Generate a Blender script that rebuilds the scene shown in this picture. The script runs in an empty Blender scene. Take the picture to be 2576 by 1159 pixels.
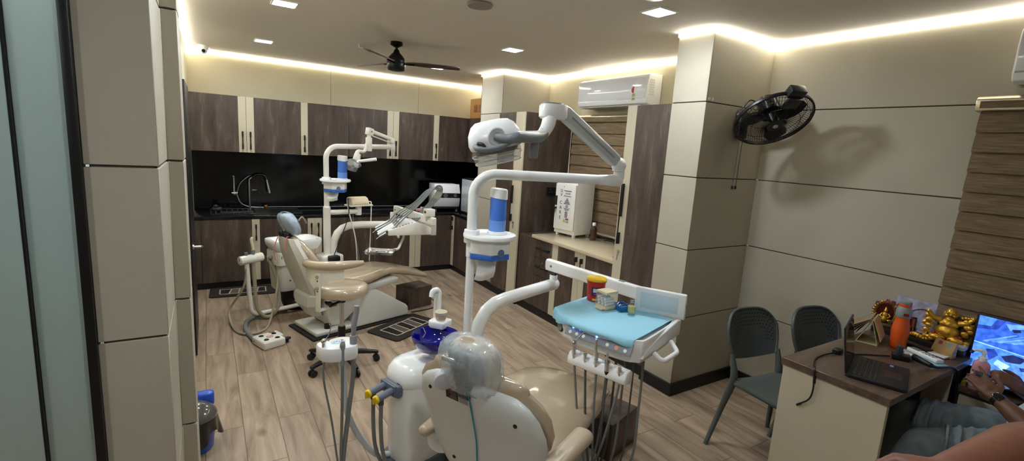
import bpy, bmesh, math, random
from mathutils import Matrix, Vector
from math import sin, cos, pi, radians
S = bpy.context.scene
COL = S.collection
# ---------------------------------------------------------------- camera
# room axes: +x towards the wall with the windows, +y towards the wall of cabinets, camera 1.82 m up at the origin
CR = ((0.848, -0.526, 0.063), (-0.036, -0.175, -0.984), (0.529, 0.832, -0.167))
cam_d = bpy.data.cameras.new('camera'); cam = bpy.data.objects.new('camera', cam_d); COL.objects.link(cam)
_yaw, _pitch, _roll = -0.566, 0.1681, 0.0639
def _rx(a): return Matrix(((1,0,0),(0,cos(a),-sin(a)),(0,sin(a),cos(a))))
def _ry(a): return Matrix(((cos(a),0,sin(a)),(0,1,0),(-sin(a),0,cos(a))))
def _rz(a): return Matrix(((cos(a),-sin(a),0),(sin(a),cos(a),0),(0,0,1)))
_R = _rz(_roll) @ _rx(_pitch) @ _ry(_yaw) @ Matrix(((1,0,0),(0,0,-1),(0,1,0)))
_m = Matrix((_R[0], -_R[1], -_R[2])).transposed().to_4x4()
_m.translation = (0, 0, 1.82)
cam.matrix_world = _m
cam_d.sensor_width = 36; cam_d.lens = 1214.54/2576*36; cam_d.clip_start = 0.05; cam_d.clip_end = 60
S.camera = cam
# ---------------------------------------------------------------- world, exposure
w = bpy.data.worlds.new('world'); S.world = w; w.use_nodes = True
w.node_tree.nodes['Background'].inputs[0].default_value = (0.9, 0.93, 1.0, 1)
w.node_tree.nodes['Background'].inputs[1].default_value = 0.05
S.view_settings.view_transform = 'Standard'; S.view_settings.look = 'None'
S.view_settings.exposure = 2.2; S.view_settings.gamma = 1.0; S.view_settings.use_curve_mapping = False
S.cycles.use_denoising = True
S.cycles.use_adaptive_sampling = True; S.cycles.adaptive_threshold = 0.03
S.cycles.max_bounces = 7; S.cycles.diffuse_bounces = 4; S.cycles.transparent_max_bounces = 16
S.cycles.caustics_reflective = False; S.cycles.caustics_refractive = False
S.cycles.sample_clamp_indirect = 6
PANEL_W = 54.0      # strength of the square ceiling lights
STRIP_W = 3.5      # strength of the LED strips
# ---------------------------------------------------------------- materials
def lin(c):
    return tuple(((v/255)/12.92 if v/255 <= 0.04045 else ((v/255+0.055)/1.055)**2.4) for v in c)
MATS = {}
def mat(name, rgb, rough=0.5, metal=0.0, coat=0.0, trans=0.0, ior=1.45, emit=None, estr=0.0, alpha=1.0, noise=None, bump=None, spec=0.5, coatr=0.05):
    """plain material; noise=(scale, amount) mottles the colour, bump=(scale, strength) roughens the surface"""
    if name in MATS: return MATS[name]
    m = bpy.data.materials.new(name); m.use_nodes = True; MATS[name] = m
    nt = m.node_tree; b = nt.nodes['Principled BSDF']
    c = lin(rgb) + (1,)
    b.inputs['Base Color'].default_value = c
    b.inputs['Roughness'].default_value = rough; b.inputs['Metallic'].default_value = metal
    b.inputs['Coat Weight'].default_value = coat; b.inputs['Coat Roughness'].default_value = coatr
    b.inputs['Transmission Weight'].default_value = trans; b.inputs['IOR'].default_value = ior
    b.inputs['Specular IOR Level'].default_value = spec
    b.inputs['Alpha'].default_value = alpha
    if emit: b.inputs['Emission Color'].default_value = lin(emit)+(1,); b.inputs['Emission Strength'].default_value = estr
    if noise or bump:
        tc = nt.nodes.new('ShaderNodeTexCoord')
    if noise:
        n = nt.nodes.new('ShaderNodeTexNoise'); n.inputs['Scale'].default_value = noise[0]; n.inputs['Detail'].default_value = 4
        nt.links.new(tc.outputs['Object'], n.inputs['Vector'])
        r = nt.nodes.new('ShaderNodeValToRGB')
        r.color_ramp.elements[0].position = 0.3; r.color_ramp.elements[1].position = 0.7
        a = noise[1]
        r.color_ramp.elements[0].color = tuple(v*(1-a) for v in c[:3])+(1,); r.color_ramp.elements[1].color = tuple(min(1, v*(1+a)) for v in c[:3])+(1,)
        nt.links.new(n.outputs['Fac'], r.inputs['Fac']); nt.links.new(r.outputs['Color'], b.inputs['Base Color'])
    if bump:
        n2 = nt.nodes.new('ShaderNodeTexNoise'); n2.inputs['Scale'].default_value = bump[0]; n2.inputs['Detail'].default_value = 3
        nt.links.new(tc.outputs['Object'], n2.inputs['Vector'])
        bp = nt.nodes.new('ShaderNodeBump'); bp.inputs['Strength'].default_value = bump[1]; bp.inputs['Distance'].default_value = 0.01
        nt.links.new(n2.outputs['Fac'], bp.inputs['Height']); nt.links.new(bp.outputs['Normal'], b.inputs['Normal'])
    return m
def streaks(name, dark, mid, light, scale, rough, coat=0.0, fine=None, pos=(0.3, 0.55, 0.75)):
    """wood-like laminate: noise stretched along one axis (scale per axis)"""
    if name in MATS: return MATS[name]
    m = bpy.data.materials.new(name); m.use_nodes = True; MATS[name] = m
    nt = m.node_tree; b = nt.nodes['Principled BSDF']
    tc = nt.nodes.new('ShaderNodeTexCoord'); mp = nt.nodes.new('ShaderNodeMapping'); mp.inputs['Scale'].default_value = scale
    geo = nt.nodes.new('ShaderNodeNewGeometry')
    nt.links.new(geo.outputs['Position'], mp.inputs['Vector'])
    n = nt.nodes.new('ShaderNodeTexNoise'); n.inputs['Scale'].default_value = 1; n.inputs['Detail'].default_value = 8; n.inputs['Roughness'].default_value = 0.68; n.inputs['Distortion'].default_value = 0.5
    nt.links.new(mp.outputs[0], n.inputs['Vector'])
    r = nt.nodes.new('ShaderNodeValToRGB'); e = r.color_ramp.elements
    e[0].position = pos[0]; e[0].color = lin(dark)+(1,); e[1].position = pos[2]; e[1].color = lin(light)+(1,)
    k = e.new(pos[1]); k.color = lin(mid)+(1,)
    nt.links.new(n.outputs['Fac'], r.inputs['Fac']); nt.links.new(r.outputs['Color'], b.inputs['Base Color'])
    b.inputs['Roughness'].default_value = rough; b.inputs['Coat Weight'].default_value = coat
    return m
def floor_mat():
    m = bpy.data.materials.new('wood_plank_floor'); m.use_nodes = True
    nt = m.node_tree; b = nt.nodes['Principled BSDF']; L = nt.links.new
    geo = nt.nodes.new('ShaderNodeNewGeometry')
    sw = nt.nodes.new('ShaderNodeMapping'); sw.inputs['Rotation'].default_value = (0, 0, pi/2); sw.inputs['Location'].default_value = (0.35, 0.07, 0)
    L(geo.outputs['Position'], sw.inputs['Vector'])
    br = nt.nodes.new('ShaderNodeTexBrick'); br.offset = 0.37; br.offset_frequency = 2
    br.inputs['Scale'].default_value = 1; br.inputs['Mortar Size'].default_value = 0.0022; br.inputs['Mortar Smooth'].default_value = 0.1
    br.inputs['Brick Width'].default_value = 1.2; br.inputs['Row Height'].default_value = 0.2
    br.inputs['Color1'].default_value = (0.25, 0.25, 0.25, 1); br.inputs['Color2'].default_value = (0.75, 0.75, 0.75, 1)
    L(sw.outputs[0], br.inputs['Vector'])
    # grain: noise stretched along the planks, shifted from plank to plank
    sc = nt.nodes.new('ShaderNodeVectorMath'); sc.operation = 'MULTIPLY'; sc.inputs[1].default_value = (14, 1.6, 1)
    L(geo.outputs['Position'], sc.inputs[0])
    ad = nt.nodes.new('ShaderNodeVectorMath'); ad.operation = 'MULTIPLY_ADD'; ad.inputs[1].default_value = (9, 9, 9)
    L(br.outputs['Color'], ad.inputs[0]); L(sc.outputs[0], ad.inputs[2])
    n = nt.nodes.new('ShaderNodeTexNoise'); n.inputs['Scale'].default_value = 1; n.inputs['Detail'].default_value = 7; n.inputs['Roughness'].default_value = 0.6; n.inputs['Distortion'].default_value = 0.6
    L(ad.outputs[0], n.inputs['Vector'])
    r = nt.nodes.new('ShaderNodeValToRGB'); e = r.color_ramp.elements
    e[0].position = 0.28; e[0].color = lin((117, 99, 83))+(1,); e[1].position = 0.72; e[1].color = lin((187, 166, 143))+(1,)
    k = e.new(0.5); k.color = lin((162, 141, 119))+(1,)
    L(n.outputs['Fac'], r.inputs['Fac'])
    # knots: sparse dark spots
    vs = nt.nodes.new('ShaderNodeVectorMath'); vs.operation = 'MULTIPLY'; vs.inputs[1].default_value = (3.4, 1.9, 1)
    L(geo.outputs['Position'], vs.inputs[0])
    vo = nt.nodes.new('ShaderNodeTexVoronoi'); vo.inputs['Scale'].default_value = 1; L(vs.outputs[0], vo.inputs['Vector'])
    kr = nt.nodes.new('ShaderNodeValToRGB'); kr.color_ramp.elements[0].position = 0.02; kr.color_ramp.elements[0].color = (0.45, 0.4, 0.38, 1); kr.color_ramp.elements[1].position = 0.13; kr.color_ramp.elements[1].color = (1, 1, 1, 1)
    L(vo.outputs['Distance'], kr.inputs['Fac'])
    mx = nt.nodes.new('ShaderNodeMix'); mx.data_type = 'RGBA'; mx.blend_type = 'MULTIPLY'; mx.inputs['Factor'].default_value = 1
    L(r.outputs['Color'], mx.inputs['A']); L(kr.outputs['Color'], mx.inputs['B'])
    # plank to plank tone
    tr = nt.nodes.new('ShaderNodeValToRGB'); tr.color_ramp.elements[0].color = (0.86, 0.86, 0.87, 1); tr.color_ramp.elements[1].color = (1.06, 1.05, 1.03, 1)
    L(br.outputs['Color'], tr.inputs['Fac'])
    m2 = nt.nodes.new('ShaderNodeMix'); m2.data_type = 'RGBA'; m2.blend_type = 'MULTIPLY'; m2.inputs['Factor'].default_value = 1
    L(mx.outputs['Result'], m2.inputs['A']); L(tr.outputs['Color'], m2.inputs['B'])
    m3 = nt.nodes.new('ShaderNodeMix'); m3.data_type = 'RGBA'
    L(br.outputs['Fac'], m3.inputs['Factor']); L(m2.outputs['Result'], m3.inputs['A']); m3.inputs['B'].default_value = lin((96, 78, 62))+(1,)
    L(m3.outputs['Result'], b.inputs['Base Color'])
    b.inputs['Roughness'].default_value = 0.42; b.inputs['Specular IOR Level'].default_value = 0.45
    return m
# palette
M_TILE = mat('beige_wall_panel', (178, 171, 153), 0.55, noise=(3.0, 0.04))
M_JOINT = mat('panel_joint', (74, 66, 56), 0.8)
M_CEIL = mat('ceiling_paint', (226, 220, 212), 0.75)
M_WOOD = streaks('dark_wood_laminate', (52, 43, 37), (82, 69, 60), (122, 104, 92), (11, 11, 2.0), 0.38)
M_CREAM = mat('cream_laminate', (198, 188, 163), 0.4)
M_BLACK = mat('black_plastic', (18, 18, 19), 0.38)
M_BLACKM = mat('black_metal', (22, 22, 23), 0.35, metal=0.6)
M_GLOSSK = mat('black_glass_panel', (7, 8, 9), 0.12)
M_GRAN = mat('black_granite', (12, 13, 14), 0.16, noise=(260, 0.5))
M_SKIRT = mat('black_skirting', (20, 20, 21), 0.45)
M_WHITE = mat('white_plastic', (240, 241, 240), 0.28, coat=0.3)
M_WHITEM = mat('white_enamel', (238, 240, 238), 0.22, coat=0.4)
M_IVORY = mat('ivory_enamel', (230, 227, 216), 0.3, coat=0.3, noise=(9, 0.04))
M_IVORYS = mat('ivory_shell', (214, 213, 204), 0.42, noise=(6, 0.06))
M_CHROME = mat('chrome', (205, 207, 210), 0.14, metal=1.0)
M_STEEL = mat('brushed_steel', (170, 171, 172), 0.28, metal=1.0)
M_GREY = mat('grey_plastic', (120, 126, 130), 0.42)
M_DGREY = mat('dark_grey_plastic', (70, 74, 78), 0.45)
M_HOSE = mat('grey_hose', (122, 124, 124), 0.5)
M_HOSEB = mat('beige_hose', (158, 148, 126), 0.5)
M_BLUE = mat('blue_plastic', (62, 112, 205), 0.3)
M_PAPER = mat('white_paper', (236, 235, 230), 0.9)
# ---------------------------------------------------------------- mesh helpers
I4 = Matrix.Identity(4)
def T(x, y, z): return Matrix.Translation((x, y, z))
def RZ(a): return Matrix.Rotation(a, 4, 'Z')
def RX(a): return Matrix.Rotation(a, 4, 'X')
def RY(a): return Matrix.Rotation(a, 4, 'Y')
def V(*a): return Vector(a)
def spline(pts, n=8, closed=False):
    """Catmull-Rom through the points"""
    P = [Vector(p) for p in pts]; out = []
    N = len(P); R = N if closed else N-1
    for i in range(R):
        a = P[i-1] if (i > 0 or closed) else P[0]*2-P[1]
        b = P[i]; c = P[(i+1) % N]
        d = P[(i+2) % N] if (i+2 < N or closed) else P[-1]*2-P[-2]
        for k in range(n):
            t = k/n
            out.append(0.5*((2*b)+(c-a)*t+(2*a-5*b+4*c-d)*t*t+(3*b-a-3*c+d)*t**3))
    if not closed: out.append(P[-1])
    return out
def fillet(pts, r, n=6):
    """polyline with rounded corners"""
    P = [Vector(p) for p in pts]; out = [P[0]]
    for i in range(1, len(P)-1):
        a, b, c = P[i-1], P[i], P[i+1]
        u = (a-b).normalized(); v = (c-b).normalized()
        ang = u.angle(v); 
        if ang > 3.1: out.append(b); continue
        rr = min(r, 0.49*min((a-b).length, (c-b).length)*math.tan(ang/2))
        d = rr/math.tan(ang/2); cen = b+(u+v).normalized()*(rr/sin(ang/2))
        s = (b+u*d)-cen; e = (b+v*d)-cen; tot = s.angle(e); ax = s.cross(e)
        if ax.length < 1e-12: out.append(b); continue
        ax.normalize()
        for k in range(n+1): out.append(cen+Matrix.Rotation(tot*k/n, 3, ax) @ s)
    out.append(P[-1]); return out
class G:
    """collects primitives into one mesh"""
    def __init__(s): s.bm = bmesh.new(); s.mi = 0
    def m(s, i): s.mi = i; return s
    def _add(s, tb, M=None, bev=0, seg=2, ang=30):
        if bev > 0:
            tb.normal_update()
            es = [e for e in tb.edges if len(e.link_faces) == 2 and e.calc_face_angle(0) > radians(ang)]
            if es: bmesh.ops.bevel(tb, geom=es, offset=bev, offset_type='OFFSET', segments=seg, profile=0.5, affect='EDGES', clamp_overlap=True)
        if M is not None: tb.transform(M)
        mp = {v: s.bm.verts.new(v.co) for v in tb.verts}
        for f in tb.faces:
            try: nf = s.bm.faces.new([mp[v] for v in f.verts]); nf.material_index = s.mi
            except ValueError: pass
        tb.free(); return s
    def box(s, x0, x1, y0, y1, z0, z1, bev=0.0, seg=2, M=None):
        tb = bmesh.new(); bmesh.ops.create_cube(tb, size=1)
        for v in tb.verts: v.co = V(x0+(v.co.x+.5)*(x1-x0), y0+(v.co.y+.5)*(y1-y0), z0+(v.co.z+.5)*(z1-z0))
        return s._add(tb, M, bev, seg)
    def prism(s, poly, h0, h1, M=None, bev=0.0, seg=2, ang=30):
        """polygon in xy (counter-clockwise) extruded from z=h0 to h1"""
        tb = bmesh.new(); a = [tb.verts.new((p[0], p[1], h0)) for p in poly]; b = [tb.verts.new((p[0], p[1], h1)) for p in poly]
        tb.faces.new(a[::-1]); tb.faces.new(b); n = len(poly)
        for i in range(n): tb.faces.new((a[i], a[(i+1) % n], b[(i+1) % n], b[i]))
        bmesh.ops.recalc_face_normals(tb, faces=tb.faces)
        return s._add(tb, M, bev, seg, ang)
    def loft(s, rings, cap=True, closed=True, M=None):
        tb = bmesh.new(); R = [[tb.verts.new(p) for p in r] for r in rings]; n = len(R[0])
        for i in range(len(R)-1):
            for j in range(n if closed else n-1):
                k = (j+1) % n
                tb.faces.new((R[i][j], R[i][k], R[i+1][k], R[i+1][j]))
        if cap and closed: tb.faces.new(R[0][::-1]); tb.faces.new(R[-1])
        bmesh.ops.recalc_face_normals(tb, faces=tb.faces)
        return s._add(tb, M)
    def tube(s, pts, r, n=12, cap=True, flat=1.0, up=None):
        """circle (or ellipse: flat) swept along a polyline; r a number or a list"""
        P = [Vector(p) for p in pts]; N = len(P); rr = r if isinstance(r, (list, tuple)) else [r]*N
        if len(rr) != N: rr = [rr[min(len(rr)-1, int(i/(N-1)*(len(rr)-1)))]*(1-((i/(N-1)*(len(rr)-1)) % 1))+rr[min(len(rr)-1, int(i/(N-1)*(len(rr)-1))+1)]*((i/(N-1)*(len(rr)-1)) % 1) for i in range(N)]
        rings = []; nrm = None
        for i in range(N):
            t = (P[min(i+1, N-1)]-P[max(i-1, 0)]); t = t.normalized() if t.length > 1e-9 else V(0, 0, 1)
            if nrm is None:
                a = Vector(up) if up else (V(0, 0, 1) if abs(t.z) < 0.9 else V(1, 0, 0))
                nrm = (a-t*a.dot(t)).normalized()
            else: nrm = (nrm-t*nrm.dot(t)).normalized()
            b = t.cross(nrm)
            rings.append([P[i]+nrm*(cos(2*pi*k/n)*rr[i]*flat)+b*(sin(2*pi*k/n)*rr[i]) for k in range(n)])
        return s.loft(rings, cap)
    def cyl(s, a, b, r, r2=None, n=24, bev=0.0, cap=True):
        a = Vector(a); b = Vector(b); d = b-a
        q = V(0, 0, 1).rotation_difference(d.normalized()).to_matrix().to_4x4(); q.translation = a
        r2 = r if r2 is None else r2; h = d.length
        pr = [(r, 0), (r2, h)] if not bev else [(r-bev, 0), (r-bev*.3, bev*.3), (r, bev), (r2, h-bev), (r2-bev*.3, h-bev*.3), (r2-bev, h)]
        return s.lathe(pr, M=q, n=n, cap=cap)
    def lathe(s, prof, M=None, n=28, cap=True):
        rings = [[V(p[0]*cos(2*pi*k/n), p[0]*sin(2*pi*k/n), p[1]) for k in range(n)] for p in prof]
        return s.loft(rings, cap, True, M)
    def ball(s, c, r, n=16, M=None):
        r = r if isinstance(r, (tuple, list)) else (r, r, r)
        tb = bmesh.new(); bmesh.ops.create_uvsphere(tb, u_segments=n, v_segments=max(6, n*2//3), radius=1)
        for v in tb.verts: v.co = V(v.co.x*r[0], v.co.y*r[1], v.co.z*r[2])
        MM = T(*c) if M is None else (M @ T(*c))
        return s._add(tb, MM)
    def quad(s, a, b, c, d):
        f = s.bm.faces.new([s.bm.verts.new(p) for p in (a, b, c, d)]); f.material_index = s.mi; return s
    def grid(s, fn, nu, nv, thick=0.0, M=None):
        """sheet fn(u,v)->point; thick gives it a back"""
        tb = bmesh.new(); P = [[tb.verts.new(fn(i/nu, j/nv)) for j in range(nv+1)] for i in range(nu+1)]
        for i in range(nu):
            for j in range(nv): tb.faces.new((P[i][j], P[i+1][j], P[i+1][j+1], P[i][j+1]))
        tb.normal_update()
        if thick: bmesh.ops.solidify(tb, geom=tb.faces[:], thickness=thick)
        return s._add(tb, M)
def sup(rx, ry, n=24, p=2.6, z=0.0, cx=0.0, cy=0.0):
    """superellipse ring in xy"""
    out = []
    for k in range(n):
        a = 2*pi*k/n; c, d = cos(a), sin(a)
        out.append(V(cx+rx*math.copysign(abs(c)**(2/p), c), cy+ry*math.copysign(abs(d)**(2/p), d), z))
    return out
WM = {}
FR = [I4]           # frame in which the points of the next objects are given
def setF(M=I4): FR[0] = M
def obj(name, g, mats, parent=None, ang=40, kind=None, label=None, cat=None, group=None, sub=0, flat=False):
    bm = g.bm
    if FR[0] != I4: bm.transform(FR[0])
    bmesh.ops.recalc_face_normals(bm, faces=bm.faces)
    o = None
    if parent is not None:
        bm.transform(WM[parent].inverted()); W = WM[parent].copy(); loc = None
    else:
        xs = [v.co for v in bm.verts]
        c = V((min(v.x for v in xs)+max(v.x for v in xs))/2, (min(v.y for v in xs)+max(v.y for v in xs))/2, min(v.z for v in xs))
        bm.transform(Matrix.Translation(-c)); W = Matrix.Translation(c); loc = c
    me = bpy.data.meshes.new(name); bm.to_mesh(me); bm.free()
    for mm in (mats if isinstance(mats, (list, tuple)) else [mats]): me.materials.append(mm)
    for p in me.polygons: p.use_smooth = not flat
    if not flat: me.set_sharp_from_angle(angle=radians(ang))
    o = bpy.data.objects.new(name, me); COL.objects.link(o)
    if parent is not None: o.parent = parent
    else: o.location = loc
    WM[o] = W
    if kind: o['kind'] = kind
    if label: o['label'] = label
    if cat: o['category'] = cat
    if group: o['group'] = group
    if sub:
        md = o.modifiers.new('smooth', 'SUBSURF'); md.levels = sub; md.render_levels = sub
    return o
def thing(name, label, cat, loc=(0, 0, 0), rz=0.0, group=None):
    o = bpy.data.objects.new(name, None); COL.objects.link(o)
    W = FR[0] @ T(*loc) @ RZ(rz)
    o.empty_display_size = 0.1; o.matrix_world = W; WM[o] = W
    o.location = W.translation; o.rotation_euler = W.to_euler()
    o['label'] = label; o['category'] = cat
    if group: o['group'] = group
    return o
def text(name, s, size, M, m, parent, ext=0.0008, align='CENTER', **kw):
    """flat lettering as a mesh; M carries the local xy plane of the writing"""
    cu = bpy.data.curves.new(name, 'FONT'); cu.body = s; cu.size = size; cu.extrude = ext; cu.align_x = align; cu.align_y = 'CENTER'; cu.resolution_u = 3
    ob = bpy.data.objects.new(name, cu); COL.objects.link(ob)
    dg = bpy.context.evaluated_depsgraph_get(); me = bpy.data.meshes.new_from_object(ob.evaluated_get(dg))
    COL.objects.unlink(ob); bpy.data.objects.remove(ob)
    g = G(); g.bm.from_mesh(me); g.bm.transform(M); bpy.data.meshes.remove(me)
    return obj(name, g, m, parent, flat=True, **kw)
# ================================================================ the room
XR, YB, ZC = 3.735, 7.02, 2.735     # right wall, back wall, ceiling
ZG = (0.0, 0.622, 1.157, 1.695, 2.232, ZC)   # joints of the wall panels
def wall_face(g, o, u, width, out, zs=ZG, xs=None, th=0.012, s0=0.0):
    """panels with open joints on a backing: o corner at floor level, u direction along the wall, out direction into the room"""
    o = Vector(o); u = Vector(u); out = Vector(out); M = Matrix((u, out, V(0, 0, 1))).transposed().to_4x4(); M.translation = o
    g.m(1).box(0.013, width-0.013, -0.03, -0.006, zs[0], zs[-1], M=M)
    xs = xs or [0, width]
    g.m(0)
    for i in range(len(xs)-1):
        for k in range(len(zs)-1):
            a = s0 if i == 0 else 0.0025; b = 0 if i == len(xs)-2 else 0.0025
            g.box(xs[i]+a, xs[i+1]-b, -th, 0, zs[k]+(0 if k == 0 else 0.0035), zs[k+1]-(0 if k == len(zs)-2 else 0.0035), 0.0018, 1, M=M)
    return g
WALLM = [M_TILE, M_JOINT]
M_WALLC = mat('cream_wall_panel', (206, 197, 168), 0.5, noise=(3.0, 0.03)); WALLC = [M_WALLC, mat('cream_joint', (150, 138, 112), 0.7)]
g = G(); g.box(-2.2, 5.6, -2.2, 7.3, -0.1, 0); obj('floor', g, floor_mat(), kind='structure')
g = G(); g.box(-2.2, 4.2, -2.2, 7.3, ZC, ZC+0.08); obj('ceiling', g, M_CEIL, kind='structure')
# back wall: tall panels above the cupboards
g = G(); wall_face(g, (XR, YB, 0), (-1, 0, 0), XR+0.17, (0, -1, 0), zs=(0, 1.57, ZC), xs=[0, 1.06, 2.30, 3.905]); obj('wall_back', g, WALLC, kind='structure')
# right wall (windows), pillars standing out of it
g = G(); wall_face(g, (XR, 2.27, 0), (0, -1, 0), 1.28, (-1, 0, 0), zs=ZG[:-2]+(2.2285,)); wall_face(g, (XR, 2.27, 0), (0, -1, 0), 4.47, (-1, 0, 0), zs=(2.2355, ZC)); g.m(1).box(XR+0.008, XR+0.03, -2.19, 2.257, 2.18, 2.26); obj('wall_right', g, WALLM, kind='structure')
g = G(); wall_face(g, (XR, 0.99, 0), (0, -1, 0), 1.5, (-1, 0, 0), zs=(0, 0.9)); wall_face(g, (XR, 0.99, 0), (0, -1, 0), 1.5, (-1, 0, 0), zs=(2.2, 2.228)); wall_face(g, (XR, -0.51, 0), (0, -1, 0), 1.69, (-1, 0, 0), zs=ZG[:-2]+(2.2285,)); obj('wall_right.001', g, WALLM, kind='structure')
g = G(); wall_face(g, (XR, 5.2, 0), (0, -1, 0), 0.66, (-1, 0, 0)); wall_face(g, (XR, 4.54, 0), (0, -1, 0), 1.5, (-1, 0, 0), zs=(0, 0.93)); wall_face(g, (XR, 4.54, 0), (0, -1, 0), 1.5, (-1, 0, 0), zs=(2.2, ZC)); wall_face(g, (XR, 3.04, 0), (0, -1, 0), 0.5, (-1, 0, 0)); obj('wall_right.002', g, WALLC, kind='structure')
g = G(); wall_face(g, (XR, YB, 0), (0, -1, 0), YB-5.7, (-1, 0, 0), zs=(0, 1.57, ZC)); obj('wall_right.003', g, WALLC, kind='structure')
def pillar(name, x0, y0, y1, zt=ZC):
    g = G()
    wall_face(g, (x0, y1, 0), (0, -1, 0), y1-y0, (-1, 0, 0))
    wall_face(g, (x0, y0, 0), (1, 0, 0), XR-x0+0.02, (0, -1, 0), s0=0.0122)
    wall_face(g, (XR, y1, 0), (-1, 0, 0), XR-x0, (0, 1, 0))
    obj(name, g, WALLM, kind='structure')
pillar('pillar', 2.99, 2.27, 2.57)
pillar('pillar.001', 3.04, 5.19, 5.73)
g = G(); g.box(3.005, 3.03, 2.2675, 2.2695, 2.245, 2.262); g.box(3.05, 3.066, 2.2675, 2.2695, 2.243, 2.266)
obj('tape_remnant', g, mat('tape_white', (225, 222, 212), 0.7), label='two small white tape scraps on the pillar just above its top joint', cat='tape', kind='stuff')
# left side: end of the partition the camera looks past, and the wall behind it
g = G()
wall_face(g, (-0.303, 1.82, 0), (1, 0, 0), 0.1755, (0, -1, 0))
wall_face(g, (-0.1275, 1.82, 0), (0, 1, 0), 0.39, (1, 0, 0), s0=0.0122)
wall_face(g, (-0.1275, 2.21, 0), (1, 0, 0), 0.0505, (0, -1, 0))
wall_face(g, (-0.077, 2.21, 0), (0, 1, 0), 0.2, (1, 0, 0), s0=0.0122)
wall_face(g, (-0.077, 2.41, 0), (-1, 0, 0), 0.2, (0, 1, 0))
obj('wall_left', g, WALLM, kind='structure')
g = G(); wall_face(g, (-0.17, 2.42, 0), (0, 1, 0), YB-2.42, (1, 0, 0), zs=(0, 2.232, ZC)); obj('wall_left.001', g, WALLC, kind='structure')
g = G(); g.box(-2.2, 4.2, -2.25, -2.2, 0, ZC); obj('wall_front', g, M_TILE, kind='structure')
g = G(); g.box(-2.25, -2.2, -2.2, 1.9, 0, ZC); obj('wall_left.002', g, M_TILE, kind='structure')
# frosted glass door beside the partition
M_FROST = mat('frosted_glass', (200, 216, 211), 0.55, trans=0.55, coat=0.1)
g = G(); g.box(-0.327, -0.303, 1.80, 1.86, 0, ZC, 0.003); g.box(-0.4405, -0.4355, 1.804, 1.836, 0, ZC); obj('door_1', g, mat('black_frame', (16, 16, 17), 0.4), kind='structure')
g = G(); g.box(-0.435, -0.328, 1.822, 1.834, 0.02, ZC-0.03, 0.002); g.box(-1.2, -0.441, 1.806, 1.818, 0.02, ZC-0.03, 0.002); gl = obj('door_2', g, M_FROST, kind='structure')
g = G(); g.box(-2.2, -1.2, 1.80, 1.86, 0, ZC); g.box(-1.2, -0.33, 1.80, 1.86, ZC-0.03, ZC); obj('wall_left.003', g, M_TILE, kind='structure')
g = G(); g.box(-2.2, -0.22, 4.5, 4.55, 0, ZC); g.box(-2.25, -2.2, 1.9, 4.5, 0, ZC); obj('wall_left.004', g, mat('lobby_wall', (186, 200, 196), 0.7), kind='structure')
# side door in the left wall, seen edge on, with its chrome lever
g = G(); g.box(-0.168, -0.128, 4.42, 5.25, 0.01, 2.17, 0.003); d3 = obj('door_3', g, M_BLACK, kind='structure')
g = G(); g.cyl((-0.128, 4.50, 0.89), (-0.07, 4.50, 0.89), 0.010); g.tube(fillet([(-0.075, 4.495, 0.89), (-0.066, 4.52, 0.89), (-0.062, 4.62, 0.89)], 0.02), 0.009); g.cyl((-0.13, 4.50, 0.89), (-0.118, 4.50, 0.89), 0.024)
obj('door_handle', g, M_CHROME, d3, label='chrome lever handle')
# skirting
g = G()
for a in ((2.972, 2.99, 2.252, 2.575), (2.99, XR, 2.252, 2.27), (XR-0.018, XR, -2.2, 2.252)): g.box(a[0], a[1], a[2], a[3], 0, 0.098, 0.002, 1)
obj('baseboard_right', g, M_SKIRT, kind='structure')
g = G(); g.box(3.022, 3.04, 5.172, 5.732, 0, 0.098, 0.002, 1); obj('baseboard_right.001', g, M_SKIRT, kind='structure')
# daylight-less windows behind the blinds
M_NIGHT = mat('night_glass', (20, 22, 26), 0.08)
for i, (y0, y1, z0) in enumerate(((3.04, 4.54, 0.93), (-0.51, 0.99, 0.9))):
    g = G(); g.m(0)
    for k in (0, 1, 2):
        yy = y0+(y1-y0)*k/2; g.box(XR+0.05, XR+0.09, yy-0.02, yy+0.02, z0, 2.2, 0.003)
    g.box(XR+0.05, XR+0.09, y0, y1, z0, z0+0.04, 0.003); g.box(XR+0.05, XR+0.09, y0, y1, 2.16, 2.2, 0.003)
    wn = obj('window_%d' % (i+1), g, mat('window_frame_white', (225, 225, 222), 0.4), kind='structure')
    g = G(); g.box(XR+0.066, XR+0.072, y0, y1, z0, 2.2); obj('pane', g, M_NIGHT, wn)
# ---------------------------------------------------------------- LED strips at the ceiling
def led(name, a, b, label):
    """a to b at ceiling level; a slim diffuser giving light downwards and outwards"""
    a = Vector(a); b = Vector(b); d = (b-a).normalized()
    g = G(); L = (b-a).length; n = V(-d.y, d.x, 0)
    M = Matrix((d, n, V(0, 0, 1))).transposed().to_4x4(); M.translation = a
    g.box(0, L, 0, 0.016, -0.034, 0, 0.003, 1, M=M)
    return obj(name, g, M_LED, label=label, cat='light strip', group='ceiling LED strips')
M_LED = mat('led_diffuser', (255, 250, 235), 0.5, emit=(255, 249, 230), estr=STRIP_W)
led('led_strip', (XR, YB, ZC), (-0.17, YB, ZC), 'long LED strip above the back wall of cabinets')
led('led_strip', (-0.17, YB, ZC), (-0.17, 2.42, ZC), 'LED strip on the wall with the black side door, beside the dome camera')
led('led_strip', (XR, 5.73, ZC), (XR, YB, ZC), 'very short LED strip in the corner above the cardboard carton')
led('led_strip', (3.04, 5.19, ZC), (3.04, 5.73, ZC), 'short LED strip on the room side of the pillar beside the tall cabinet and carton')
led('led_strip', (XR, 5.19, ZC), (3.04, 5.19, ZC), 'LED strip on the pillar face above the tall cabinet')
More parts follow.
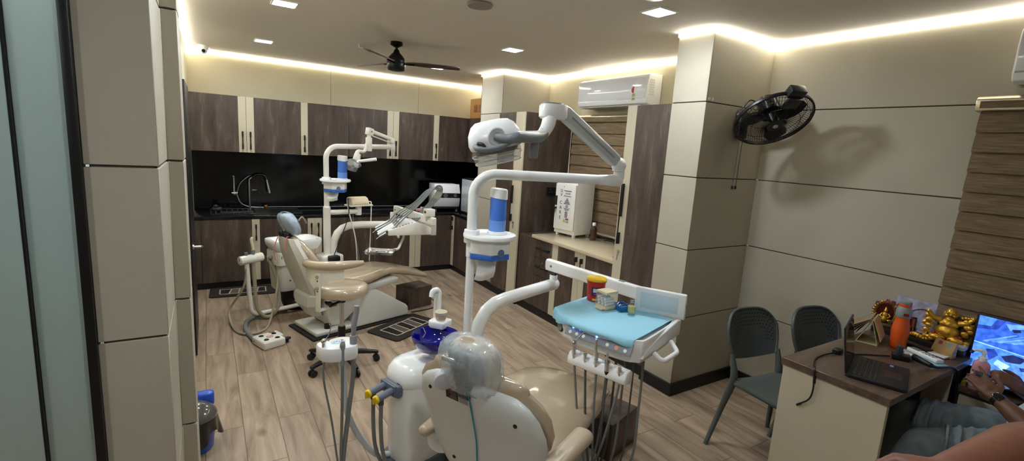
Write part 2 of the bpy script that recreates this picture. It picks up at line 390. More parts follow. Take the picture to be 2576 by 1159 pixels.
led('led_strip', (XR, 2.57, ZC), (XR, 5.19, ZC), 'LED strip above the air conditioner over the beige counter')
led('led_strip', (2.99, 2.27, ZC), (2.99, 2.57, ZC), 'short LED strip on the narrow room side of the pillar with the wall fan')
led('led_strip', (XR, 2.27, ZC), (2.99, 2.27, ZC), 'LED strip on the pillar face above the black wall fan')
led('led_strip', (XR, -2.2, ZC), (XR, 2.27, ZC), 'long LED strip above the wall with the desk and window blind')
# ---------------------------------------------------------------- ceiling fittings
M_PANEL = mat('panel_diffuser', (255, 255, 255), 0.5, emit=(240, 248, 255), estr=PANEL_W)
def panel(x, y, label):
    t = thing('ceiling_light', label, 'ceiling light', (x, y, ZC), 0, 'square ceiling lights')
    g = G(); s = 0.085
    for a in ((-s, s, -s, -s+.012), (-s, s, s-.012, s), (-s, -s+.012, -s+.012, s-.012), (s-.012, s, -s+.012, s-.012)): g.box(x+a[0], x+a[1], y+a[2], y+a[3], ZC-0.012, ZC, 0.002, 1)
    obj('frame', g, M_WHITE, t)
    g = G(); g.box(x-s+.013, x+s-.013, y-s+.013, y+s-.013, ZC-0.009, ZC-0.002); obj('diffuser', g, M_PANEL, t)
panel(0.52, 5.72, 'square ceiling light between the dome camera and the ceiling fan')
panel(0.50, 3.98, 'large-looking square ceiling light cut by the top edge of the picture')
panel(2.42, 5.72, 'square ceiling light just beyond the tip of the fan blade')
panel(2.46, 4.06, 'square ceiling light above the tall cabinet, nearest the beige counter')
panel(2.46, 2.30, 'square ceiling light near the pillar with the wall fan')
panel(0.50, 2.25, 'square ceiling light above the partition, out of the picture')
for lx, ly, lb in ((-0.75, 2.4, 'added unseen ceiling light close behind the frosted glass, brightening it from the lobby'), (-1.3, 3.0, 'added unseen ceiling light in the middle of the lobby, brightening the frosted glass'), (-0.7, 3.6, 'added unseen ceiling light at the far end of the lobby, brightening the frosted glass')): panel(lx, ly, lb)  # added lamps, never in view, to brighten the frosted glass from behind
panel(-1.45, 0.45, 'added ceiling light before the frosted glass, out of the picture, brightening the partition')  # added lamp out of view, lifts the light on the partition face
panel(0.50, 0.45, 'square ceiling light above the camera, out of the picture')
setF()
g = G(); g.lathe([(0.002, 0), (0.08, 0), (0.086, -0.006), (0.086, -0.012), (0.078, -0.02), (0.002, -0.024)], M=T(1.54, 2.99, ZC)); obj('ceiling_speaker', g, mat('speaker_grille', (150, 145, 136), 0.7), label='flat round speaker disc on the ceiling', cat='speaker')
g = G(); g.lathe([(0.002, 0), (0.07, 0), (0.072, -0.012), (0.06, -0.02), (0.002, -0.022)], M=T(2.20, 2.10, ZC)); obj('round_spotlight', g, mat('spot_white', (235, 235, 232), 0.4), label='round ceiling fitting cut by the top edge, near the square light', cat='spotlight')
t = thing('dome_camera', 'white dome security camera on the ceiling in the corner by the LED strips', 'security camera', (0.0, 6.67, ZC))
g = G(); g.lathe([(0.002, 0), (0.055, 0), (0.058, -0.02), (0.050, -0.045), (0.002, -0.046)], M=T(0.0, 6.67, ZC)); obj('housing', g, M_WHITE, t)
g = G(); g.ball((0.0, 6.655, ZC-0.05), 0.040); obj('lens_ball', g, M_WHITE, t)
g = G(); g.cyl((0.0, 6.622, ZC-0.062), (0.0, 6.616, ZC-0.064), 0.018); obj('lens', g, M_BLACK, t)
g = G(); g.tube(spline([(1.30, 5.07, ZC), (1.30, 5.07, ZC-0.02), (1.31, 5.07, ZC-0.03), (1.35, 5.09, ZC-0.025)], 5), 0.004, 6); obj('ceiling_hook', g, M_WHITE, label='small white hook on the ceiling beside the fan', cat='hook')
# ================================================================ cabinets along the walls
def pull(g, p, axis, L=0.15, out=(0, -1, 0), lo=0.3, hi=0.3):
    """black bar pull, thicker at both ends; p its middle on the door face"""
    p = Vector(p); out = Vector(out); a = Vector(axis); b = a.cross(out)
    M = Matrix((b, a, out)).transposed().to_4x4(); M.translation = p
    g.box(-0.006, 0.006, -L/2, L/2, 0.022, 0.030, 0.002, 1, M=M)
    g.box(-0.008, 0.008, -L/2, -L/2+lo*L, 0, 0.032, 0.002, 1, M=M); g.box(-0.008, 0.008, L/2-hi*L, L/2, 0, 0.032, 0.002, 1, M=M)
    return g
def cab_door(t, fx, a0, a1, z0, z1, strip, axis, hz, hl=0.19, sw=0.082, handle=True):
    """door in the plane fx; axis 'y' faces -y (a along x), axis 'x' faces -x (a along y).  strip: side of the cream edge, '-' at a0, '+' at a1, '' none"""
    def bx(g, p, q, zz0, zz1, d0, d1, bev=0.0015):
        if axis == 'y': g.box(p, q, fx-d1, fx-d0, zz0, zz1, bev, 1)
        else: g.box(fx-d1, fx-d0, p, q, zz0, zz1, bev, 1)
    g = G(); e = 0.0015
    w0, w1 = a0+e, a1-e
    if strip == '-': w0 = a0+sw
    if strip == '+': w1 = a1-sw
    bx(g, w0, w1, z0+e, z1-e, 0, 0.018)
    d = obj('door', g, M_WOOD, t)
    if strip:
        g = G(); bx(g, (a0+e) if strip == '-' else w1, w0 if strip == '-' else (a1-e), z0+e, z1-e, 0, 0.020)
        obj('edge_strip', g, M_CREAM, d, label='cream edge strip')
    if handle and strip:
        c = (a0+sw/2) if strip == '-' else (a1-sw/2)
        g = G()
        if axis == 'y': pull(g, (c, fx-0.020, hz), (0, 0, 1), hl, (0, -1, 0))
        else: pull(g, (fx-0.020, c, hz), (0, 0, 1), hl, (-1, 0, 0))
        obj('handle', g, M_BLACK, d)
    return d
# ---- wall cabinets on the back wall (fronts at y = 6.67)
UF, UZ0, UZ1 = 6.67, 1.57, 2.22
ups = [(-0.165, 0.40, '+', 'dark wood wall cabinet at the far end by the side door, above the sink'),
       (0.40, 1.00, '-', 'dark wood wall cabinet, second from the side door, above the tap'),
       (1.00, 1.587, '-', 'dark wood wall cabinet, third from the side door, above the far white pole'),
       (1.587, 2.182, '+', 'dark wood wall cabinet behind the old lamp arm of the far dental unit'),
       (2.182, 2.78, '-', 'dark wood wall cabinet between the old lamp arm and the corner cabinet'),
       (2.78, 3.352, '-', 'dark wood wall cabinet ending in the corner under the carton')]
for a0, a1, st, lb in ups:
    t = thing('wall_cabinet', lb, 'wall cabinet', ((a0+a1)/2, UF+0.17, UZ0), 0, 'wall cabinets above the black counter')
    g = G(); g.box(a0, a1, UF, YB-0.002, UZ0, UZ1); obj('carcass', g, M_WOOD, t)
    cab_door(t, UF, a0, a1, UZ0, UZ1, st, 'y', 1.713, 0.21)
t = thing('wall_cabinet', 'narrow dark wood wall cabinet around the corner under the carton, beside the pillar', 'wall cabinet', (3.54, 6.2, UZ0), 0, 'wall cabinets above the black counter')
g = G(); g.box(3.352, XR-0.002, 5.735, 6.65, UZ0, UZ1); obj('carcass', g, M_WOOD, t)
cab_door(t, 3.352, 5.735, 6.648, UZ0, UZ1, '-', 'x', 1.713, 0.21)
# ---- base cabinets, back wall (fronts y = 6.36) and corner return (fronts x = 3.0)
BF, BZ0, BZ1 = 6.36, 0.075, 0.812
los = [(-0.165, -0.099, '', 'narrow dark wood filler cabinet against the wall by the side door'),
       (-0.099, 0.493, '+', 'dark wood base cabinet under the sink'),
       (0.493, 1.105, '+', 'dark wood base cabinet behind the far dental chair headrest'),
       (1.105, 1.845, '-', 'dark wood base cabinet behind the pole of the far dental unit'),
       (1.845, 2.431, '+', 'dark wood base cabinet behind the far instrument table'),
       (2.431, 2.998, '-', 'dark wood base cabinet ending in the inner corner')]
for a0, a1, st, lb in los:
    t = thing('base_cabinet', lb, 'base cabinet', ((a0+a1)/2, BF+0.3, 0), 0, 'base cabinets under the black counter')
    g = G(); g.box(a0, a1, BF, YB-0.002, BZ0, BZ1); obj('carcass', g, M_WOOD, t)
    g = G(); g.box(a0, a1, BF+0.004, BF+0.02, 0, BZ0); obj('plinth', g, M_SKIRT, t)
    cab_door(t, BF, a0, a1, BZ0, BZ1, st, 'y', 0.655, 0.19)
t = thing('base_cabinet', 'dark wood base cabinet on the corner return beside the far pillar', 'base cabinet', (3.35, 6.05, 0), 0, 'base cabinets under the black counter')
g = G(); g.box(3.0, XR-0.002, 5.735, 6.34, BZ0, BZ1); obj('carcass', g, M_WOOD, t)
g = G(); g.box(3.004, 3.02, 5.735, 6.364, 0, BZ0); obj('plinth', g, M_SKIRT, t)
cab_door(t, 3.0, 5.735, 6.338, BZ0, BZ1, '+', 'x', 0.70, 0.19)
# ---- black worktop, upstand and splashback
g = G(); g.prism([(-0.165, 6.335), (2.975, 6.335), (2.975, 5.733), (XR-0.003, 5.733), (XR-0.003, YB-0.003), (-0.165, YB-0.003)], 0.815, 0.85, bev=0.004)
obj('worktop', g, M_GRAN, label='black granite worktop running along the back wall and around the corner', cat='worktop')
g = G(); g.box(-0.163, XR-0.006, YB-0.018, YB-0.003, 0.851, 1.568, 0.001, 1); g.m(1)
for x in (0.55, 1.85, 3.0): g.box(x-0.001, x+0.001, YB-0.0190, YB-0.017, 0.853, 1.566)
obj('splashback', g, [M_GLOSSK, M_BLACK], label='glossy black splashback between worktop and wall cabinets', cat='splashback')
g = G(); g.box(XR-0.018, XR-0.004, 5.735, YB-0.02, 0.851, 1.568, 0.001, 1)
obj('splashback', g, M_GLOSSK, label='short black splashback return on the wall beside the far pillar', cat='splashback')
g = G(); g.tube([(0.62, 6.985, 0.868), (1.3, 6.975, 0.866), (2.6, 6.985, 0.866)], 0.006, 8)
obj('white_cable', g, M_GREY, label='pale cable lying along the foot of the black splashback', cat='cable')
# ---- sink with drainer
t = thing('sink', 'black sink with drainer set into the worktop', 'sink', (0.35, 6.68, 0.85))
g = G()
for a in ((0.0, 0.98, 6.45, 6.465), (0.0, 0.98, 6.895, 6.91), (0.0, 0.015, 6.465, 6.895), (0.965, 0.98, 6.465, 6.895), (0.47, 0.49, 6.465, 6.895)): g.box(a[0], a[1], a[2], a[3], 0.8505, 0.862, 0.003)
obj('rim', g, mat('sink_composite', (40, 41, 42), 0.35), t)
g = G(); g.box(0.49, 0.965, 6.465, 6.895, 0.8505, 0.853)
obj('basin', g, mat('sink_inside', (24, 25, 26), 0.3), t)
g = G()
for k in range(7): g.box(0.05+0.058*k, 0.062+0.058*k, 6.48, 6.88, 0.8505, 0.858, 0.002, 1)
obj('drainer', g, mat('drainer_grey', (62, 64, 66), 0.35), t)
g = G(); g.box(0.10, 0.40, 6.49, 6.60, 0.859, 0.873, 0.004); g.box(0.02, 0.12, 6.70, 6.80, 0.863, 0.90, 0.01); g.ball((0.06, 6.74, 0.915), (0.03, 0.03, 0.02)); 
obj('drying_rack', g, mat('rack_dark', (44, 46, 48), 0.3), label='low dark rack with a stopper standing on the sink drainer', cat='rack')
# ---- tall spring tap
t = thing('kitchen_tap', 'tall chrome tap with black arched hose at the sink', 'tap', (0.43, 6.90, 0.85))
g = G(); g.cyl((0.43, 6.91, 0.85), (0.43, 6.91, 0.87), 0.026, n=20); g.cyl((0.43, 6.91, 0.87), (0.43, 6.91, 1.17), 0.012)
g.tube(fillet([(0.43, 6.91, 1.17), (0.43, 6.91, 1.23), (0.47, 6.91, 1.26)], 0.04), 0.011); obj('stem', g, M_STEEL, t)
g = G(); g.tube(spline([(0.46, 6.91, 1.25), (0.52, 6.90, 1.29), (0.60, 6.89, 1.28), (0.625, 6.885, 1.22)], 6), 0.012); obj('arched_hose', g, M_BLACK, t)
g = G(); g.cyl((0.625, 6.885, 1.23), (0.655, 6.87, 1.06), 0.012, 0.018); obj('spray_head', g, M_STEEL, t)
g = G(); g.box(0.46, 0.52, 6.985, 7.0, 1.08, 1.09, 0.002); obj('lever', g, M_STEEL, t)
t = thing('wall_tap', 'small chrome wall tap with thin hose left of the tall tap', 'tap', (0.26, 7.0, 1.03))
g = G(); g.cyl((0.27, 7.0, 1.05), (0.27, 6.95, 1.05), 0.022); g.cyl((0.235, 6.95, 1.05), (0.30, 6.95, 1.05), 0.012); obj('valve', g, M_CHROME, t)
g = G(); g.cyl((0.265, 6.955, 1.07), (0.265, 6.955, 1.25), 0.011, 0.008); g.ball((0.262, 6.95, 1.26), 0.014); obj('spout', g, M_CHROME, t)
g = G(); g.tube(spline([(0.29, 6.95, 1.04), (0.33, 6.94, 1.17), (0.42, 6.94, 1.26), (0.46, 6.95, 1.275)], 6), 0.005, 8); g.tube(spline([(0.29, 6.95, 1.04), (0.33, 6.94, 0.93), (0.43, 6.93, 0.88), (0.60, 6.93, 0.868)], 6), 0.005, 8)
obj('hose', g, M_STEEL, t)
g = G(); g.cyl((0.61, 6.90, 0.862), (0.61, 6.90, 0.905), 0.022, bev=0.003); obj('brass_cap', g, mat('brass', (190, 150, 80), 0.3, metal=1), label='small brass fitting standing by the sink', cat='fitting')
# ---- cardboard carton on top of the wall cabinets
t = thing('carton', 'cardboard carton with printed handling symbols on top of the wall cabinets', 'carton', (3.54, 6.42, 2.22))
g = G(); g.box(3.355, 3.72, 5.98, 6.66, 2.222, 2.50, 0.004); obj('box_body', g, mat('cardboard', (186, 140, 82), 0.75, noise=(8, 0.06)), t)
M_INK = mat('carton_ink', (120, 62, 52), 0.8)
g = G()
def onc(g, y, z, w, h): g.box(3.3525, 3.3555, y-w/2, y+w/2, z-h/2, z+h/2)
for y in (6.49, 6.40, 6.31):
    for a in ((0, 0.05, 0.075, 0.004), (0, -0.05, 0.075, 0.004)): onc(g, y+a[0], 2.355+a[1], a[2], a[3])
    for s in (-1, 1): onc(g, y+s*0.0375, 2.355, 0.003, 0.10)
for y in (6.475, 6.505): onc(g, y, 2.35, 0.006, 0.06); onc(g, y, 2.38, 0.016, 0.008)
onc(g, 6.49, 2.318, 0.055, 0.005); onc(g, 6.40, 2.375, 0.05, 0.006); onc(g, 6.40, 2.350, 0.045, 0.005); onc(g, 6.40, 2.325, 0.05, 0.006)
g.prism([(-0.018, 0.035), (-0.014, 0.008), (-0.003, -0.002), (-0.003, -0.028), (-0.014, -0.034), (0.014, -0.034), (0.003, -0.028), (0.003, -0.002), (0.014, 0.008), (0.018, 0.035)], 0, 0.002, M=Matrix(((0, 0, -1, 3.3555), (1, 0, 0, 6.31), (0, 1, 0, 2.355), (0, 0, 0, 1))))
obj('handling_symbols', g, M_INK, t)
# ---- far tall cabinet beside the pillar (front x = 3.02, seen side at y = 4.60)
TX = 3.02
t = thing('tall_cabinet', 'far tall dark wood cabinet between the pillar and the beige counter', 'tall cabinet', (3.38, 4.9, 0), 0, 'tall dark wood cabinets')
g = G(); g.box(TX, XR-0.005, 4.605, 5.168, 0.1, 2.232, 0.001, 1); obj('carcass', g, M_WOOD, t)
g = G(); g.box(TX+0.004, TX+0.03, 4.605, 5.168, 0, 0.1); obj('plinth', g, M_SKIRT, t)
d = cab_door(t, TX, 4.603, 5.166, 0.1, 2.232, '-', 'x', 1.2, 0.3, sw=0.18, handle=False)
g = G(); pull(g, (TX-0.020, 4.755, 1.19), (0, 0, 1), 0.42, (-1, 0, 0), 0.2, 0.5); obj('handle', g, M_BLACK, d)
g = G(); g.cyl((TX-0.030, 4.70, 0.97), (TX-0.018, 4.70, 0.97), 0.012, n=14); g.box(TX-0.034, TX-0.030, 4.696, 4.704, 0.90, 0.96, 0.001, 1); obj('lock_with_key', g, M_CHROME, d, label='chrome lock with hanging key')
# ---- near tall cabinet beside the pillar with the fan
t = thing('tall_cabinet', 'near tall dark wood cabinet between the blind and the pillar with the fan', 'tall cabinet', (3.38, 2.8, 0), 0, 'tall dark wood cabinets')
g = G(); g.box(TX, XR-0.005, 2.575, 3.035, 0.1, 2.232, 0.001, 1); obj('carcass', g, M_CREAM, t)
g = G(); g.box(TX+0.004, TX+0.03, 2.575, 3.035, 0, 0.1); obj('plinth', g, M_SKIRT, t)
d = cab_door(t, TX, 2.577, 3.035, 0.1, 2.232, '+', 'x', 1.2, 0.3, sw=0.105, handle=False)
g = G(); pull(g, (TX-0.020, 2.985, 1.325), (0, 0, 1), 0.52, (-1, 0, 0), 0.19, 0.54); obj('handle', g, M_BLACK, d)
g = G(); g.cyl((TX-0.032, 2.975, 1.0), (TX-0.018, 2.975, 1.0), 0.012, n=14); g.box(TX-0.036, TX-0.032, 2.971, 2.979, 0.92, 0.99, 0.001, 1); obj('lock_with_key', g, M_CHROME, d, label='chrome lock with hanging key')
# ---- low cabinets under the beige counter
LX = 3.05
t = thing('drawer_cabinet', 'dark wood drawer cabinet at the far end of the beige counter', 'drawer cabinet', (3.38, 4.2, 0))
g = G(); g.box(LX, XR-0.005, 3.86, 4.60, 0.1, 0.862); obj('carcass', g, M_WOOD, t)
g = G(); g.box(LX+0.004, LX+0.03, 3.86, 4.60, 0, 0.1); obj('plinth', g, M_SKIRT, t)
g = G(); g.box(LX-0.020, LX, 3.862, 3.955, 0.1, 0.862, 0.001, 1); obj('edge_strip', g, M_CREAM, t, label='cream edge strip')
g = G(); g.box(LX-0.018, LX, 4.27, 4.60, 0.1, 0.862, 0.001, 1); obj('side_filler', g, M_WOOD, t)
for z0, z1 in ((0.66, 0.86), (0.46, 0.657), (0.10, 0.457)):
    g = G(); g.box(LX-0.018, LX, 3.957, 4.268, z0, z1, 0.0015, 1); d = obj('drawer', g, M_WOOD, t)
    zc = z1-0.09
    g = G(); pull(g, (LX-0.018, 4.11, zc), (0, -1, 0), 0.22, (-1, 0, 0)); obj('handle', g, M_BLACK, d)
    g = G(); g.cyl((LX-0.026, 4.11, zc+0.05), (LX-0.018, 4.11, zc+0.05), 0.010, n=14)
    if z1 > 0.8: g.box(LX-0.030, LX-0.026, 4.107, 4.113, zc+0.01, zc+0.045, 0.001, 1)
    obj('lock', g, M_CHROME, d, label='chrome drawer lock')
for a0, a1, st, lb in ((3.51, 3.86, '-', 'dark wood low cabinet under the UV steriliser on the beige counter'), (3.037, 3.51, '+', 'dark wood low cabinet under the beige counter, touching the near tall cabinet')):
    t = thing('low_cabinet', lb, 'base cabinet', (3.38, (a0+a1)/2, 0), 0, 'low cabinets under the beige counter')
    g = G(); g.box(LX, XR-0.005, a0, a1, 0.1, 0.862); obj('carcass', g, M_WOOD, t)
    g = G(); g.box(LX+0.004, LX+0.03, a0, a1, 0, 0.1); obj('plinth', g, M_SKIRT, t)
    cab_door(t, LX, a0, a1, 0.1, 0.862, st, 'x', 0.73, 0.17)
g = G(); g.box(3.015, XR-0.005, 3.037, 4.33, 0.864, 0.90, 0.003)
obj('beige_worktop', g, mat('beige_stone', (206, 190, 160), 0.14, noise=(120, 0.05), coat=0.3), label='polished beige stone worktop between the two tall cabinets', cat='worktop')
# ---- sockets on the side of the far tall cabinet
t = thing('socket_plate', 'black socket plate on the side of the far tall cabinet', 'socket', (3.46, 4.603, 1.34))
g = G(); g.box(3.37, 3.56, 4.590, 4.604, 1.305, 1.395, 0.004); obj('plate', g, M_BLACK, t)
g = G()
for cx in (3.42, 3.505):
    for dx, dz in ((0, 0.022), (-0.016, -0.012), (0.016, -0.012)): g.cyl((cx+dx, 4.5905, 1.35+dz), (cx+dx, 4.5885, 1.35+dz), 0.005, n=10)
obj('socket_holes', g, M_GREY, t)
# ---- zebra blinds
M_BLIND = streaks('woven_blind_fabric', (92, 76, 56), (126, 106, 80), (156, 134, 104), (7, 7, 120), 0.85)
M_BLINDD = streaks('woven_blind_shadow', (60, 47, 34), (80, 64, 48), (100, 82, 62), (3, 2.6, 42), 0.85)
def blind(y0, y1, z0, z1, step, label, x=3.685):
    t = thing('window_blind', label, 'window blind', (x, (y0+y1)/2, z0), 0, 'woven window blinds')
    g = G(); P = [(-0.04, 0), (0.0, -0.005), (0.045, -0.005), (0.045, 0.08), (-0.02, 0.08), (-0.04, 0.06)]
    g.prism([(x+p[0], p[1]+z1) for p in P], 0, y1-y0+0.04, M=Matrix(((1, 0, 0, 0), (0, 0, -1, y1+0.02), (0, 1, 0, 0), (0, 0, 0, 1))), bev=0.004)
    hr = obj('headrail', g, mat('champagne_rail', (190, 176, 150), 0.25, metal=0.7), t, label='metallic headrail')
    g = G(); g.box(x-0.0425, x-0.038, y0, y1, z1+0.012, z1+0.05); obj('rail_insert', g, M_BLIND, hr)
    # overlapping bands, each a little bowed
    n = max(1, round((z1-z0)/step)); dz = (z1-z0)/n; g = G(); g.m(0)
    for k in range(n):
        zz = z1-k*dz; pr = []
        for j in range(7):
            u = j/6; pr.append(V(x-0.002-0.020*u-0.006*math.sin(pi*u), 0, zz-u*(dz+0.006)))
        r0 = [V(p.x, y0, p.z) for p in pr]+[V(p.x+0.003, y0, p.z) for p in pr[::-1]]
        r1 = [V(p.x, y1, p.z) for p in pr]+[V(p.x+0.003, y1, p.z) for p in pr[::-1]]
        g.loft([r0, r1])
    obj('fabric', g, M_BLIND, t)
    g = G(); g.box(x-0.018, x+0.008, y0, y1, z0-0.030, z0-0.002, 0.004); obj('bottom_rail', g, mat('pale_rail', (210, 205, 192), 0.35, metal=0.4), t, label='pale bottom rail')
    return t
b1 = blind(3.07, 4.56, 0.965, 2.165, 0.118, 'woven brown blind on the window over the beige counter', 3.67)
g = G()
for dy in (0.0, 0.035, 0.10): g.tube(spline([(3.655, 4.575+dy*0.1, 2.2), (3.65, 4.58-dy*0.05, 1.8), (3.64, 4.575-dy*0.3, 1.25)], 5), 0.003, 6)
obj('pull_cord', g, mat('cord_white', (214, 206, 190), 0.6), b1)
blind(-0.45, 0.985, 0.86, 2.19, 0.113, 'woven brown blind behind the desk and security monitor')
# ---- air conditioners
def aircon(y0, y1, label, sticker=True):
    t = thing('air_conditioner', label, 'air conditioner', (XR, (y0+y1)/2, 2.31), 0, 'wall air conditioners')
    P = [(XR-0.002, 2.31), (XR-0.002, 2.60), (XR-0.15, 2.605), (XR-0.19, 2.585), (XR-0.205, 2.50), (XR-0.205, 2.36), (XR-0.19, 2.325), (XR-0.12, 2.305)]
    Ms = Matrix(((1, 0, 0, 0), (0, 0, -1, y1), (0, 1, 0, 0), (0, 0, 0, 1)))
    g = G(); g.prism(P, 0, y1-y0, M=Ms, bev=0.012, seg=3, ang=12); obj('body', g, M_WHITE, t)
    g = G(); g.box(XR-0.2085, XR-0.203, y0+0.012, y1-0.012, 2.372, 2.572, 0.002); obj('front_panel', g, mat('gloss_white_panel', (226, 228, 232), 0.1, coat=0.6), t)
    g = G(); g.box(XR-0.20, XR-0.10, y0+0.06, y1-0.03, 2.3035, 2.312, 0.003, M=None); obj('air_flap', g, mat('flap_grey', (176, 172, 164), 0.4), t)
    g = G(); g.box(XR-0.2078, XR-0.2050, y0+0.012, y1-0.012, 2.365, 2.371); obj('chrome_line', g, M_STEEL, t)
    if sticker:
        g = G(); g.box(XR-0.2095, XR-0.2083, y0+0.135, y0+0.185, 2.352, 2.418); s = obj('energy_label', g, mat('label_yellow', (222, 214, 168), 0.6), t)
        g = G(); g.cyl((XR-0.2096, y0+0.16, 2.452), (XR-0.2082, y0+0.16, 2.452), 0.036, n=24); obj('rating_disc', g, mat('label_white', (232, 228, 220), 0.6), s)
        g = G(); g.prism([(0.032*cos(a), 0.032*sin(a)) for a in [pi*0.5+pi*k/12 for k in range(13)]]+[(0, 0)], 0, 0.001, M=Matrix(((0, 0, -1, XR-0.2096), (-1, 0, 0, y0+0.16), (0, 1, 0, 2.452), (0, 0, 0, 1)))); obj('rating_sector', g, mat('label_red', (176, 40, 36), 0.6), s)
        g = G()
        for k, zz in enumerate((2.41, 2.395, 2.372, 2.362)): g.box(XR-0.2102, XR-0.2094, y0+0.142, y0+0.178, zz-0.003, zz+0.003)
        obj('label_print', g, mat('print_dark', (70, 66, 60), 0.7), s)
        g = G()
        for i in range(5):
            for k in range(7): g.box(XR-0.17+0.014*i, XR-0.165+0.014*i, y0-0.0015, y0+0.004, 2.40+0.022*k, 2.412+0.022*k+0.006*((i*3+k) % 2))
        obj('side_vents', g, mat('vent_shadow', (205, 200, 184), 0.6), t)
aircon(3.35, 4.36, 'white split air conditioner with energy label, over the beige counter window')
aircon(-0.15, 0.86, 'white air conditioner over the desk window, only its end in the picture', False)
# ================================================================ things on the counters
# autoclave with its front flap up, standing by the corner
t = thing('autoclave', 'white tabletop autoclave with open front flap on the black counter in the corner', 'autoclave', (2.96, 6.60, 0.85), radians(-7))
setF(WM[t])
g = G(); P = [(-0.13, 0.06), (0.16, 0.06), (0.16, 0.39), (-0.10, 0.39), (-0.16, 0.22)]
Mx = Matrix(((0, 0, 1, -0.19), (1, 0, 0, 0), (0, 1, 0, 0), (0, 0, 0, 1)))
g.prism(P, 0, 0.38, M=Mx, bev=0.008); obj('housing', g, M_WHITE, t)
g = G(); g.prism([(-0.172, 0.27), (-0.118, 0.40), (-0.108, 0.396), (-0.160, 0.268)], 0, 0.38, M=Mx, bev=0.003); obj('upper_flap', g, M_WHITE, t)
g = G(); g.prism([(-0.172, 0.198), (-0.150, 0.07), (-0.135, 0.07), (-0.155, 0.20)], 0, 0.38, M=Mx, bev=0.003); obj('lower_panel', g, mat('pale_grey_panel', (200, 202, 204), 0.35), t)
g = G(); g.box(-0.185, 0.185, -0.166, -0.150, 0.200, 0.268); dk = obj('recess', g, M_BLACK, t)
g = G(); g.lathe([(0.002, 0.006), (0.03, 0.006), (0.034, 0), (0.034, -0.02)], M=T(-0.03, -0.170, 0.235) @ RX(pi/2)); g.lathe([(0.002, 0.006), (0.022, 0.006), (0.026, 0), (0.026, -0.02)], M=T(0.12, -0.170, 0.235) @ RX(pi/2)); obj('dial_pair', g, M_STEEL, dk, kind='stuff')
g = G(); g.box(-0.19, 0.19, -0.17, 0.16, 0.045, 0.06, 0.003); obj('base_plate', g, M_BLACK, t)
for a in ((-0.16, -0.12), (0.16, -0.12), (-0.16, 0.13), (0.16, 0.13)):
    g = G(); g.cyl((a[0], a[1], 0.0), (a[0], a[1], 0.046), 0.02, n=16); obj('foot', g, M_GREY, t)
setF()
# grey fronted cabinet on the corner return
t = thing('counter_appliance', 'pale grey fronted appliance with black edges on the corner counter behind the white pole', 'appliance', (3.3, 6.0, 0.85))
g = G(); g.box(3.10, 3.62, 5.76, 6.30, 0.852, 1.36, 0.006); obj('case', g, M_BLACK, t)
g = G(); g.box(3.088, 3.10, 5.775, 6.285, 0.885, 1.345, 0.004); obj('door', g, mat('grey_gloss', (186, 192, 198), 0.12, coat=0.5), t)
# clutter left of the autoclave
g = G(); g.lathe([(0.002, 0), (0.035, 0), (0.04, 0.02), (0.03, 0.05), (0.002, 0.055)], M=T(2.62, 6.62, 0.851)); obj('steel_bowl', g, M_CHROME, label='small shiny bowl on the black counter left of the autoclave', cat='bowl')
g = G(); g.box(2.50, 2.60, 6.50, 6.58, 0.851, 0.885, 0.008); obj('pink_pack', g, mat('pale_pink', (222, 160, 160), 0.5), label='pale pink packet on the black counter behind the far instrument table', cat='packet')
g = G(); g.tube(spline([(2.62, 6.50, 0.868), (2.68, 6.46, 0.90), (2.74, 6.50, 0.87), (2.70, 6.56, 0.862)], 6), 0.012, 8); obj('black_cable_coil', g, M_BLACK, label='black coiled lead beside the autoclave', cat='cable')
# UV steriliser cabinet
t = thing('uv_steriliser', 'white UV steriliser cabinet with printed door on the beige counter', 'steriliser', (3.5, 4.05, 0.90))
UVF = T(3.325, 3.985, 0.90) @ RZ(radians(9))      # x into the wall, y along the front
setF(UVF)
M_UV = mat('uv_white', (226, 224, 218), 0.3, coat=0.2)
g = G(); g.box(0, 0.285, 0, 0.30, 0.03, 0.60, 0.004); obj('case', g, M_UV, t)
g = G(); g.box(-0.022, 0, 0.004, 0.296, 0.075, 0.575, 0.006); d = obj('door', g, M_UV, t)
for a in ((0.03, 0.03), (0.26, 0.03), (0.03, 0.27), (0.26, 0.27)):
    g = G(); g.box(a[0]-0.015, a[0]+0.015, a[1]-0.015, a[1]+0.015, 0, 0.03, 0.003); obj('foot', g, M_UV, t)
g = G(); g.box(-0.030, -0.022, 0.262, 0.286, 0.335, 0.44, 0.003); obj('handle', g, M_BLACK, d)
g = G(); g.cyl((-0.036, 0.272, 0.305), (-0.022, 0.272, 0.305), 0.012, n=14); g.box(-0.05, -0.036, 0.262, 0.285, 0.298, 0.312, 0.003); g.box(-0.044, -0.040, 0.27, 0.29, 0.255, 0.298, 0.002); obj('lock_with_keys', g, M_BLACK, d)
Mf = Matrix(((0, 0, -1, -0.0222), (-1, 0, 0, 0), (0, 1, 0, 0), (0, 0, 0, 1)))
def onuv(y, z): m = Mf.copy(); m.translation = (-0.0222, y, z); return m
M_PRINT = mat('print_navy', (34, 36, 60), 0.6); M_PRB = mat('print_black', (28, 28, 32), 0.6)
for ch, z in zip('UVCARE', (0.50, 0.455, 0.37, 0.315, 0.262, 0.205)):
    text('letter', ch, 0.052, onuv(0.205, z), M_PRB, d)
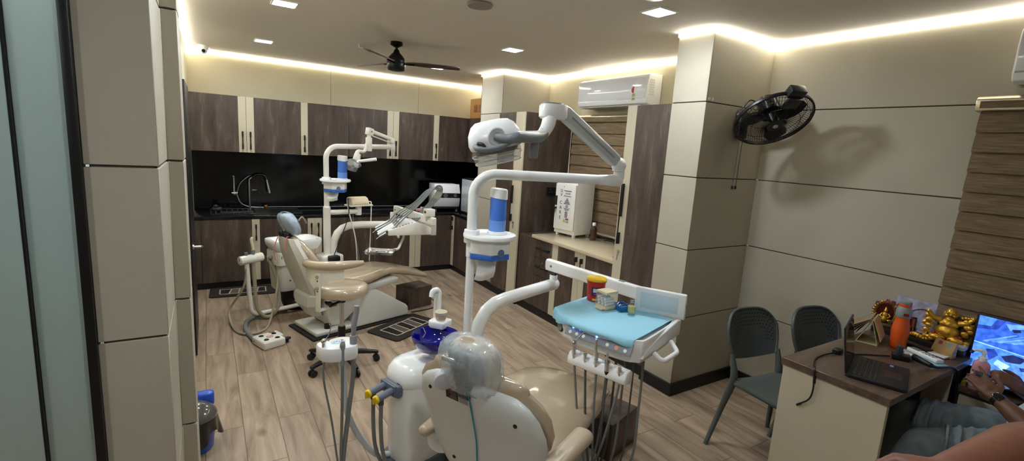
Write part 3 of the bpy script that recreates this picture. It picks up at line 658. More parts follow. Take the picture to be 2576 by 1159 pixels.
# printed sticker sheet
g = G(); M_ = onuv(0, 0)
def st(g, y, z, w_, h): g.box(-0.0236, -0.0222, y-w_/2, y+w_/2, z-h/2, z+h/2)
st(g, 0.115, 0.36, 0.115, 0.32); sk = obj('sticker_sheet', g, mat('sticker_white', (224, 222, 220), 0.45), d)
g = G()
def s2(y, z, w_, h): g.box(-0.0246, -0.0234, y-w_/2, y+w_/2, z-h/2, z+h/2)
s2(0.115, 0.503, 0.105, 0.008); s2(0.115, 0.447, 0.105, 0.006)
for k in range(7): s2(0.115, 0.425-0.0105*k, 0.012+0.0135*k, 0.006)
for k in range(3): s2(0.115, 0.345-0.009*k, 0.036, 0.005)
for k in range(4): s2(0.115, 0.315-0.008*k, 0.09-0.014*k, 0.004)
for k in range(6): s2(0.117, 0.275-0.0115*k, 0.040, 0.007)
s2(0.10, 0.198, 0.044, 0.014)
for k in range(3): s2(0.095, 0.180-0.009*k, 0.04, 0.003)
obj('sticker_print', g, M_PRINT, sk)
text('sticker_name', 'ALAB', 0.030, T(-0.0020, 0, 0) @ onuv(0.112, 0.475), M_PRINT, sk)
g = G(); g.prism([(-0.018, -0.016), (0.018, -0.016), (0, 0.018)], 0, 0.0025, M=onuv(0.140, 0.182)); obj('warning_triangle', g, mat('warn_yellow', (190, 160, 40), 0.5), sk)
g = G(); g.box(-0.0252, -0.0240, 0.078, 0.118, 0.196, 0.206); g.box(-0.0252, -0.0240, 0.145, 0.165, 0.447, 0.453); obj('red_bars', g, mat('print_red', (170, 40, 36), 0.5), sk)
g = G(); g.cyl((-0.0245, 0.172, 0.548), (-0.022, 0.172, 0.548), 0.005, n=12); obj('pilot_lamp', g, mat('pilot_red', (190, 50, 36), 0.4), d)
setF()
g = G(); g.lathe([(0.002, 0), (0.034, 0), (0.037, 0.004), (0.037, 0.115), (0.032, 0.135), (0.016, 0.15), (0.015, 0.16), (0.002, 0.16)], M=T(3.49, 3.86, 0.901)); 
t = thing('brown_bottle', 'brown glass bottle with white cap beside the UV steriliser', 'bottle', (3.49, 3.86, 0.90)); obj('bottle', g, mat('amber_glass', (62, 34, 26), 0.15, coat=0.5), t)
g = G(); g.cyl((3.49, 3.86, 1.058), (3.49, 3.86, 1.092), 0.018, n=20, bev=0.003); obj('cap', g, M_WHITE, t)
g = G(); g.tube(spline([(3.60, 3.80, 0.906), (3.62, 3.70, 0.907), (3.58, 3.60, 0.906), (3.63, 3.50, 0.907), (3.66, 3.42, 0.906)], 6), 0.006, 8); g.tube(spline([(3.62, 3.92, 0.907), (3.66, 3.75, 0.92), (3.64, 3.62, 0.908)], 6), 0.006, 8); g.ball((3.60, 3.93, 0.918), (0.03, 0.022, 0.016)); obj('power_lead', g, M_BLACK, label='black power lead on the beige counter behind the brown bottle', cat='cable')
g = G(); g.tube([(3.09, 3.13, 0.905), (3.16, 3.10, 0.905)], 0.005, 8); obj('pen', g, M_BLUE, label='pen lying at the near end of the beige counter', cat='pen')
# ================================================================ ceiling fan
t = thing('ceiling_fan', 'black ceiling fan with three brown blades', 'ceiling fan', (1.545, 4.66, 2.47))
cx, cy = 1.545, 4.66
g = G(); g.lathe([(0.002, 0), (0.055, 0), (0.058, -0.03), (0.018, -0.05), (0.002, -0.05)], M=T(cx, cy, ZC)); g.cyl((cx, cy, 2.64), (cx, cy, ZC-0.04), 0.012); obj('down_rod', g, M_BLACKM, t)
g = G(); g.lathe([(0.015, 0.115), (0.022, 0.11), (0.03, 0.085), (0.055, 0.06), (0.075, 0.035), (0.08, 0.01), (0.08, 0.0)], M=T(cx, cy, 2.555)); g.lathe([(0.084, 0.0), (0.086, -0.005), (0.086, -0.06), (0.075, -0.076), (0.04, -0.084), (0.002, -0.086)], M=T(cx, cy, 2.555)); obj('motor_housing', g, mat('fan_black', (24, 26, 27), 0.3, metal=0.4), t)
M_BLADE = streaks('fan_blade_brown', (62, 44, 36), (84, 62, 50), (104, 80, 66), (20, 20, 8), 0.35)
for a in (-18, 228, 108):
    Mb = T(cx, cy, 2.55) @ RZ(radians(a)) @ RX(radians(-11))
    g = G(); g.prism([(0.09, -0.03), (0.18, -0.045), (0.30, -0.055), (0.55, -0.048), (0.60, -0.03), (0.61, 0.0), (0.60, 0.035), (0.30, 0.05), (0.16, 0.042), (0.09, 0.03)], -0.004, 0.004, M=Mb, bev=0.002); bl = obj('blade', g, M_BLADE, t)
    g = G(); g.box(0.07, 0.17, -0.02, 0.02, -0.012, -0.004, 0.003, M=Mb); obj('blade_bracket', g, M_BLACKM, bl)
# ================================================================ wall fan on the pillar
t = thing('wall_fan', 'black wall fan tilted down on the near pillar with two pull cords', 'fan', (3.41, 2.27, 2.14))
wx, wz = 3.41, 2.16
g = G(); g.cyl((wx, 2.268, wz), (wx, 2.235, wz), 0.062, 0.055, n=28, bev=0.006); g.box(wx-0.05, wx+0.05, 2.225, 2.268, wz-0.16, wz+0.02, 0.012); obj('wall_plate', g, M_BLACK, t)
fc = V(3.345, 1.975, 2.13); vd = fc-V(0, 0, 1.82); vd.normalize()
rt = vd.cross(V(0, 0, 1)).normalized(); upv = rt.cross(vd)
fn = (-vd*0.60+(rt*0.34-upv*0.74)).normalized()      # the way the grille faces
q = V(0, 0, 1).rotation_difference(fn).to_matrix().to_4x4(); q.translation = fc
back = fc-fn*0.14
g = G(); g.tube(fillet([(wx, 2.235, wz), (wx, 2.12, wz+0.01), tuple(back)], 0.06), 0.024); obj('neck', g, M_BLACK, t)
g = G(); g.lathe([(0.002, -0.19), (0.05, -0.19), (0.066, -0.175), (0.072, -0.10), (0.078, -0.055), (0.002, -0.05)], M=q, n=32); obj('motor', g, mat('fan_motor_silver_black', (52, 54, 56), 0.25, metal=0.8), t)
Rg = 0.252
g = G(); g.lathe([(Rg-0.006, -0.012), (Rg+0.004, -0.012), (Rg+0.007, 0), (Rg+0.004, 0.012), (Rg-0.006, 0.012), (Rg-0.006, -0.012)], M=q, n=64, cap=False); obj('rim', g, M_BLACK, t)
g = G()
for k in range(84):
    a = 2*pi*k/84
    for s, h, r0 in ((1, 0.055, 0.05), (-1, -0.065, 0.075)):
        P = [q @ V(r*cos(a+0.12*s*(1-r/Rg)), r*sin(a+0.12*s*(1-r/Rg)), z) for r, z in ((r0, h), (Rg*0.62, h*0.95), (Rg*0.88, h*0.62), (Rg*0.97, h*0.28), (Rg, 0))]
        g.tube(P, 0.0014, 4, cap=False)
for s, h in ((1, 0.053), (-1, -0.062)):
    for rr, hh in ((Rg*0.62, h*0.95), (Rg*0.88, h*0.62)):
        g.tube([q @ V(rr*cos(2*pi*k/48), rr*sin(2*pi*k/48), hh) for k in range(49)], 0.0016, 5, cap=False)
obj('wire_guard', g, M_BLACKM, t)
g = G(); g.lathe([(0.002, 0.062), (0.05, 0.062), (0.056, 0.055), (0.05, 0.048), (0.002, 0.048)], M=q); hb = obj('front_badge', g, M_BLACK, t)
g = G(); g.lathe([(0.002, 0.065), (0.016, 0.065), (0.018, 0.061)], M=q, n=20); obj('badge_disc', g, mat('badge_silver', (170, 172, 174), 0.35, metal=0.7), hb)
for k in range(3):
    a0 = 2*pi*k/3+0.5
    def bl(u, v, a0=a0):
        r = 0.035+0.185*u; wdt = 0.5+0.65*math.sin(pi*min(1, 0.25+u*0.75))
        a = a0+(v-0.5)*wdt+0.25*u
        return q @ V(r*cos(a), r*sin(a), 0.018-0.036*(v-0.0)*(1-0.3*u))
    g = G(); g.grid(bl, 8, 8, 0.002); obj('blade', g, mat('smoke_blade', (30, 31, 33), 0.3), t)
g = G(); g.lathe([(0.002, 0.03), (0.025, 0.028), (0.032, 0.0), (0.032, -0.05), (0.002, -0.05)], M=q); obj('hub', g, M_BLACK, t)
# control bridge clipped over the rim (upper side)
e1 = (rt*0.05+upv*1.0); e1 = (e1-fn*e1.dot(fn)).normalized(); e2 = fn.cross(e1)
Mc = Matrix((e2, e1, fn)).transposed().to_4x4(); Mc.translation = fc
g = G(); g.box(-0.055, 0.055, Rg-0.02, Rg+0.045, -0.03, 0.03, 0.008, M=Mc); g.box(-0.05, 0.05, Rg-0.10, Rg-0.01, 0.03, 0.05, 0.006, M=Mc); obj('bridge', g, mat('bridge_dark', (40, 42, 44), 0.3), t)
for dx in (-0.02, 0.02):
    g = G(); g.tube([(wx+dx, 2.238, wz-0.14), (wx+dx-0.012, 2.236, 1.64)], 0.0022, 6); pc = obj('pull_cord', g, M_DGREY, t)
    g = G(); g.cyl((wx+dx-0.012, 2.236, 1.645), (wx+dx-0.012, 2.236, 1.62), 0.008, n=12, bev=0.002); obj('cord_knob', g, M_BLACK, pc)
g = G(); g.tube(spline([(wx-0.03, 2.245, wz+0.06), (wx+0.0, 2.20, wz+0.12), (wx+0.05, 2.12, wz+0.06)], 6), 0.005, 8); obj('supply_lead', g, M_BLACK, t)
# ================================================================ dental units
FA = T(0.710, 4.610, 0) @ RZ(radians(16.6))     # far unit: x from head to foot, y towards its pole
FB = T(0.907, 1.681, 0) @ RZ(radians(16.6))     # near unit
FBC = T(0.921, 1.655, 0) @ RZ(radians(25))      # near chair, turned a little on its base
M_VINYL = mat('tan_vinyl', (182, 164, 138), 0.3, coat=1.0, coatr=0.06, bump=(38, 0.12))
M_TAN = mat('tan_pad', (184, 167, 142), 0.32, coat=0.6, bump=(30, 0.06))
M_SHELL = mat('white_shell', (214, 216, 212), 0.25, coat=0.4)
M_RUB = mat('black_rubber', (24, 24, 25), 0.6)
def film_mat(name, tint, opac):
    m = bpy.data.materials.new(name); m.use_nodes = True; nt = m.node_tree; out = nt.nodes['Material Output']
    b = nt.nodes['Principled BSDF']; b.inputs['Base Color'].default_value = lin(tint)+(1,); b.inputs['Roughness'].default_value = 0.15; b.inputs['Coat Weight'].default_value = 0.6
    tr = nt.nodes.new('ShaderNodeBsdfTransparent'); mx = nt.nodes.new('ShaderNodeMixShader')
    tc = nt.nodes.new('ShaderNodeTexCoord'); n = nt.nodes.new('ShaderNodeTexNoise'); n.inputs['Scale'].default_value = 7; n.inputs['Detail'].default_value = 6; n.inputs['Distortion'].default_value = 2.0
    nt.links.new(tc.outputs['Object'], n.inputs['Vector'])
    bp = nt.nodes.new('ShaderNodeBump'); bp.inputs['Strength'].default_value = 0.8; bp.inputs['Distance'].default_value = 0.02
    nt.links.new(n.outputs['Fac'], bp.inputs['Height']); nt.links.new(bp.outputs[0], b.inputs['Normal'])
    r = nt.nodes.new('ShaderNodeMapRange'); r.inputs['From Min'].default_value = 0.3; r.inputs['From Max'].default_value = 0.75; r.inputs['To Min'].default_value = opac*0.72; r.inputs['To Max'].default_value = min(1, opac*1.3)
    nt.links.new(n.outputs['Fac'], r.inputs['Value'])
    nt.links.new(r.outputs[0], mx.inputs[0]); nt.links.new(tr.outputs[0], mx.inputs[1]); nt.links.new(b.outputs[0], mx.inputs[2]); nt.links.new(mx.outputs[0], out.inputs[0])
    return m
M_FILM = film_mat('clear_plastic_bag', (222, 234, 238), 0.36)
M_FILMB = film_mat('bluish_plastic_bag', (186, 208, 236), 0.6)
M_CLEAR = film_mat('clear_acrylic', (206, 210, 210), 0.34); M_ACR = film_mat('thin_acrylic', (225, 228, 226), 0.12)
def pad(g, sec, n=32, p=3.0, l0=0.0, round_end=True, M=None):
    """cushion: sections (a, z, half width, half thickness) along a path in the a-z plane; rounded ends"""
    P = [V(s[0], 0, s[1]) for s in sec]; rings = []
    S2 = []
    for i, s in enumerate(sec):
        t = (P[min(i+1, len(P)-1)]-P[max(i-1, 0)]).normalized(); S2.append((P[i], t, s[2], s[3]))
    if round_end:
        a = S2[0]; b = S2[-1]
        pre = [(a[0]-a[1]*a[3]*sin(u), a[1], max(0.004, a[2]-a[3]*(1-cos(u))), a[3]*cos(u)) for u in (radians(86), radians(65), radians(40), radians(18))]
        post = [(b[0]+b[1]*b[3]*sin(u), b[1], max(0.004, b[2]-b[3]*(1-cos(u))), b[3]*cos(u)) for u in (radians(18), radians(40), radians(65), radians(86))]
        S2 = pre+S2+post
    for c, t, hw, ht in S2:
        nn = V(0, 1, 0).cross(t)      # across thickness
        rings.append([c+V(0, l0, 0)+V(0, q.x, 0)+nn*q.y for q in sup(hw, ht, n, p)])
    return g.loft(rings, True, True, M)
# ---------------------------------------------------------------- near chair
setF(FBC)
ch = thing('dental_chair', 'near dental chair with tan seat and white back shell, headrest wrapped in clear plastic', 'dental chair', group='dental chairs')
g = G(); g.loft([sup(0.55, 0.26, 40, 4, z, 0.50) for z in (0.0, 0.045)]+[sup(0.535, 0.245, 40, 4, 0.055, 0.50)]); obj('base_plate', g, M_SHELL, ch)
g = G(); g.prism([(0.28, 0.05), (1.0, 0.05), (1.0, 0.13), (0.62, 0.36), (0.34, 0.38)], -0.15, 0.15, M=RX(pi/2), bev=0.03, seg=3); obj('lift_cover', g, M_SHELL, ch)
g = G(); pad(g, [(0.20, 0.40, 0.20, 0.03), (0.60, 0.40, 0.22, 0.03), (0.95, 0.34, 0.18, 0.025)], p=5); obj('seat_frame', g, M_SHELL, ch)
g = G(); pad(g, [(0.17, 0.475, 0.23, 0.05), (0.32, 0.475, 0.295, 0.06), (0.50, 0.485, 0.30, 0.058), (0.70, 0.50, 0.295, 0.055), (0.86, 0.495, 0.27, 0.050), (0.98, 0.465, 0.24, 0.045), (1.08, 0.42, 0.21, 0.04), (1.16, 0.37, 0.19, 0.036)], p=2.6); obj('seat', g, M_VINYL, ch)
backp = [(0.175, 0.46), (0.135, 0.54), (0.10, 0.62), (0.068, 0.70), (0.045, 0.77), (0.030, 0.825), (0.022, 0.862)]
hws = [0.22, 0.275, 0.325, 0.352, 0.345, 0.31, 0.25]
g = G(); pad(g, [(a, z, h, 0.042) for (a, z), h in zip(backp, hws)], p=2.3); obj('backrest', g, M_VINYL, ch)
# white shell: domed towards the back, narrowing downwards
g = G(); rings = []
sp = [(0.150, 0.24, 0.05, 0.20), (0.112, 0.33, 0.06, 0.245), (0.085, 0.42, 0.065, 0.28), (0.065, 0.52, 0.07, 0.31), (0.045, 0.62, 0.07, 0.33), (0.012, 0.70, 0.065, 0.333), (-0.012, 0.77, 0.055, 0.312), (-0.025, 0.815, 0.045, 0.27), (-0.022, 0.845, 0.032, 0.205), (-0.012, 0.862, 0.018, 0.11), (-0.002, 0.868, 0.006, 0.03)]
for a, z, dpt, hw in sp:
    ring = []
    for k in range(40):
        u = -1+2*k/39; ring.append(V(a-dpt*(1-abs(u)**2.6)**(1/2.0)*0.75+0.02, hw*u, z))
    for k in range(40):
        u = 1-2*k/39; ring.append(V(a+0.028, hw*u*0.985, z))
    rings.append(ring)
g.loft(rings); shl = obj('back_shell', g, M_SHELL, ch, ang=60, label='white back shell')
def shell_pt(l, z):
    for i in range(len(sp)-1):
        if sp[i][1] <= z <= sp[i+1][1]:
            f = (z-sp[i][1])/(sp[i+1][1]-sp[i][1]); a, zz, d, h = [sp[i][j]*(1-f)+sp[i+1][j]*f for j in range(4)]
            return V(a-d*(1-abs(l/h)**2.6)**0.5*0.75+0.02, l, z)
for l, z in ((0.235, 0.755), (-0.215, 0.735), (0.15, 0.40), (-0.15, 0.36)):
    p = shell_pt(l, z); g = G(); g.cyl(p+V(-0.003, 0, 0), p+V(0.01, 0, 0), 0.009, n=16); obj('screw_recess', g, M_BLACK, shl)
# rating plate
g = G()
for (l0, l1, z0, z1, dx) in ((0.065, 0.135, 0.745, 0.80, 0),):
    q = [shell_pt(l0, z0), shell_pt(l1, z0), shell_pt(l1, z1), shell_pt(l0, z1)]
    g.quad(*[p+V(-0.0025, 0, 0.0005) for p in q])
pl = obj('rating_plate', g, mat('plate_black', (24, 22, 22), 0.4), shl)
g = G(); q = [shell_pt(0.012, 0.745), shell_pt(0.060, 0.745), shell_pt(0.060, 0.795), shell_pt(0.012, 0.795)]; g.quad(*[p+V(-0.0025, 0, 0.0005) for p in q]); obj('grey_plate', g, mat('plate_grey', (150, 150, 150), 0.5), shl)
g = G()
for k in range(6):
    z = 0.752+0.0075*k; q = [shell_pt(0.072, z), shell_pt(0.112-0.006*(k % 3), z), shell_pt(0.112-0.006*(k % 3), z+0.003), shell_pt(0.072, z+0.003)]; g.quad(*[p+V(-0.0038, 0, 0.0007) for p in q])
obj('plate_print', g, mat('plate_print_grey', (140, 130, 118), 0.6), pl)
g = G(); q = [shell_pt(0.09, 0.782), shell_pt(0.130, 0.782), shell_pt(0.130, 0.793), shell_pt(0.09, 0.793)]; g.quad(*[p+V(-0.0038, 0, 0.0007) for p in q]); obj('plate_red_line', g, mat('plate_red', (150, 44, 40), 0.6), pl)
# headrest
hr_t = 0.30
Mh = T(-0.030, 0.015, 0.930) @ RY(radians(-16))
g = G(); g.loft([[Mh @ V(0.035+0.038*(q_x), y, z) for (q_x, y, z) in ring] for ring in [[(d, math.copysign(abs(cos(a))**0.75, cos(a))*0.122*s, math.copysign(abs(sin(a))**0.8, sin(a))*0.100*s) for a in [2*pi*k/36 for k in range(36)]] for d, s in ((-1.0, 0.2), (-1.0, 0.80), (-0.8, 0.93), (-0.3, 1.0), (0.4, 1.0), (0.85, 0.92), (1.0, 0.75), (1.05, 0.2))]]); obj('headrest', g, M_TAN, ch)
g = G(); g.box(-0.030, -0.002, -0.075, 0.09, -0.07, 0.075, 0.014, 3, M=Mh); hb = obj('headrest_bracket', g, mat('bracket_grey', (108, 112, 114), 0.4), ch)
g = G(); g.box(-0.055, -0.022, -0.015, 0.05, -0.15, 0.03, 0.01, 3, M=Mh); obj('hinge_arm', g, M_DGREY, hb)
g = G(); g.cyl(Mh @ V(-0.045, 0.10, 0.035), Mh @ V(-0.045, 0.03, 0.032), 0.014, n=18, bev=0.003); obj('chrome_pin', g, M_CHROME, hb, label='chrome pin')
g = G(); g.cyl(Mh @ V(-0.045, 0.115, -0.065), Mh @ V(-0.075, 0.085, -0.068), 0.046, n=36, bev=0.008); obj('locking_knob', g, mat('knob_grey', (196, 200, 204), 0.35), hb, label='pale round locking knob')
g = G(); g.cyl((-0.015, 0.005, 0.80), Mh @ V(-0.025, 0.0, -0.05), 0.018, n=14); obj('headrest_stem', g, M_DGREY, ch)
# loose plastic bag round the headrest: gathered at the bottom
random.seed(5)
g = G(); rings = []
prof = ((0.0, 0.25), (0.015, 0.55), (0.05, 0.82), (0.12, 0.98), (0.22, 1.06), (0.34, 1.10), (0.46, 1.12), (0.58, 1.11), (0.68, 1.08), (0.77, 1.03), (0.85, 0.95), (0.91, 0.86), (0.96, 0.75), (1.0, 0.66))
for i, (t, sc) in enumerate(prof):
    z = 0.118-0.255*t; ring = []
    for k in range(120):
        a = 2*pi*k/120
        rid = 0.030*(abs(sin(3.5*a+0.9*sin(4*t+a)))-0.5)+0.022*(abs(sin(8*a+5*t+sin(3*a)))-0.5)+0.012*sin(17*a+9*t)
        wob = 1+rid*(0.4+0.9*t)+(0.05*sin(30*a) if t > 0.84 else 0)+random.uniform(-0.004, 0.004)
        ring.append(Mh @ V(0.006+0.080*sc*wob*math.copysign(abs(cos(a))**0.8, cos(a)), 0.132*sc*wob*math.copysign(abs(sin(a))**0.85, sin(a)), z+0.010*sin(2*a+1)*t))
    rings.append(ring)
g.loft(rings, cap=False)
bag = obj('plastic_bag', g, M_FILM, ch, label='clear plastic bag over the headrest', ang=80)
g = G(); g.tube([Mh @ V(0.006+0.078*0.68*cos(a), 0.130*0.70*sin(a), -0.122+0.004*sin(17*a)) for a in [2*pi*k/72 for k in range(73)]], 0.0032, 6, cap=False)
obj('gathered_hem', g, mat('hem_blue', (96, 140, 176), 0.6), bag, label='bluish gathered hem')
g = G(); g.tube(spline([shell_pt(0.0, 0.80)+V(-0.02, 0, 0.03), shell_pt(-0.004, 0.77)+V(-0.008, 0, 0), shell_pt(-0.006, 0.68)+V(-0.006, 0, 0), shell_pt(-0.006, 0.56)+V(-0.006, 0, 0), shell_pt(0.004, 0.42)+V(-0.006, 0, 0), shell_pt(0.012, 0.30)+V(-0.006, 0, 0)], 6), 0.0032, 8)
obj('teal_cord', g, mat('teal', (44, 138, 158), 0.6), label='teal cord hanging down the white back shell of the near chair', cat='cord')
# arms
for s, a0, a1, z, l in ((-1, -0.12, 0.275, 0.615, -0.385), (1, 0.10, 0.33, 0.43, 0.365)):
    g = G(); pad(g, [(a0, z, 0.034, 0.028), ((a0+a1)/2, z+0.004, 0.044, 0.032), (a1, z, 0.047, 0.034)], p=2.2, l0=l, n=24); ar = obj('armrest', g, M_TAN, ch)
    g = G(); g.tube(fillet([(a0+0.10, l, z-0.03), (a0+0.12, l, z-0.18), (0.25, l*0.75, 0.38)] if s < 0 else [(a0+0.05, l, z-0.02), (a0+0.06, l, 0.30), (0.25, l*0.6, 0.33)], 0.06), 0.026, 14); obj('arm_post', g, M_WHITEM, ar)
# ---------------------------------------------------------------- near unit: cabinet, bowl, pole
setF(FB)
un = thing('dental_unit', 'near dental unit column with blue glass bowl and white pole', 'dental unit', (0.30, 0.62, 0), group='dental units')
UZ = 0.565
g = G(); rings = [sup(0.155, 0.115, 44, 3.2, z, 0.255, 0.655) for z in (0.085, 0.10)]+[sup(0.165*s, 0.125*s, 44, 3.0, z, 0.255, 0.655) for z, s in ((0.14, 1.0), (0.45, 1.03), (UZ-0.025, 1.04))]; g.loft(rings); obj('cabinet', g, M_WHITEM, un)
g = G(); g.loft([sup(0.178*s, 0.136*s, 44, 3.0, z, 0.255, 0.655) for z, s in ((UZ-0.024, 0.985), (UZ-0.02, 1.0), (UZ+0.01, 1.0), (UZ+0.045, 0.95), (UZ+0.075, 0.80), (UZ+0.082, 0.6), (UZ+0.084, 0.2))]); obj('lid', g, M_WHITEM, un)
g = G(); g.box(0.078, 0.0795, 0.60, 0.66, UZ-0.013, UZ-0.001); obj('maker_mark', g, mat('mark_grey', (60, 62, 66), 0.5), un)
g = G(); g.loft([sup(0.17, 0.14, 36, 3, z, 0.24, 0.66) for z in (0.0, 0.085)]); obj('plinth', g, M_DGREY, un)
bc = V(0.325, 0.615, 0.655)
g = G(); g.lathe([(0.045, -0.05), (0.042, -0.03), (0.03, 0.01), (0.028, 0.03)], M=T(*bc)); obj('bowl_neck', g, M_WHITEM, un)
M_BLUEG = mat('blue_glass', (14, 18, 128), 0.06, coat=0.7, emit=None)
g = G(); g.lathe([(0.024, 0.022), (0.06, 0.024), (0.10, 0.042), (0.126, 0.078), (0.134, 0.116), (0.131, 0.121), (0.126, 0.116), (0.118, 0.082), (0.094, 0.050), (0.06, 0.034), (0.02, 0.032)], M=T(*bc), n=56); obj('spittoon_bowl', g, M_BLUEG, un, label='deep blue glass spittoon bowl')
# cup filler: shelf and spout
cp = V(0.435, 0.715, 0.775)
Mcp = T(*cp) @ RZ(radians(20))
g = G(); g.prism([(-0.05, -0.05), (0.05, -0.058), (0.06, 0.05), (-0.035, 0.055), (-0.055, 0.035)], -0.012, 0.03, M=Mcp, bev=0.008, seg=3); obj('cup_shelf', g, M_WHITEM, un)
g = G(); g.cyl(Mcp @ V(0.01, 0.02, -0.16), Mcp @ V(0.01, 0.02, 0.005), 0.02, n=18); obj('shelf_column', g, M_WHITEM, un)
g = G(); g.tube(fillet([Mcp @ V(0.03, 0.035, 0.02), Mcp @ V(0.03, 0.035, 0.20), Mcp @ V(-0.020, 0.045, 0.20), Mcp @ V(-0.024, 0.045, 0.168)], 0.022), [0.024, 0.019, 0.017, 0.016, 0.016], 14); obj('water_spout', g, M_WHITEM, un)
# suction connectors on the end face
g = G(); g.box(0.055, 0.095, 0.585, 0.725, 0.49, 0.56, 0.012, 3); g.box(0.045, 0.060, 0.595, 0.725, 0.50, 0.56, 0.004); cn = obj('suction_manifold', g, mat('manifold_grey', (98, 106, 122), 0.4), un)
for yy, zz in ((0.695, 0.535), (0.625, 0.530)):
    g = G(); g.cyl((0.06, yy, zz), (-0.045, yy-0.008, zz-0.01), 0.019, n=20, bev=0.003); vv = obj('valve', g, mat('valve_grey', (108, 116, 132), 0.4), un)
    g = G(); g.cyl((-0.045, yy-0.008, zz-0.01), (-0.060, yy-0.009, zz-0.012), 0.022, n=20, bev=0.003); g.box(-0.072, -0.056, yy-0.014, yy-0.004, zz-0.032, zz+0.008, 0.003); obj('valve_cap', g, mat('valve_yellow', (232, 196, 28), 0.35), vv, label='yellow valve cap')
    g = G(); g.cyl((-0.02, yy-0.006, zz-0.012), (-0.02, yy-0.006, zz-0.05), 0.013, 0.015, n=16); obj('elbow', g, M_DGREY, vv)
    g = G(); g.tube(spline([(-0.02, yy-0.006, zz-0.045), (-0.018, yy-0.005, 0.35), (0.0, yy, 0.2), (0.03, yy-0.02, 0.10), (0.10, yy-0.03, 0.055)], 6), 0.0105, 10); obj('suction_hose', g, M_HOSE, un)
# pole with the lamp arm
tip = V(1.212, 0.069, 1.672); pole = V(0.525, 0.574, 0.55)
g = G(); g.cyl((0.53, 0.574, 0.10), (0.525, 0.574, 1.215), 0.0245, n=28); g.cyl((0.525, 0.574, 1.20), (0.525, 0.574, 1.216), 0.0285, n=28, bev=0.003)
obj('pole', g, M_WHITEM, un)
g = G(); d = (tip-V(0.52, 0.574, 1.672)).normalized()
g.tube(fillet([(0.525, 0.574, 1.21), (0.52, 0.574, 1.672), tuple(tip-d*0.12)], 0.125, 12), 0.0285, 28); obj('lamp_arm', g, M_WHITEM, un)
g = G(); g.tube([tip-d*0.125, tip-d*0.05, tip, tip+d*0.02], [0.0285, 0.034, 0.036, 0.026], 24); g.cyl(tip+V(0, 0, 0.01), tip+V(0, 0, 0.075), 0.032, n=24, bev=0.004); obj('arm_joint', g, M_WHITE, un)
g = G(); g.box(0.40, 0.68, 0.46, 0.72, 0.02, 0.12, 0.03, 3); g.cyl((0.53, 0.574, 0.1), (0.53, 0.574, 0.30), 0.055, n=28); obj('pole_foot', g, M_WHITEM, un)
# ---------------------------------------------------------------- near operating lamp
lt = thing('operating_lamp', 'large modern white operating lamp with grey handles over the near chair', 'operating lamp', (1.21, 0.07, 1.74), group='operating lamps')
a0 = tip+V(-0.01, 0.0, 0.075); el = V(0.785, 0.228, 2.028)
g = G(); g.ball(a0+V(0, 0, 0.015), (0.048, 0.042, 0.046)); g.cyl(a0+V(0, 0, -0.02), a0+V(0, 0, 0.02), 0.036, n=24, bev=0.004); obj('lower_joint', g, M_WHITE, lt)
dv = (el-a0).normalized(); sd = dv.cross(V(0, 0, 1)).normalized(); un2 = sd.cross(dv)
Ms = Matrix((dv, sd, un2)).transposed().to_4x4(); Ms.translation = a0+V(0, 0, 0.02); Ls = (el-a0).length
g = G(); g.loft([[Ms @ V(x, q.x, q.y) for q in sup(0.033*s, 0.038*s, 24, 3.4)] for x, s in ((0.03, 0.85), (0.05, 1.0), (Ls-0.05, 1.06), (Ls-0.02, 0.9))]); sa = obj('spring_arm', g, mat('lamp_arm_grey', (196, 200, 200), 0.28, coat=0.3), lt)
g = G(); g.box(0.08, Ls-0.08, -0.035, -0.0325, -0.008, 0.004, 0.001, 1, M=Ms); obj('arm_groove', g, mat('groove_grey', (150, 155, 156), 0.4), sa)
g = G(); g.loft([[V(el.x-0.035, el.y+0.008, z)+V(*(RZ(radians(-30)) @ V(q.x, q.y, 0))) for q in sup(0.075*s, 0.047*s, 28, 3)] for z, s in ((1.985, 0.85), (1.995, 1.0), (2.05, 1.0), (2.062, 0.88))]); ej = obj('elbow_housing', g, M_WHITE, lt)
g = G(); g.loft([[V(el.x-0.035, el.y+0.008, z)+V(*(RZ(radians(-30)) @ V(q.x, q.y, 0))) for q in sup(0.066*s, 0.038*s, 28, 2.6)] for z, s in ((2.058, 1.0), (2.069, 0.8), (2.072, 0.3))]); obj('elbow_cap', g, M_GREY, ej, label='grey elbow cap')
g = G(); g.loft([[V(0.598, 0.226, 0)+V(q.x, q.y, z) for q in sup(0.026*s, 0.016*s, 20, 3)] for z, s in ((1.775, 0.75), (1.783, 1.0), (1.85, 1.1), (1.875, 1.0))]); obj('grip', g, M_GREY, lt, label='grey hanging grip')
# lamp head: domed housing facing the chair (down and towards the camera side)
hc = V(0.40, 0.318, 1.868)
wl = V(0.212, -0.132, 0.062).normalized()            # long axis, left to right in the view
up = V(-0.015, -0.02, 0.19); up = (up-wl*up.dot(wl)).normalized(); fw = wl.cross(up)
if fw.dot(V(-1, -1, 0)) < 0: fw = -fw
Mh2 = Matrix((wl, up, fw)).transposed().to_4x4(); Mh2.translation = hc
def hring(y, z, wx, wz, n=36, p=3): return [Mh2 @ V(q.x, y, z+q.y) for q in sup(wx, wz, n, p)]
g = G(); g.loft([hring(-0.048, 0.0, 0.128, 0.055), hring(-0.025, 0.0, 0.135, 0.062), hring(0.02, -0.004, 0.130, 0.058), hring(0.060, -0.014, 0.108, 0.045), hring(0.076, -0.02, 0.085, 0.03), hring(0.081, -0.024, 0.05, 0.012)]); hd = obj('lamp_head', g, M_WHITE, lt)
g = G(); g.lathe([(0.036, 0), (0.045, 0.004), (0.040, 0.008), (0.030, 0.004)], M=Mh2 @ T(-0.005, 0.012, 0.057)); obj('neck_ring', g, M_SHELL, hd)
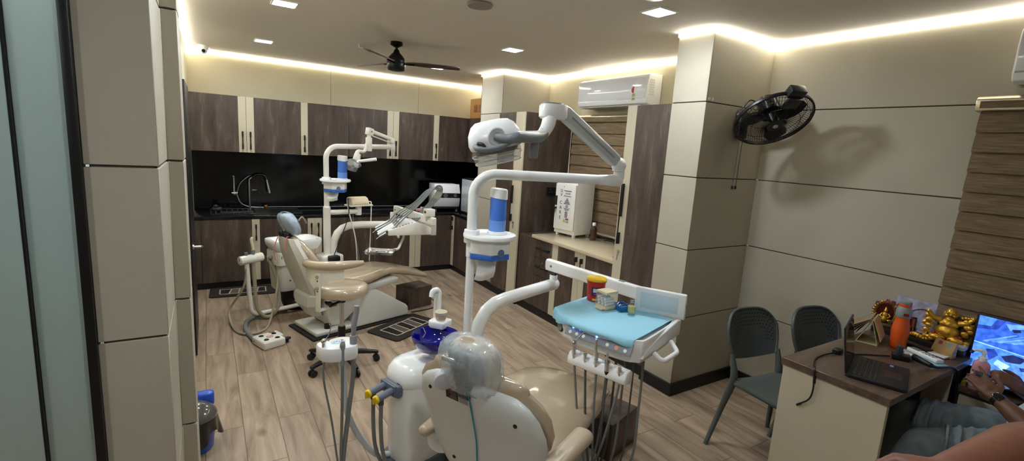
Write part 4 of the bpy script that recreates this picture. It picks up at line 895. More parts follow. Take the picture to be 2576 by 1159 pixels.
g = G(); g.loft([hring(-0.046, 0.0, 0.122, 0.052), hring(-0.080, 0.0, 0.125, 0.056), hring(-0.120, 0.0, 0.114, 0.050)], cap=False); g.loft([hring(-0.120, 0.0, 0.114, 0.050), hring(-0.123, 0.0, 0.02, 0.01)], cap=False); obj('clear_visor', g, M_CLEAR, hd, label='clear plastic visor')
g = G(); g.loft([hring(-0.046, 0.0, 0.114, 0.046), hring(-0.072, 0.0, 0.106, 0.040)]); rf = obj('reflector', g, M_DGREY, hd)
g = G(); g.tube(hring(-0.120, 0.0, 0.114, 0.050)+hring(-0.120, 0.0, 0.114, 0.050)[:1], 0.0035, 8, cap=False); g.tube(hring(-0.084, 0.0, 0.125, 0.056)+hring(-0.084, 0.0, 0.125, 0.056)[:1], 0.0018, 8, cap=False); obj('visor_rim', g, mat('visor_rim', (206, 210, 210), 0.1, coat=0.5), hd)
g = G()
for k in range(-2, 3): g.cyl(Mh2 @ V(0.04*k, -0.071, 0), Mh2 @ V(0.04*k, -0.078, 0), 0.014, n=16)
obj('led_lenses', g, M_STEEL, rf)
neck = spline([(0.722, 0.235, 1.99), (0.710, 0.233, 1.955), (0.680, 0.230, 1.918), (0.615, 0.215, 1.886), Mh2 @ V(0.10, -0.004, 0.098), Mh2 @ V(0.035, -0.002, 0.088), Mh2 @ V(-0.008, 0.012, 0.052)], 6)
g = G(); g.tube(neck[:15], [0.037, 0.037, 0.034, 0.031], 22); nk = obj('neck', g, M_WHITE, lt)
g = G(); g.tube(neck[14:], [0.030, 0.030, 0.026, 0.022, 0.022], 20); obj('neck_sleeve', g, M_GREY, lt, label='grey neck sleeve')
g = G(); g.tube([p+V(0, 0, 0.012) for p in neck[14:26]], [0.028, 0.029, 0.022], 16, flat=0.7); obj('neck_shell', g, M_WHITE, lt)
hp = spline([Mh2 @ V(-0.115, -0.015, 0.05), Mh2 @ V(-0.108, -0.027, 0.080), Mh2 @ V(-0.05, -0.036, 0.092), Mh2 @ V(0.02, -0.030, 0.090), Mh2 @ V(0.060, -0.012, 0.078), Mh2 @ V(0.07, -0.002, 0.06)], 6)
g = G(); g.tube(hp, [0.012, 0.014, 0.013, 0.013, 0.012], 14); obj('handle', g, M_GREY, lt, label='curved grey handle across the lamp head')
g = G(); g.tube(spline([Mh2 @ V(-0.10, -0.005, 0.055), Mh2 @ V(-0.085, -0.010, 0.080), Mh2 @ V(-0.075, -0.028, 0.088)], 5), 0.009, 8); obj('switch_stalk', g, M_BLACK, hd)
# ---------------------------------------------------------------- near round shelf, cup dispenser, tissue box
def shelf(root, c, pole, r, z):
    g = G(); g.lathe([(0.002, 0.0), (r-0.006, 0.0), (r, 0.006), (r, 0.020), (r-0.003, 0.024), (r-0.006, 0.020), (r-0.010, 0.016), (0.002, 0.016)], M=T(c.x, c.y, z), n=56); obj('tray', g, M_WHITE, root)
    g = G(); g.cyl((pole.x, pole.y, z-0.03), (pole.x, pole.y, z+0.045), 0.044, n=28, bev=0.005); obj('pole_clamp', g, M_WHITE, root)
st_ = thing('pole_shelf', 'round white shelf clamped to the near white pole', 'shelf', (0.60, 0.51, 1.31), group='round shelves on the poles')
shelf(st_, V(0.605, 0.51, 0), V(0.525, 0.574, 0), 0.150, 1.312)
def cupdisp(c, z, h, label):
    t = thing('cup_dispenser', label, 'cup dispenser', (c.x, c.y, z), group='blue cup dispensers')
    g = G(); g.lathe([(0.056, 0), (0.054, 0.014), (0.049, 0.018)], M=T(c.x, c.y, z), n=32); obj('collar', g, M_WHITE, t)
    g = G(); g.lathe([(0.046, 0.012), (0.0475, 0.016), (0.0475, h-0.045), (0.046, h-0.04)], M=T(c.x, c.y, z), n=32); obj('tube', g, mat('blue_tube', (70, 122, 214), 0.25, coat=0.4), t, label='blue tube')
    ring = lambda zz, tilt, s: [V(c.x+0.051*s*cos(a), c.y+0.051*s*sin(a), z+zz+tilt*cos(a-2.4)) for a in [2*pi*k/32 for k in range(32)]]
    g = G(); g.loft([ring(h-0.055, 0.006, 1.0), ring(h-0.02, 0.006, 1.0), ring(h-0.004, 0.004, 0.97), ring(h, 0.003, 0.85)]); obj('cap', g, M_WHITE, t)
    g = G()
    for k in range(9): g.lathe([(0.0479, 0.018+k*0.007), (0.0484, 0.020+k*0.007), (0.0484, 0.022+k*0.007), (0.0479, 0.024+k*0.007)], M=T(c.x, c.y, z), n=32)
    obj('cup_stack', g, mat('cup_ring_blue', (112, 156, 228), 0.4), t, kind='stuff')
    return t
cupdisp(V(0.668, 0.515, 0), 1.329, 0.262, 'blue cup dispenser with white cap on the near pole shelf')
def tissue(c, z, h, w_, rz, label, paper):
    t = thing('tissue_dispenser', label, 'tissue dispenser', (c.x, c.y, z-h), rz, group='tissue boxes under the shelves')
    M = T(c.x, c.y, 0) @ RZ(rz)
    P = [(-w_, -w_*0.45), (0.0, -w_*0.95), (w_, -w_*0.45), (w_, w_*0.55), (-w_, w_*0.55)]
    g = G(); g.prism(P, z-h*0.70, z, M=M, bev=0.003); obj('box', g, M_WHITE, t)
    g = G(); g.prism([(x*1.005, y*1.005) for x, y in P], z-h, z-h*0.70, M=M, bev=0.004); obj('blue_base', g, mat('dispenser_blue', (58, 104, 190), 0.3, coat=0.3), t, label='blue lower tray')
    ph = math.atan2(w_*0.5, w_)
    Mn = M @ T(w_*0.52, -w_*0.71, z-h*0.70) @ RZ(ph) @ RX(pi/2)
    g = G(); g.prism([(-0.020, -0.012)]+[(0.020*cos(pi-pi*k/12), 0.012+0.020*sin(pi-pi*k/12)) for k in range(13)]+[(0.020, -0.012)], -0.001, 0.003, M=Mn); obj('thumb_notch', g, mat('notch_blue', (92, 112, 150), 0.4), t)
    if paper:
        def fn(u, v):
            return M @ V((-0.055+0.10*u)*(1+0.1*v)-0.02*v, -0.03+0.008*sin(5*u+3*v)+0.012*sin(7*v), z-h+0.004-v*paper*(1+0.10*sin(3.1*u+0.6)))
        g = G(); g.grid(fn, 10, 12, 0.0008); obj('tissue', g, M_PAPER, t, label='white tissue hanging out')
    return t
tissue(V(0.585, 0.49, 0), 1.311, 0.108, 0.108, radians(-38), 'white and blue tissue box under the near pole shelf, tissue hanging out', 0.12)
# ---------------------------------------------------------------- near instrument table
dt = thing('instrument_table', 'near instrument table of the near unit, covered by a light blue drape', 'instrument table', (0.9, -0.15, 0.92), group='instrument tables')
sw = fillet([(0.585, 0.574, 0.45), (0.590, 0.574, 0.70), (0.64, 0.574, 0.86), (1.352, 0.574, 0.895)], 0.14, 10)
g = G(); g.tube([(0.585, 0.574, 0.30), (0.590, 0.574, 0.60), (0.60, 0.574, 0.70), (0.625, 0.574, 0.78), (0.675, 0.574, 0.842), (0.75, 0.574, 0.878), (0.84, 0.574, 0.888), (1.0, 0.574, 0.892), (1.352, 0.574, 0.897)], 0.040, 26); sw_ = obj('swing_arm', g, M_WHITEM, dt)
g = G(); g.ball((1.352, 0.574, 0.897), 0.043, 20); g.cyl((1.345, 0.574, 0.90), (1.345, 0.574, 0.965), 0.028, n=24, bev=0.004); obj('arm_end', g, M_WHITEM, sw_)
g = G(); g.cyl((1.345, 0.574, 0.96), (1.345, 0.574, 1.01), 0.022, n=20); g.box(1.32, 1.37, 0.545, 0.60, 0.975, 1.012, 0.005); obj('pivot', g, M_DGREY, dt)
b0 = V(1.33, 0.625, 1.035); b1_ = V(1.235, -0.20, 1.025); bd = (b1_-b0).normalized(); bs = V(-bd.y, bd.x, 0)
Mb = Matrix((bd, bs, V(0, 0, 1))).transposed().to_4x4(); Mb.translation = b0; Lb = (b1_-b0).length
g = G(); g.loft([[Mb @ V(x, q.x, q.y) for q in sup(0.026*s, 0.040*s, 24, 5)] for x, s in ((0, 0.8), (0.008, 1), (Lb-0.008, 1), (Lb, 0.8))]); bm_ = obj('beam', g, M_WHITEM, dt)
g = G(); g.cyl(Mb @ V(0.06, 0.020, 0.0), Mb @ V(0.06, -0.030, 0.0), 0.008, n=14); g.cyl(Mb @ V(0.06, 0.028, 0.0), Mb @ V(0.06, 0.022, 0.0), 0.008, n=14); g.box(Lb-0.22, Lb-0.18, -0.014, 0.014, 0.036, 0.043, 0.002, M=Mb); obj('beam_screw', g, M_GREY, bm_)
# table body: outline from above (a, l), open dish with raised rim
Z0 = 0.915
out = [(0.735, 0.085), (0.70, 0.06), (0.675, 0.02), (0.665, -0.03), (0.652, -0.05), (0.640, -0.09), (0.635, -0.24), (0.648, -0.38), (0.672, -0.425), (0.72, -0.445), (1.02, -0.43), (1.085, -0.41), (1.10, -0.36), (1.10, 0.08), (1.075, 0.115), (1.02, 0.125), (0.82, 0.11)]
oc = spline([(p[0], p[1], 0) for p in out], 5, closed=True)
cen = V(0.88, -0.16, 0)
def olo(z, s): return [cen+V((p.x-cen.x)*s, (p.y-cen.y)*s, z) for p in oc]
g = G(); g.loft([olo(Z0-0.066, 0.86), olo(Z0-0.052, 0.955), olo(Z0-0.005, 1.0), olo(Z0+0.052, 1.0), olo(Z0+0.060, 0.985), olo(Z0+0.060, 0.955), olo(Z0+0.052, 0.94), olo(Z0+0.040, 0.93)]); bt = obj('table_body', g, M_WHITE, dt)
# right end cheek, sloping handle plate
g = G(); g.prism([(0.68, 0.0), (1.10, 0.02), (1.105, 0.10), (1.06, 0.105), (0.86, 0.075), (0.70, 0.035)], 0, 0.022, M=Matrix(((1, 0, 0, 0), (0, 0, -1, -0.425), (0, 1, 0, Z0-0.03), (0, 0, 0, 1))), bev=0.006, seg=3); obj('end_cheek', g, M_WHITE, dt)
g = G(); g.tube(fillet([(0.78, -0.455, Z0-0.02), (0.77, -0.505, Z0-0.045), (0.92, -0.515, Z0-0.035), (0.955, -0.46, Z0-0.005)], 0.03), 0.012, 14); obj('handle', g, M_WHITE, dt)
# control panel on the front, below the drape edge
cpn = Matrix(((0.0, -0.80, -0.6, 0.632), (-1, 0, 0, -0.225), (0.0, 0.6, -0.8, Z0+0.045), (0, 0, 0, 1)))
cpn = T(0.631, -0.225, Z0+0.012) @ RZ(-pi/2) @ RX(radians(62))
g = G(); g.box(-0.185, 0.185, -0.022, 0.036, -0.004, 0.003, 0.003, M=cpn); cpnl = obj('control_panel', g, mat('panel_grey', (138, 146, 154), 0.4), dt, label='grey button panel')
for k, x in enumerate((-0.155, -0.115, -0.075, 0.0, 0.06, 0.11, 0.155)):
    g = G(); g.cyl(cpn @ V(x, -0.004, 0.003), cpn @ V(x, -0.004, 0.005), 0.0085 if k != 5 else 0.011, n=16); bn = obj('button', g, mat('button_orange', (224, 150, 120), 0.4) if k == 5 else M_WHITE, cpnl)
for x, zz in ((-0.145, 0.022), (-0.105, 0.024), (-0.005, 0.014)):
    g = G(); g.cyl(cpn @ V(x, zz, 0.003), cpn @ V(x, zz, 0.0065), 0.005, n=12); obj('indicator_lamp', g, mat('blue_led', (70, 110, 255), 0.3, emit=(60, 110, 255), estr=3.0), cpnl, label='lit blue indicator')
# round gauge on the front left
g = G(); gm = T(0.690, 0.028, Z0-0.006) @ RZ(-pi/2-0.35) @ RX(pi/2); g.lathe([(0.002, 0.012), (0.022, 0.012), (0.029, 0.008), (0.032, 0)], M=gm); ga = obj('pressure_gauge', g, M_BLACK, dt)
g = G(); g.lathe([(0.002, 0.0135), (0.021, 0.0135), (0.021, 0.0125)], M=gm, n=20); obj('gauge_face', g, M_GREY, ga)
# film viewer standing at the back corner
vM = T(1.10, -0.31, 1.035) @ RZ(radians(14)) @ RY(radians(-8))
g = G(); g.box(-0.012, 0.012, -0.145, 0.125, -0.06, 0.085, 0.008, 3, M=vM); vw = obj('film_viewer', g, M_WHITE, dt, label='white film viewer with pale screen')
g = G(); g.box(-0.0135, -0.0115, -0.105, 0.095, -0.032, 0.062, 0.001, M=vM); obj('viewer_screen', g, mat('viewer_pale', (210, 222, 228), 0.3), vw)
g = G(); g.cyl(vM @ V(-0.004, -0.148, 0.02), vM @ V(-0.004, -0.144, 0.02), 0.008, n=14); obj('viewer_switch', g, M_GREY, vw)
g = G(); g.cyl((1.215, -0.15, 0.93), (1.215, -0.15, 1.0), 0.03, n=20); g.box(1.06, 1.24, -0.20, -0.10, 0.885, 0.935, 0.01); obj('mounting_bracket', g, M_WHITE, dt)
# instrument rack below the front edge
g = G(); g.cyl((0.70, -0.20, Z0-0.03), (0.665, -0.20, 0.80), 0.014, n=16); obj('rack_post', g, M_WHITE, dt)
rM = T(0.64, -0.245, 0.795)
g = G(); g.prism([(-0.036, -0.03), (0.036, -0.03), (0.034, 0.022), (0.014, 0.036), (-0.024, 0.036), (-0.040, 0.0)], -0.165, 0.165, M=rM @ Matrix(((1, 0, 0, 0), (0, 0, -1, 0), (0, 1, 0, 0), (0, 0, 0, 1))), bev=0.009, seg=3); rk = obj('instrument_rack', g, M_WHITE, dt)
slots = (0.128, 0.062, 0.0, -0.062, -0.128)
for k, y in enumerate(slots):
    g = G(); g.lathe([(0.019, 0.002), (0.022, 0.004), (0.022, -0.01), (0.016, -0.004)], M=rM @ T(-0.018, y, 0.032) @ RY(radians(-14)), n=18); obj('holder_ring', g, M_WHITE, rk)
M_HP = M_CHROME
def hp(y, kind):
    M = rM @ T(-0.030, y, 0.02) @ RY(radians(-10))
    g = G()
    if kind == 'syringe':
        g.cyl(M @ V(0, 0, -0.045), M @ V(0, 0, 0.06), 0.0095, n=14); g.ball(M @ V(0, 0, 0.072), (0.015, 0.013, 0.016)); g.tube(spline([M @ V(0, 0, 0.075), M @ V(0.035, -0.02, 0.11), M @ V(0.06, -0.05, 0.145)], 5), 0.0022, 6); g.tube([M @ V(0.055, -0.045, 0.14), M @ V(0.068, -0.058, 0.152)], 0.0045, 8)
    elif kind == 'short': g.cyl(M @ V(0, 0, -0.05), M @ V(0, 0, 0.03), 0.008, 0.0085, n=14); g.cyl(M @ V(0, 0, 0.03), M @ V(0, 0, 0.036), 0.010, n=14)
    elif kind == 'long': g.cyl(M @ V(0, 0, -0.05), M @ V(0, 0, 0.03), 0.0095, n=14); g.cyl(M @ V(0, 0, 0.03), M @ V(0, 0, 0.125), 0.0075, 0.0065, n=14); g.ball(M @ V(0.004, 0, 0.13), (0.008, 0.008, 0.010))
    elif kind == 'motor': g.cyl(M @ V(0, 0, -0.01), M @ V(0, 0, 0.045), 0.015, 0.013, n=18, bev=0.002); g.cyl(M @ V(0, 0, 0.045), M @ V(0, 0, 0.085), 0.006, n=12); g.m(1).cyl(M @ V(0, 0, -0.05), M @ V(0, 0, -0.01), 0.012, 0.0155, n=18)
    else: g.cyl(M @ V(0, 0, -0.055), M @ V(0, 0, 0.03), 0.0085, n=14)
    return obj('handpiece', g, [M_HP if kind != 'last' else mat('champagne_metal', (206, 196, 178), 0.3, metal=0.8), M_BLACK], rk), M @ V(0, 0, -0.045)
ends = [hp(y, k)[1] for y, k in zip(slots, ('syringe', 'short', 'long', 'motor', 'last'))]
M_HOSED = mat('dark_hose', (84, 88, 88), 0.5)
low = [(0.66, -0.215, 0.06), (0.68, -0.225, 0.05), (0.70, -0.24, 0.06), (0.72, -0.26, 0.05), (0.69, -0.25, 0.05)]
for k, (e, lo) in enumerate(zip(ends, low)):
    md = V((e.x+lo[0])/2-0.01, e.y*0.45+lo[1]*0.55, 0.42); m2 = V(lo[0], lo[1]+0.004*k, 0.20)
    back = V(0.80+0.01*k, -0.20-0.045*k, 0.86)
    g = G(); g.tube(spline([e, e+V(0.005, (lo[1]-e.y)*0.12, -0.10), tuple(md), tuple(m2), lo, (lo[0]+0.06, lo[1]-0.02*(k-1.5), 0.10), (0.78, -0.20-0.05*k, 0.30), (0.80, -0.20-0.05*k, 0.6), tuple(back)], 6), 0.0062 if k != 3 else 0.0045, 9); obj('hose', g, M_HOSED if k in (1, 3) else M_HOSE, rk)
# ---- things on the near table
zt = Z0+0.063
# drape following the table, hanging over the front
def edge_a(l):
    K = [(0.14, 0.76), (0.085, 0.735), (0.06, 0.70), (0.02, 0.675), (-0.03, 0.665), (-0.05, 0.652), (-0.09, 0.640), (-0.24, 0.635), (-0.38, 0.648), (-0.425, 0.672)]
    for (l1, a1), (l0, a0) in zip(K, K[1:]):
        if l0 <= l <= l1: return a0+(a1-a0)*(l-l0)/(l1-l0)
    return K[-1][1]
def dr(u, v):
    l = 0.118-0.525*v; ae = edge_a(l)-0.010
    if u > 0.2:
        f = (u-0.2)/0.8; return V(ae+(1.09-ae)*f, l, zt+0.0025*sin(9*v+3*u)*sin(5*u)*f)
    f = (0.2-u)/0.2; hang = 0.048-0.028*min(1, v/0.35)+0.006*sin(7*v+0.6)+0.004*sin(15*v)
    return V(ae-0.006*sin(pi*f)-0.010*f, l, zt-hang*f-0.004*f*f)
g = G(); g.grid(dr, 30, 40, 0.0012); obj('surgical_drape', g, mat('drape_blue', (150, 206, 226), 0.8, bump=(60, 0.15)), label='light blue paper drape over the near instrument table', cat='drape', ang=70)
zt += 0.004
def pos(a, l): return V(a, l, zt)
p = pos(1.035, 0.045)
t = thing('sharps_bin', 'red sharps bin with yellow lid on the blue drape', 'sharps bin', tuple(p))
g = G(); g.lathe([(0.002, 0), (0.046, 0), (0.048, 0.004), (0.054, 0.112), (0.058, 0.114), (0.058, 0.122), (0.002, 0.122)], M=T(*p), n=36); obj('bin_body', g, mat('bin_red', (196, 34, 30), 0.35, coat=0.3), t)
g = G(); g.lathe([(0.06, -0.002), (0.060, 0.006), (0.054, 0.012), (0.045, 0.011), (0.040, 0.014), (0.002, 0.015)], M=T(p.x, p.y, p.z+0.122), n=36); g.box(p.x-0.02, p.x+0.0, p.y-0.068, p.y-0.05, p.z+0.124, p.z+0.133, 0.003); obj('lid', g, mat('bin_yellow', (240, 200, 30), 0.35), t, label='yellow lid')
def onbin(ang, z, w_, h, m, name, par, r=0.0525):
    g = G(); g.grid(lambda u, v: V(p.x+(r+0.045*(z-h/2+h*v-0.06)*0.11)*cos(ang+(u-0.5)*w_/r), p.y+(r+0.045*(z-h/2+h*v-0.06)*0.11)*sin(ang+(u-0.5)*w_/r), p.z+z-h/2+h*v), 8, 2, 0.0006); return obj(name, g, m, par)
aL = radians(212)
lb = onbin(aL, 0.062, 0.052, 0.05, mat('bin_label_navy', (42, 44, 96), 0.5), 'label', t, 0.0535)
onbin(aL-0.1, 0.068, 0.022, 0.022, mat('bin_label_white', (220, 216, 224), 0.5), 'label_picture', lb, 0.0542); onbin(aL+0.15, 0.047, 0.036, 0.006, mat('bin_label_red', (214, 60, 44), 0.5), 'label_stripe', lb, 0.0543)
onbin(aL, 0.014, 0.036, 0.012, mat('bin_tag_yellow', (232, 200, 60), 0.5), 'yellow_tag', t, 0.0515)
p = pos(0.962, -0.072); Mq = T(*p) @ RZ(radians(-14))
t = thing('cotton_roll_box', 'clear acrylic cotton roll dispenser with cream top beside the red bin', 'dispenser', tuple(p))
M_CRM = mat('aged_cream', (226, 214, 180), 0.45)
g = G(); g.box(-0.045, 0.045, -0.04, 0.04, 0, 0.018, 0.003, M=Mq); g.box(-0.062, -0.040, -0.03, 0.03, 0.0, 0.010, 0.003, M=Mq); obj('base', g, M_CRM, t)
g = G(); g.box(-0.045, 0.045, -0.04, 0.04, 0.086, 0.100, 0.003, M=Mq); obj('top', g, M_CRM, t)
g = G()
for a in ((-0.045, -0.0435, -0.04, 0.04), (0.0435, 0.045, -0.04, 0.04), (-0.045, 0.045, -0.04, -0.0385), (-0.045, 0.045, 0.0385, 0.04)): g.box(a[0], a[1], a[2], a[3], 0.018, 0.086, M=Mq)
obj('clear_walls', g, M_ACR, t)
random.seed(3)
for k in range(9):
    y = -0.026+0.026*(k % 3); z = 0.026+0.015*(k//3)
    g = G(); g.cyl(Mq @ V(-0.034, y+0.004*(k//3), z), Mq @ V(0.030, y+0.004*(k//3), z), 0.0078, n=12, bev=0.002)
    obj('cotton_roll', g, M_PAPER, label='white cotton roll inside the clear acrylic dispenser', cat='cotton roll', group='cotton rolls in the dispenser')
p = pos(1.012, -0.140); Mq = T(*p) @ RZ(radians(-30))
t = thing('bur_tray', 'small blue tray of dental burs on the light blue drape', 'tray', tuple(p))
g = G(); g.box(-0.035, 0.035, -0.045, 0.045, 0, 0.012, 0.001, M=Mq)
for a in ((-0.035, -0.031, -0.045, 0.045), (0.031, 0.035, -0.045, 0.045), (-0.035, 0.035, -0.045, -0.041), (-0.035, 0.035, 0.041, 0.045)): g.box(a[0], a[1], a[2], a[3], 0.005, 0.026, 0.001, M=Mq)
obj('tray_body', g, mat('tray_blue', (20, 120, 190), 0.35), t)
for k in range(12):
    g = G(); x = -0.022+0.011*(k % 5); y = -0.032+0.009*k*0.62; g.cyl(Mq @ V(x, y, 0.016), Mq @ V(x+0.018, y+0.012*(k % 3-1), 0.018+0.006*(k % 2)), 0.0026, n=8)
    obj('dental_bur', g, M_STEEL, label='small metal bur lying in the blue tray', cat='dental bur', group='burs in the blue tray')
p = pos(0.985, -0.215)
t = thing('glass_vial', 'clear glass medicine vial with metal cap near the film viewer', 'vial', tuple(p))
g = G(); g.lathe([(0.002, 0), (0.018, 0), (0.020, 0.003), (0.020, 0.046), (0.010, 0.058), (0.010, 0.066)], M=T(*p), n=24); obj('glass', g, M_ACR, t)
g = G(); g.lathe([(0.002, 0.002), (0.0175, 0.002), (0.0175, 0.034), (0.002, 0.034)], M=T(*p), n=24); obj('liquid', g, mat('vial_liquid', (214, 212, 170), 0.2, alpha=0.5), t)
g = G(); g.lathe([(0.0203, 0.012), (0.0206, 0.013), (0.0206, 0.040), (0.0203, 0.041)], M=T(*p), n=24); obj('vial_label', g, mat('vial_label_m', (216, 208, 130), 0.5, alpha=0.7), t)
g = G(); g.cyl(p+V(0, 0, 0.062), p+V(0, 0, 0.076), 0.0125, n=20, bev=0.002); obj('cap', g, M_STEEL, t)
# paper cup on the cup shelf
p = Mcp @ V(-0.008, -0.012, 0.031)
t = thing('paper_cup', 'patterned paper cup on the spout shelf of the near unit', 'cup', tuple(p))
g = G(); g.lathe([(0.002, 0), (0.026, 0), (0.036, 0.050), (0.0375, 0.052), (0.0365, 0.054), (0.034, 0.050), (0.025, 0.004), (0.002, 0.004)], M=T(*p), n=32); obj('cup_wall', g, mat('cup_white', (236, 228, 206), 0.7), t)
g = G(); g.lathe([(0.0282, 0.008), (0.0346, 0.040), (0.0348, 0.040), (0.0284, 0.008)], M=T(*p), n=32); obj('printed_band', g, mat('cup_print', (206, 184, 160), 0.7, noise=(150, 0.4)), t)
# ---------------------------------------------------------------- near assistant holder
ah = thing('suction_holder', 'white suction holder with grey hoses on a bent pipe left of the near chair', 'suction holder', (-0.17, 0.75, 0.74), group='suction holders')
g = G(); g.tube(spline([(-0.165, 0.76, 0.745), (-0.150, 0.76, 0.60), (-0.140, 0.755, 0.46), (-0.10, 0.75, 0.33), (-0.03, 0.745, 0.20), (0.03, 0.735, 0.12), (0.09, 0.72, 0.095), (0.18, 0.69, 0.09)], 6), 0.0165, 16); obj('pipe', g, mat('pipe_white', (206, 210, 214), 0.3, coat=0.3), ah)
hC = V(-0.175, 0.775, 0.775); Mho = T(*hC) @ RZ(radians(8))
hol = [(-0.085, 0.035), (-0.075, -0.03), (-0.03, -0.06), (0.04, -0.065), (0.075, -0.05), (0.085, 0.0), (0.075, 0.05), (0.03, 0.075), (-0.02, 0.06), (-0.035, 0.035), (-0.05, 0.055)]
ho = spline([(b, a, 0) for a, b in [(x*1.0, y) for x, y in hol]], 4, closed=True)
# long side faces the camera (-y of the room)
Mho = T(*hC) @ RZ(radians(-16.6))
ho = spline([(x, y, 0) for x, y in hol], 4, closed=True)
def hring2(z, s): return [Mho @ V(q.x*s*1.12, q.y*s*1.12, z) for q in ho]
g = G(); g.loft([hring2(-0.040, 0.93), hring2(-0.03, 0.99), hring2(0.018, 1.0), hring2(0.028, 0.95), hring2(0.031, 0.85), hring2(0.032, 0.3)]); hb_ = obj('holder_body', g, M_WHITE, ah)
g = G(); g.loft([[Mho @ V(0.005+q.x, 0.012+q.y, z) for q in sup(0.036, 0.026, 24, 2.4)] for z in (0.030, 0.0335)]); kp = obj('keypad', g, mat('keypad_pale', (196, 212, 224), 0.4), hb_)
g = G()
for k in range(4): g.cyl(Mho @ V(-0.015+0.013*k, 0.008+0.006*(k % 2), 0.0335), Mho @ V(-0.015+0.013*k, 0.008+0.006*(k % 2), 0.035), 0.004, n=10)
obj('keypad_keys', g, mat('key_blue', (120, 160, 210), 0.4), kp)
g = G(); g.cyl(Mho @ V(0.027, 0.026, 0.0335), Mho @ V(0.027, 0.026, 0.0348), 0.006, n=12); obj('red_key', g, mat('key_red', (220, 90, 80), 0.4), kp)
# tools: syringe, thin suction, thick suction
tl = [('syringe', V(-0.070, -0.02), 0.0052, M_GREY), ('saliva_ejector', V(0.010, -0.062), 0.0075, M_HOSE), ('high_suction', V(0.068, -0.035), 0.0115, M_HOSE)]
for nm, q, r, mm in tl:
    b = Mho @ V(q.x, q.y, 0); g = G()
    if nm == 'syringe':
        g.cyl(b+V(0, 0, -0.05), b+V(0, 0, 0.055), 0.009, n=14); g.ball(b+V(0, 0, 0.06), (0.014, 0.012, 0.013)); g.tube(spline([b+V(0, 0, 0.06), b+V(0.025, 0.0, 0.085), b+V(0.036, 0.0, 0.125), b+V(0.030, 0, 0.14)], 5), 0.0024, 6); md_ = M_CHROME
    elif nm == 'saliva_ejector':
        g.cyl(b+V(0, 0, -0.06), b+V(0, 0, 0.045), 0.012, 0.0135, n=16); g.cyl(b+V(0, 0, 0.045), b+V(0.002, 0, 0.062), 0.0135, 0.008, n=16); md_ = mat('tool_grey', (140, 144, 146), 0.4)
    else:
        g.cyl(b+V(0, 0, -0.06), b+V(0, 0, 0.075), 0.016, 0.018, n=18, bev=0.002); g.tube(spline([b+V(0, 0, 0.07), b+V(0.004, 0, 0.13), b+V(0.014, 0, 0.185), b+V(0.018, 0, 0.225)], 5), [0.011, 0.0135, 0.013, 0.013], 14); md_ = mat('tool_grey', (140, 144, 146), 0.4)
    obj(nm, g, md_, hb_)
    e = b+V(0, 0, -0.05); lo = Mho @ V(0.005+q.x*0.15, -0.055+q.y*0.1, -0.62)
    g = G(); g.tube(spline([e, e+V(0, 0, -0.10), V((e.x*0.5+lo.x*0.5), (e.y*0.5+lo.y*0.5), 0.42), tuple(lo), (lo.x+0.03, lo.y+0.0, 0.06), (lo.x+0.14, lo.y-0.02, 0.045), (lo.x+0.30, lo.y-0.03, 0.06)], 6), r, 10); obj('hose', g, mm, ah)
# junction box under the leg rest
setF(FB)
g = G(); g.box(1.08, 1.40, -0.13, 0.12, 0.0, 0.24, 0.004); obj('floor_box', g, M_WOOD, label='dark wood floor box under the leg rest of the near chair', cat='box', group='dark wood floor boxes')
setF()
# ================================================================ far dental unit
setF(FA)
ch = thing('dental_chair', 'far dental chair with tan plastic-wrapped seat and angular white back, beside the stool', 'dental chair', group='dental chairs')
M_FSHELL = mat('far_shell', (216, 216, 208), 0.4, noise=(5, 0.04))
g = G(); g.box(-0.04, 1.02, -0.25, 0.25, 0.0, 0.018, 0.004); obj('rubber_mat', g, M_RUB, ch)
g = G(); g.prism([(0.0, -0.22), (0.40, -0.22), (0.40, 0.22), (0.0, 0.22)], 0.018, 0.062, bev=0.014, seg=3); obj('base_plate', g, M_FSHELL, ch)
XZ = RX(pi/2)     # polygon x,y -> a,z ; extruded towards -y
g = G(); g.prism([(0.40, 0.02), (1.01, 0.02), (1.01, 0.105), (0.985, 0.135), (0.62, 0.37), (0.55, 0.39), (0.50, 0.32), (0.44, 0.18), (0.40, 0.06)], -0.225, 0.225, M=XZ, bev=0.016, seg=3); obj('base_wedge', g, M_FSHELL, ch)
g = G(); g.prism([(0.16, 0.07), (0.28, 0.06), (0.66, 0.34), (0.66, 0.40), (0.12, 0.36), (0.12, 0.28)], -0.16, 0.16, M=XZ, bev=0.02, seg=3); obj('lift_arm', g, M_FSHELL, ch)
g = G(); g.prism([(0.10, 0.34), (0.32, 0.345), (0.85, 0.40), (0.88, 0.44), (0.86, 0.455), (0.12, 0.42)], -0.23, 0.23, M=XZ, bev=0.012, seg=2); obj('seat_frame', g, M_FSHELL, ch)
g = G(); g.cyl((0.14, -0.16, 0.062), (0.14, -0.16, 0.10), 0.03, n=18); obj('base_knob', g, M_RUB, ch)
g = G(); g.tube([(0.02, -0.27, 0.30), (0.16, -0.25, 0.315)], [0.010, 0.006], 10); g.cyl((0.14, -0.24, 0.31), (0.14, -0.10, 0.31), 0.02, n=14); obj('recline_lever', g, M_RUB, ch)
g = G(); pad(g, [(0.14, 0.475, 0.25, 0.05), (0.30, 0.475, 0.275, 0.055), (0.52, 0.485, 0.27, 0.055), (0.68, 0.51, 0.235, 0.05), (0.80, 0.515, 0.20, 0.045), (1.0, 0.475, 0.195, 0.042), (1.18, 0.425, 0.19, 0.038), (1.27, 0.395, 0.175, 0.034)], p=2.7); obj('seat', g, M_VINYL, ch)
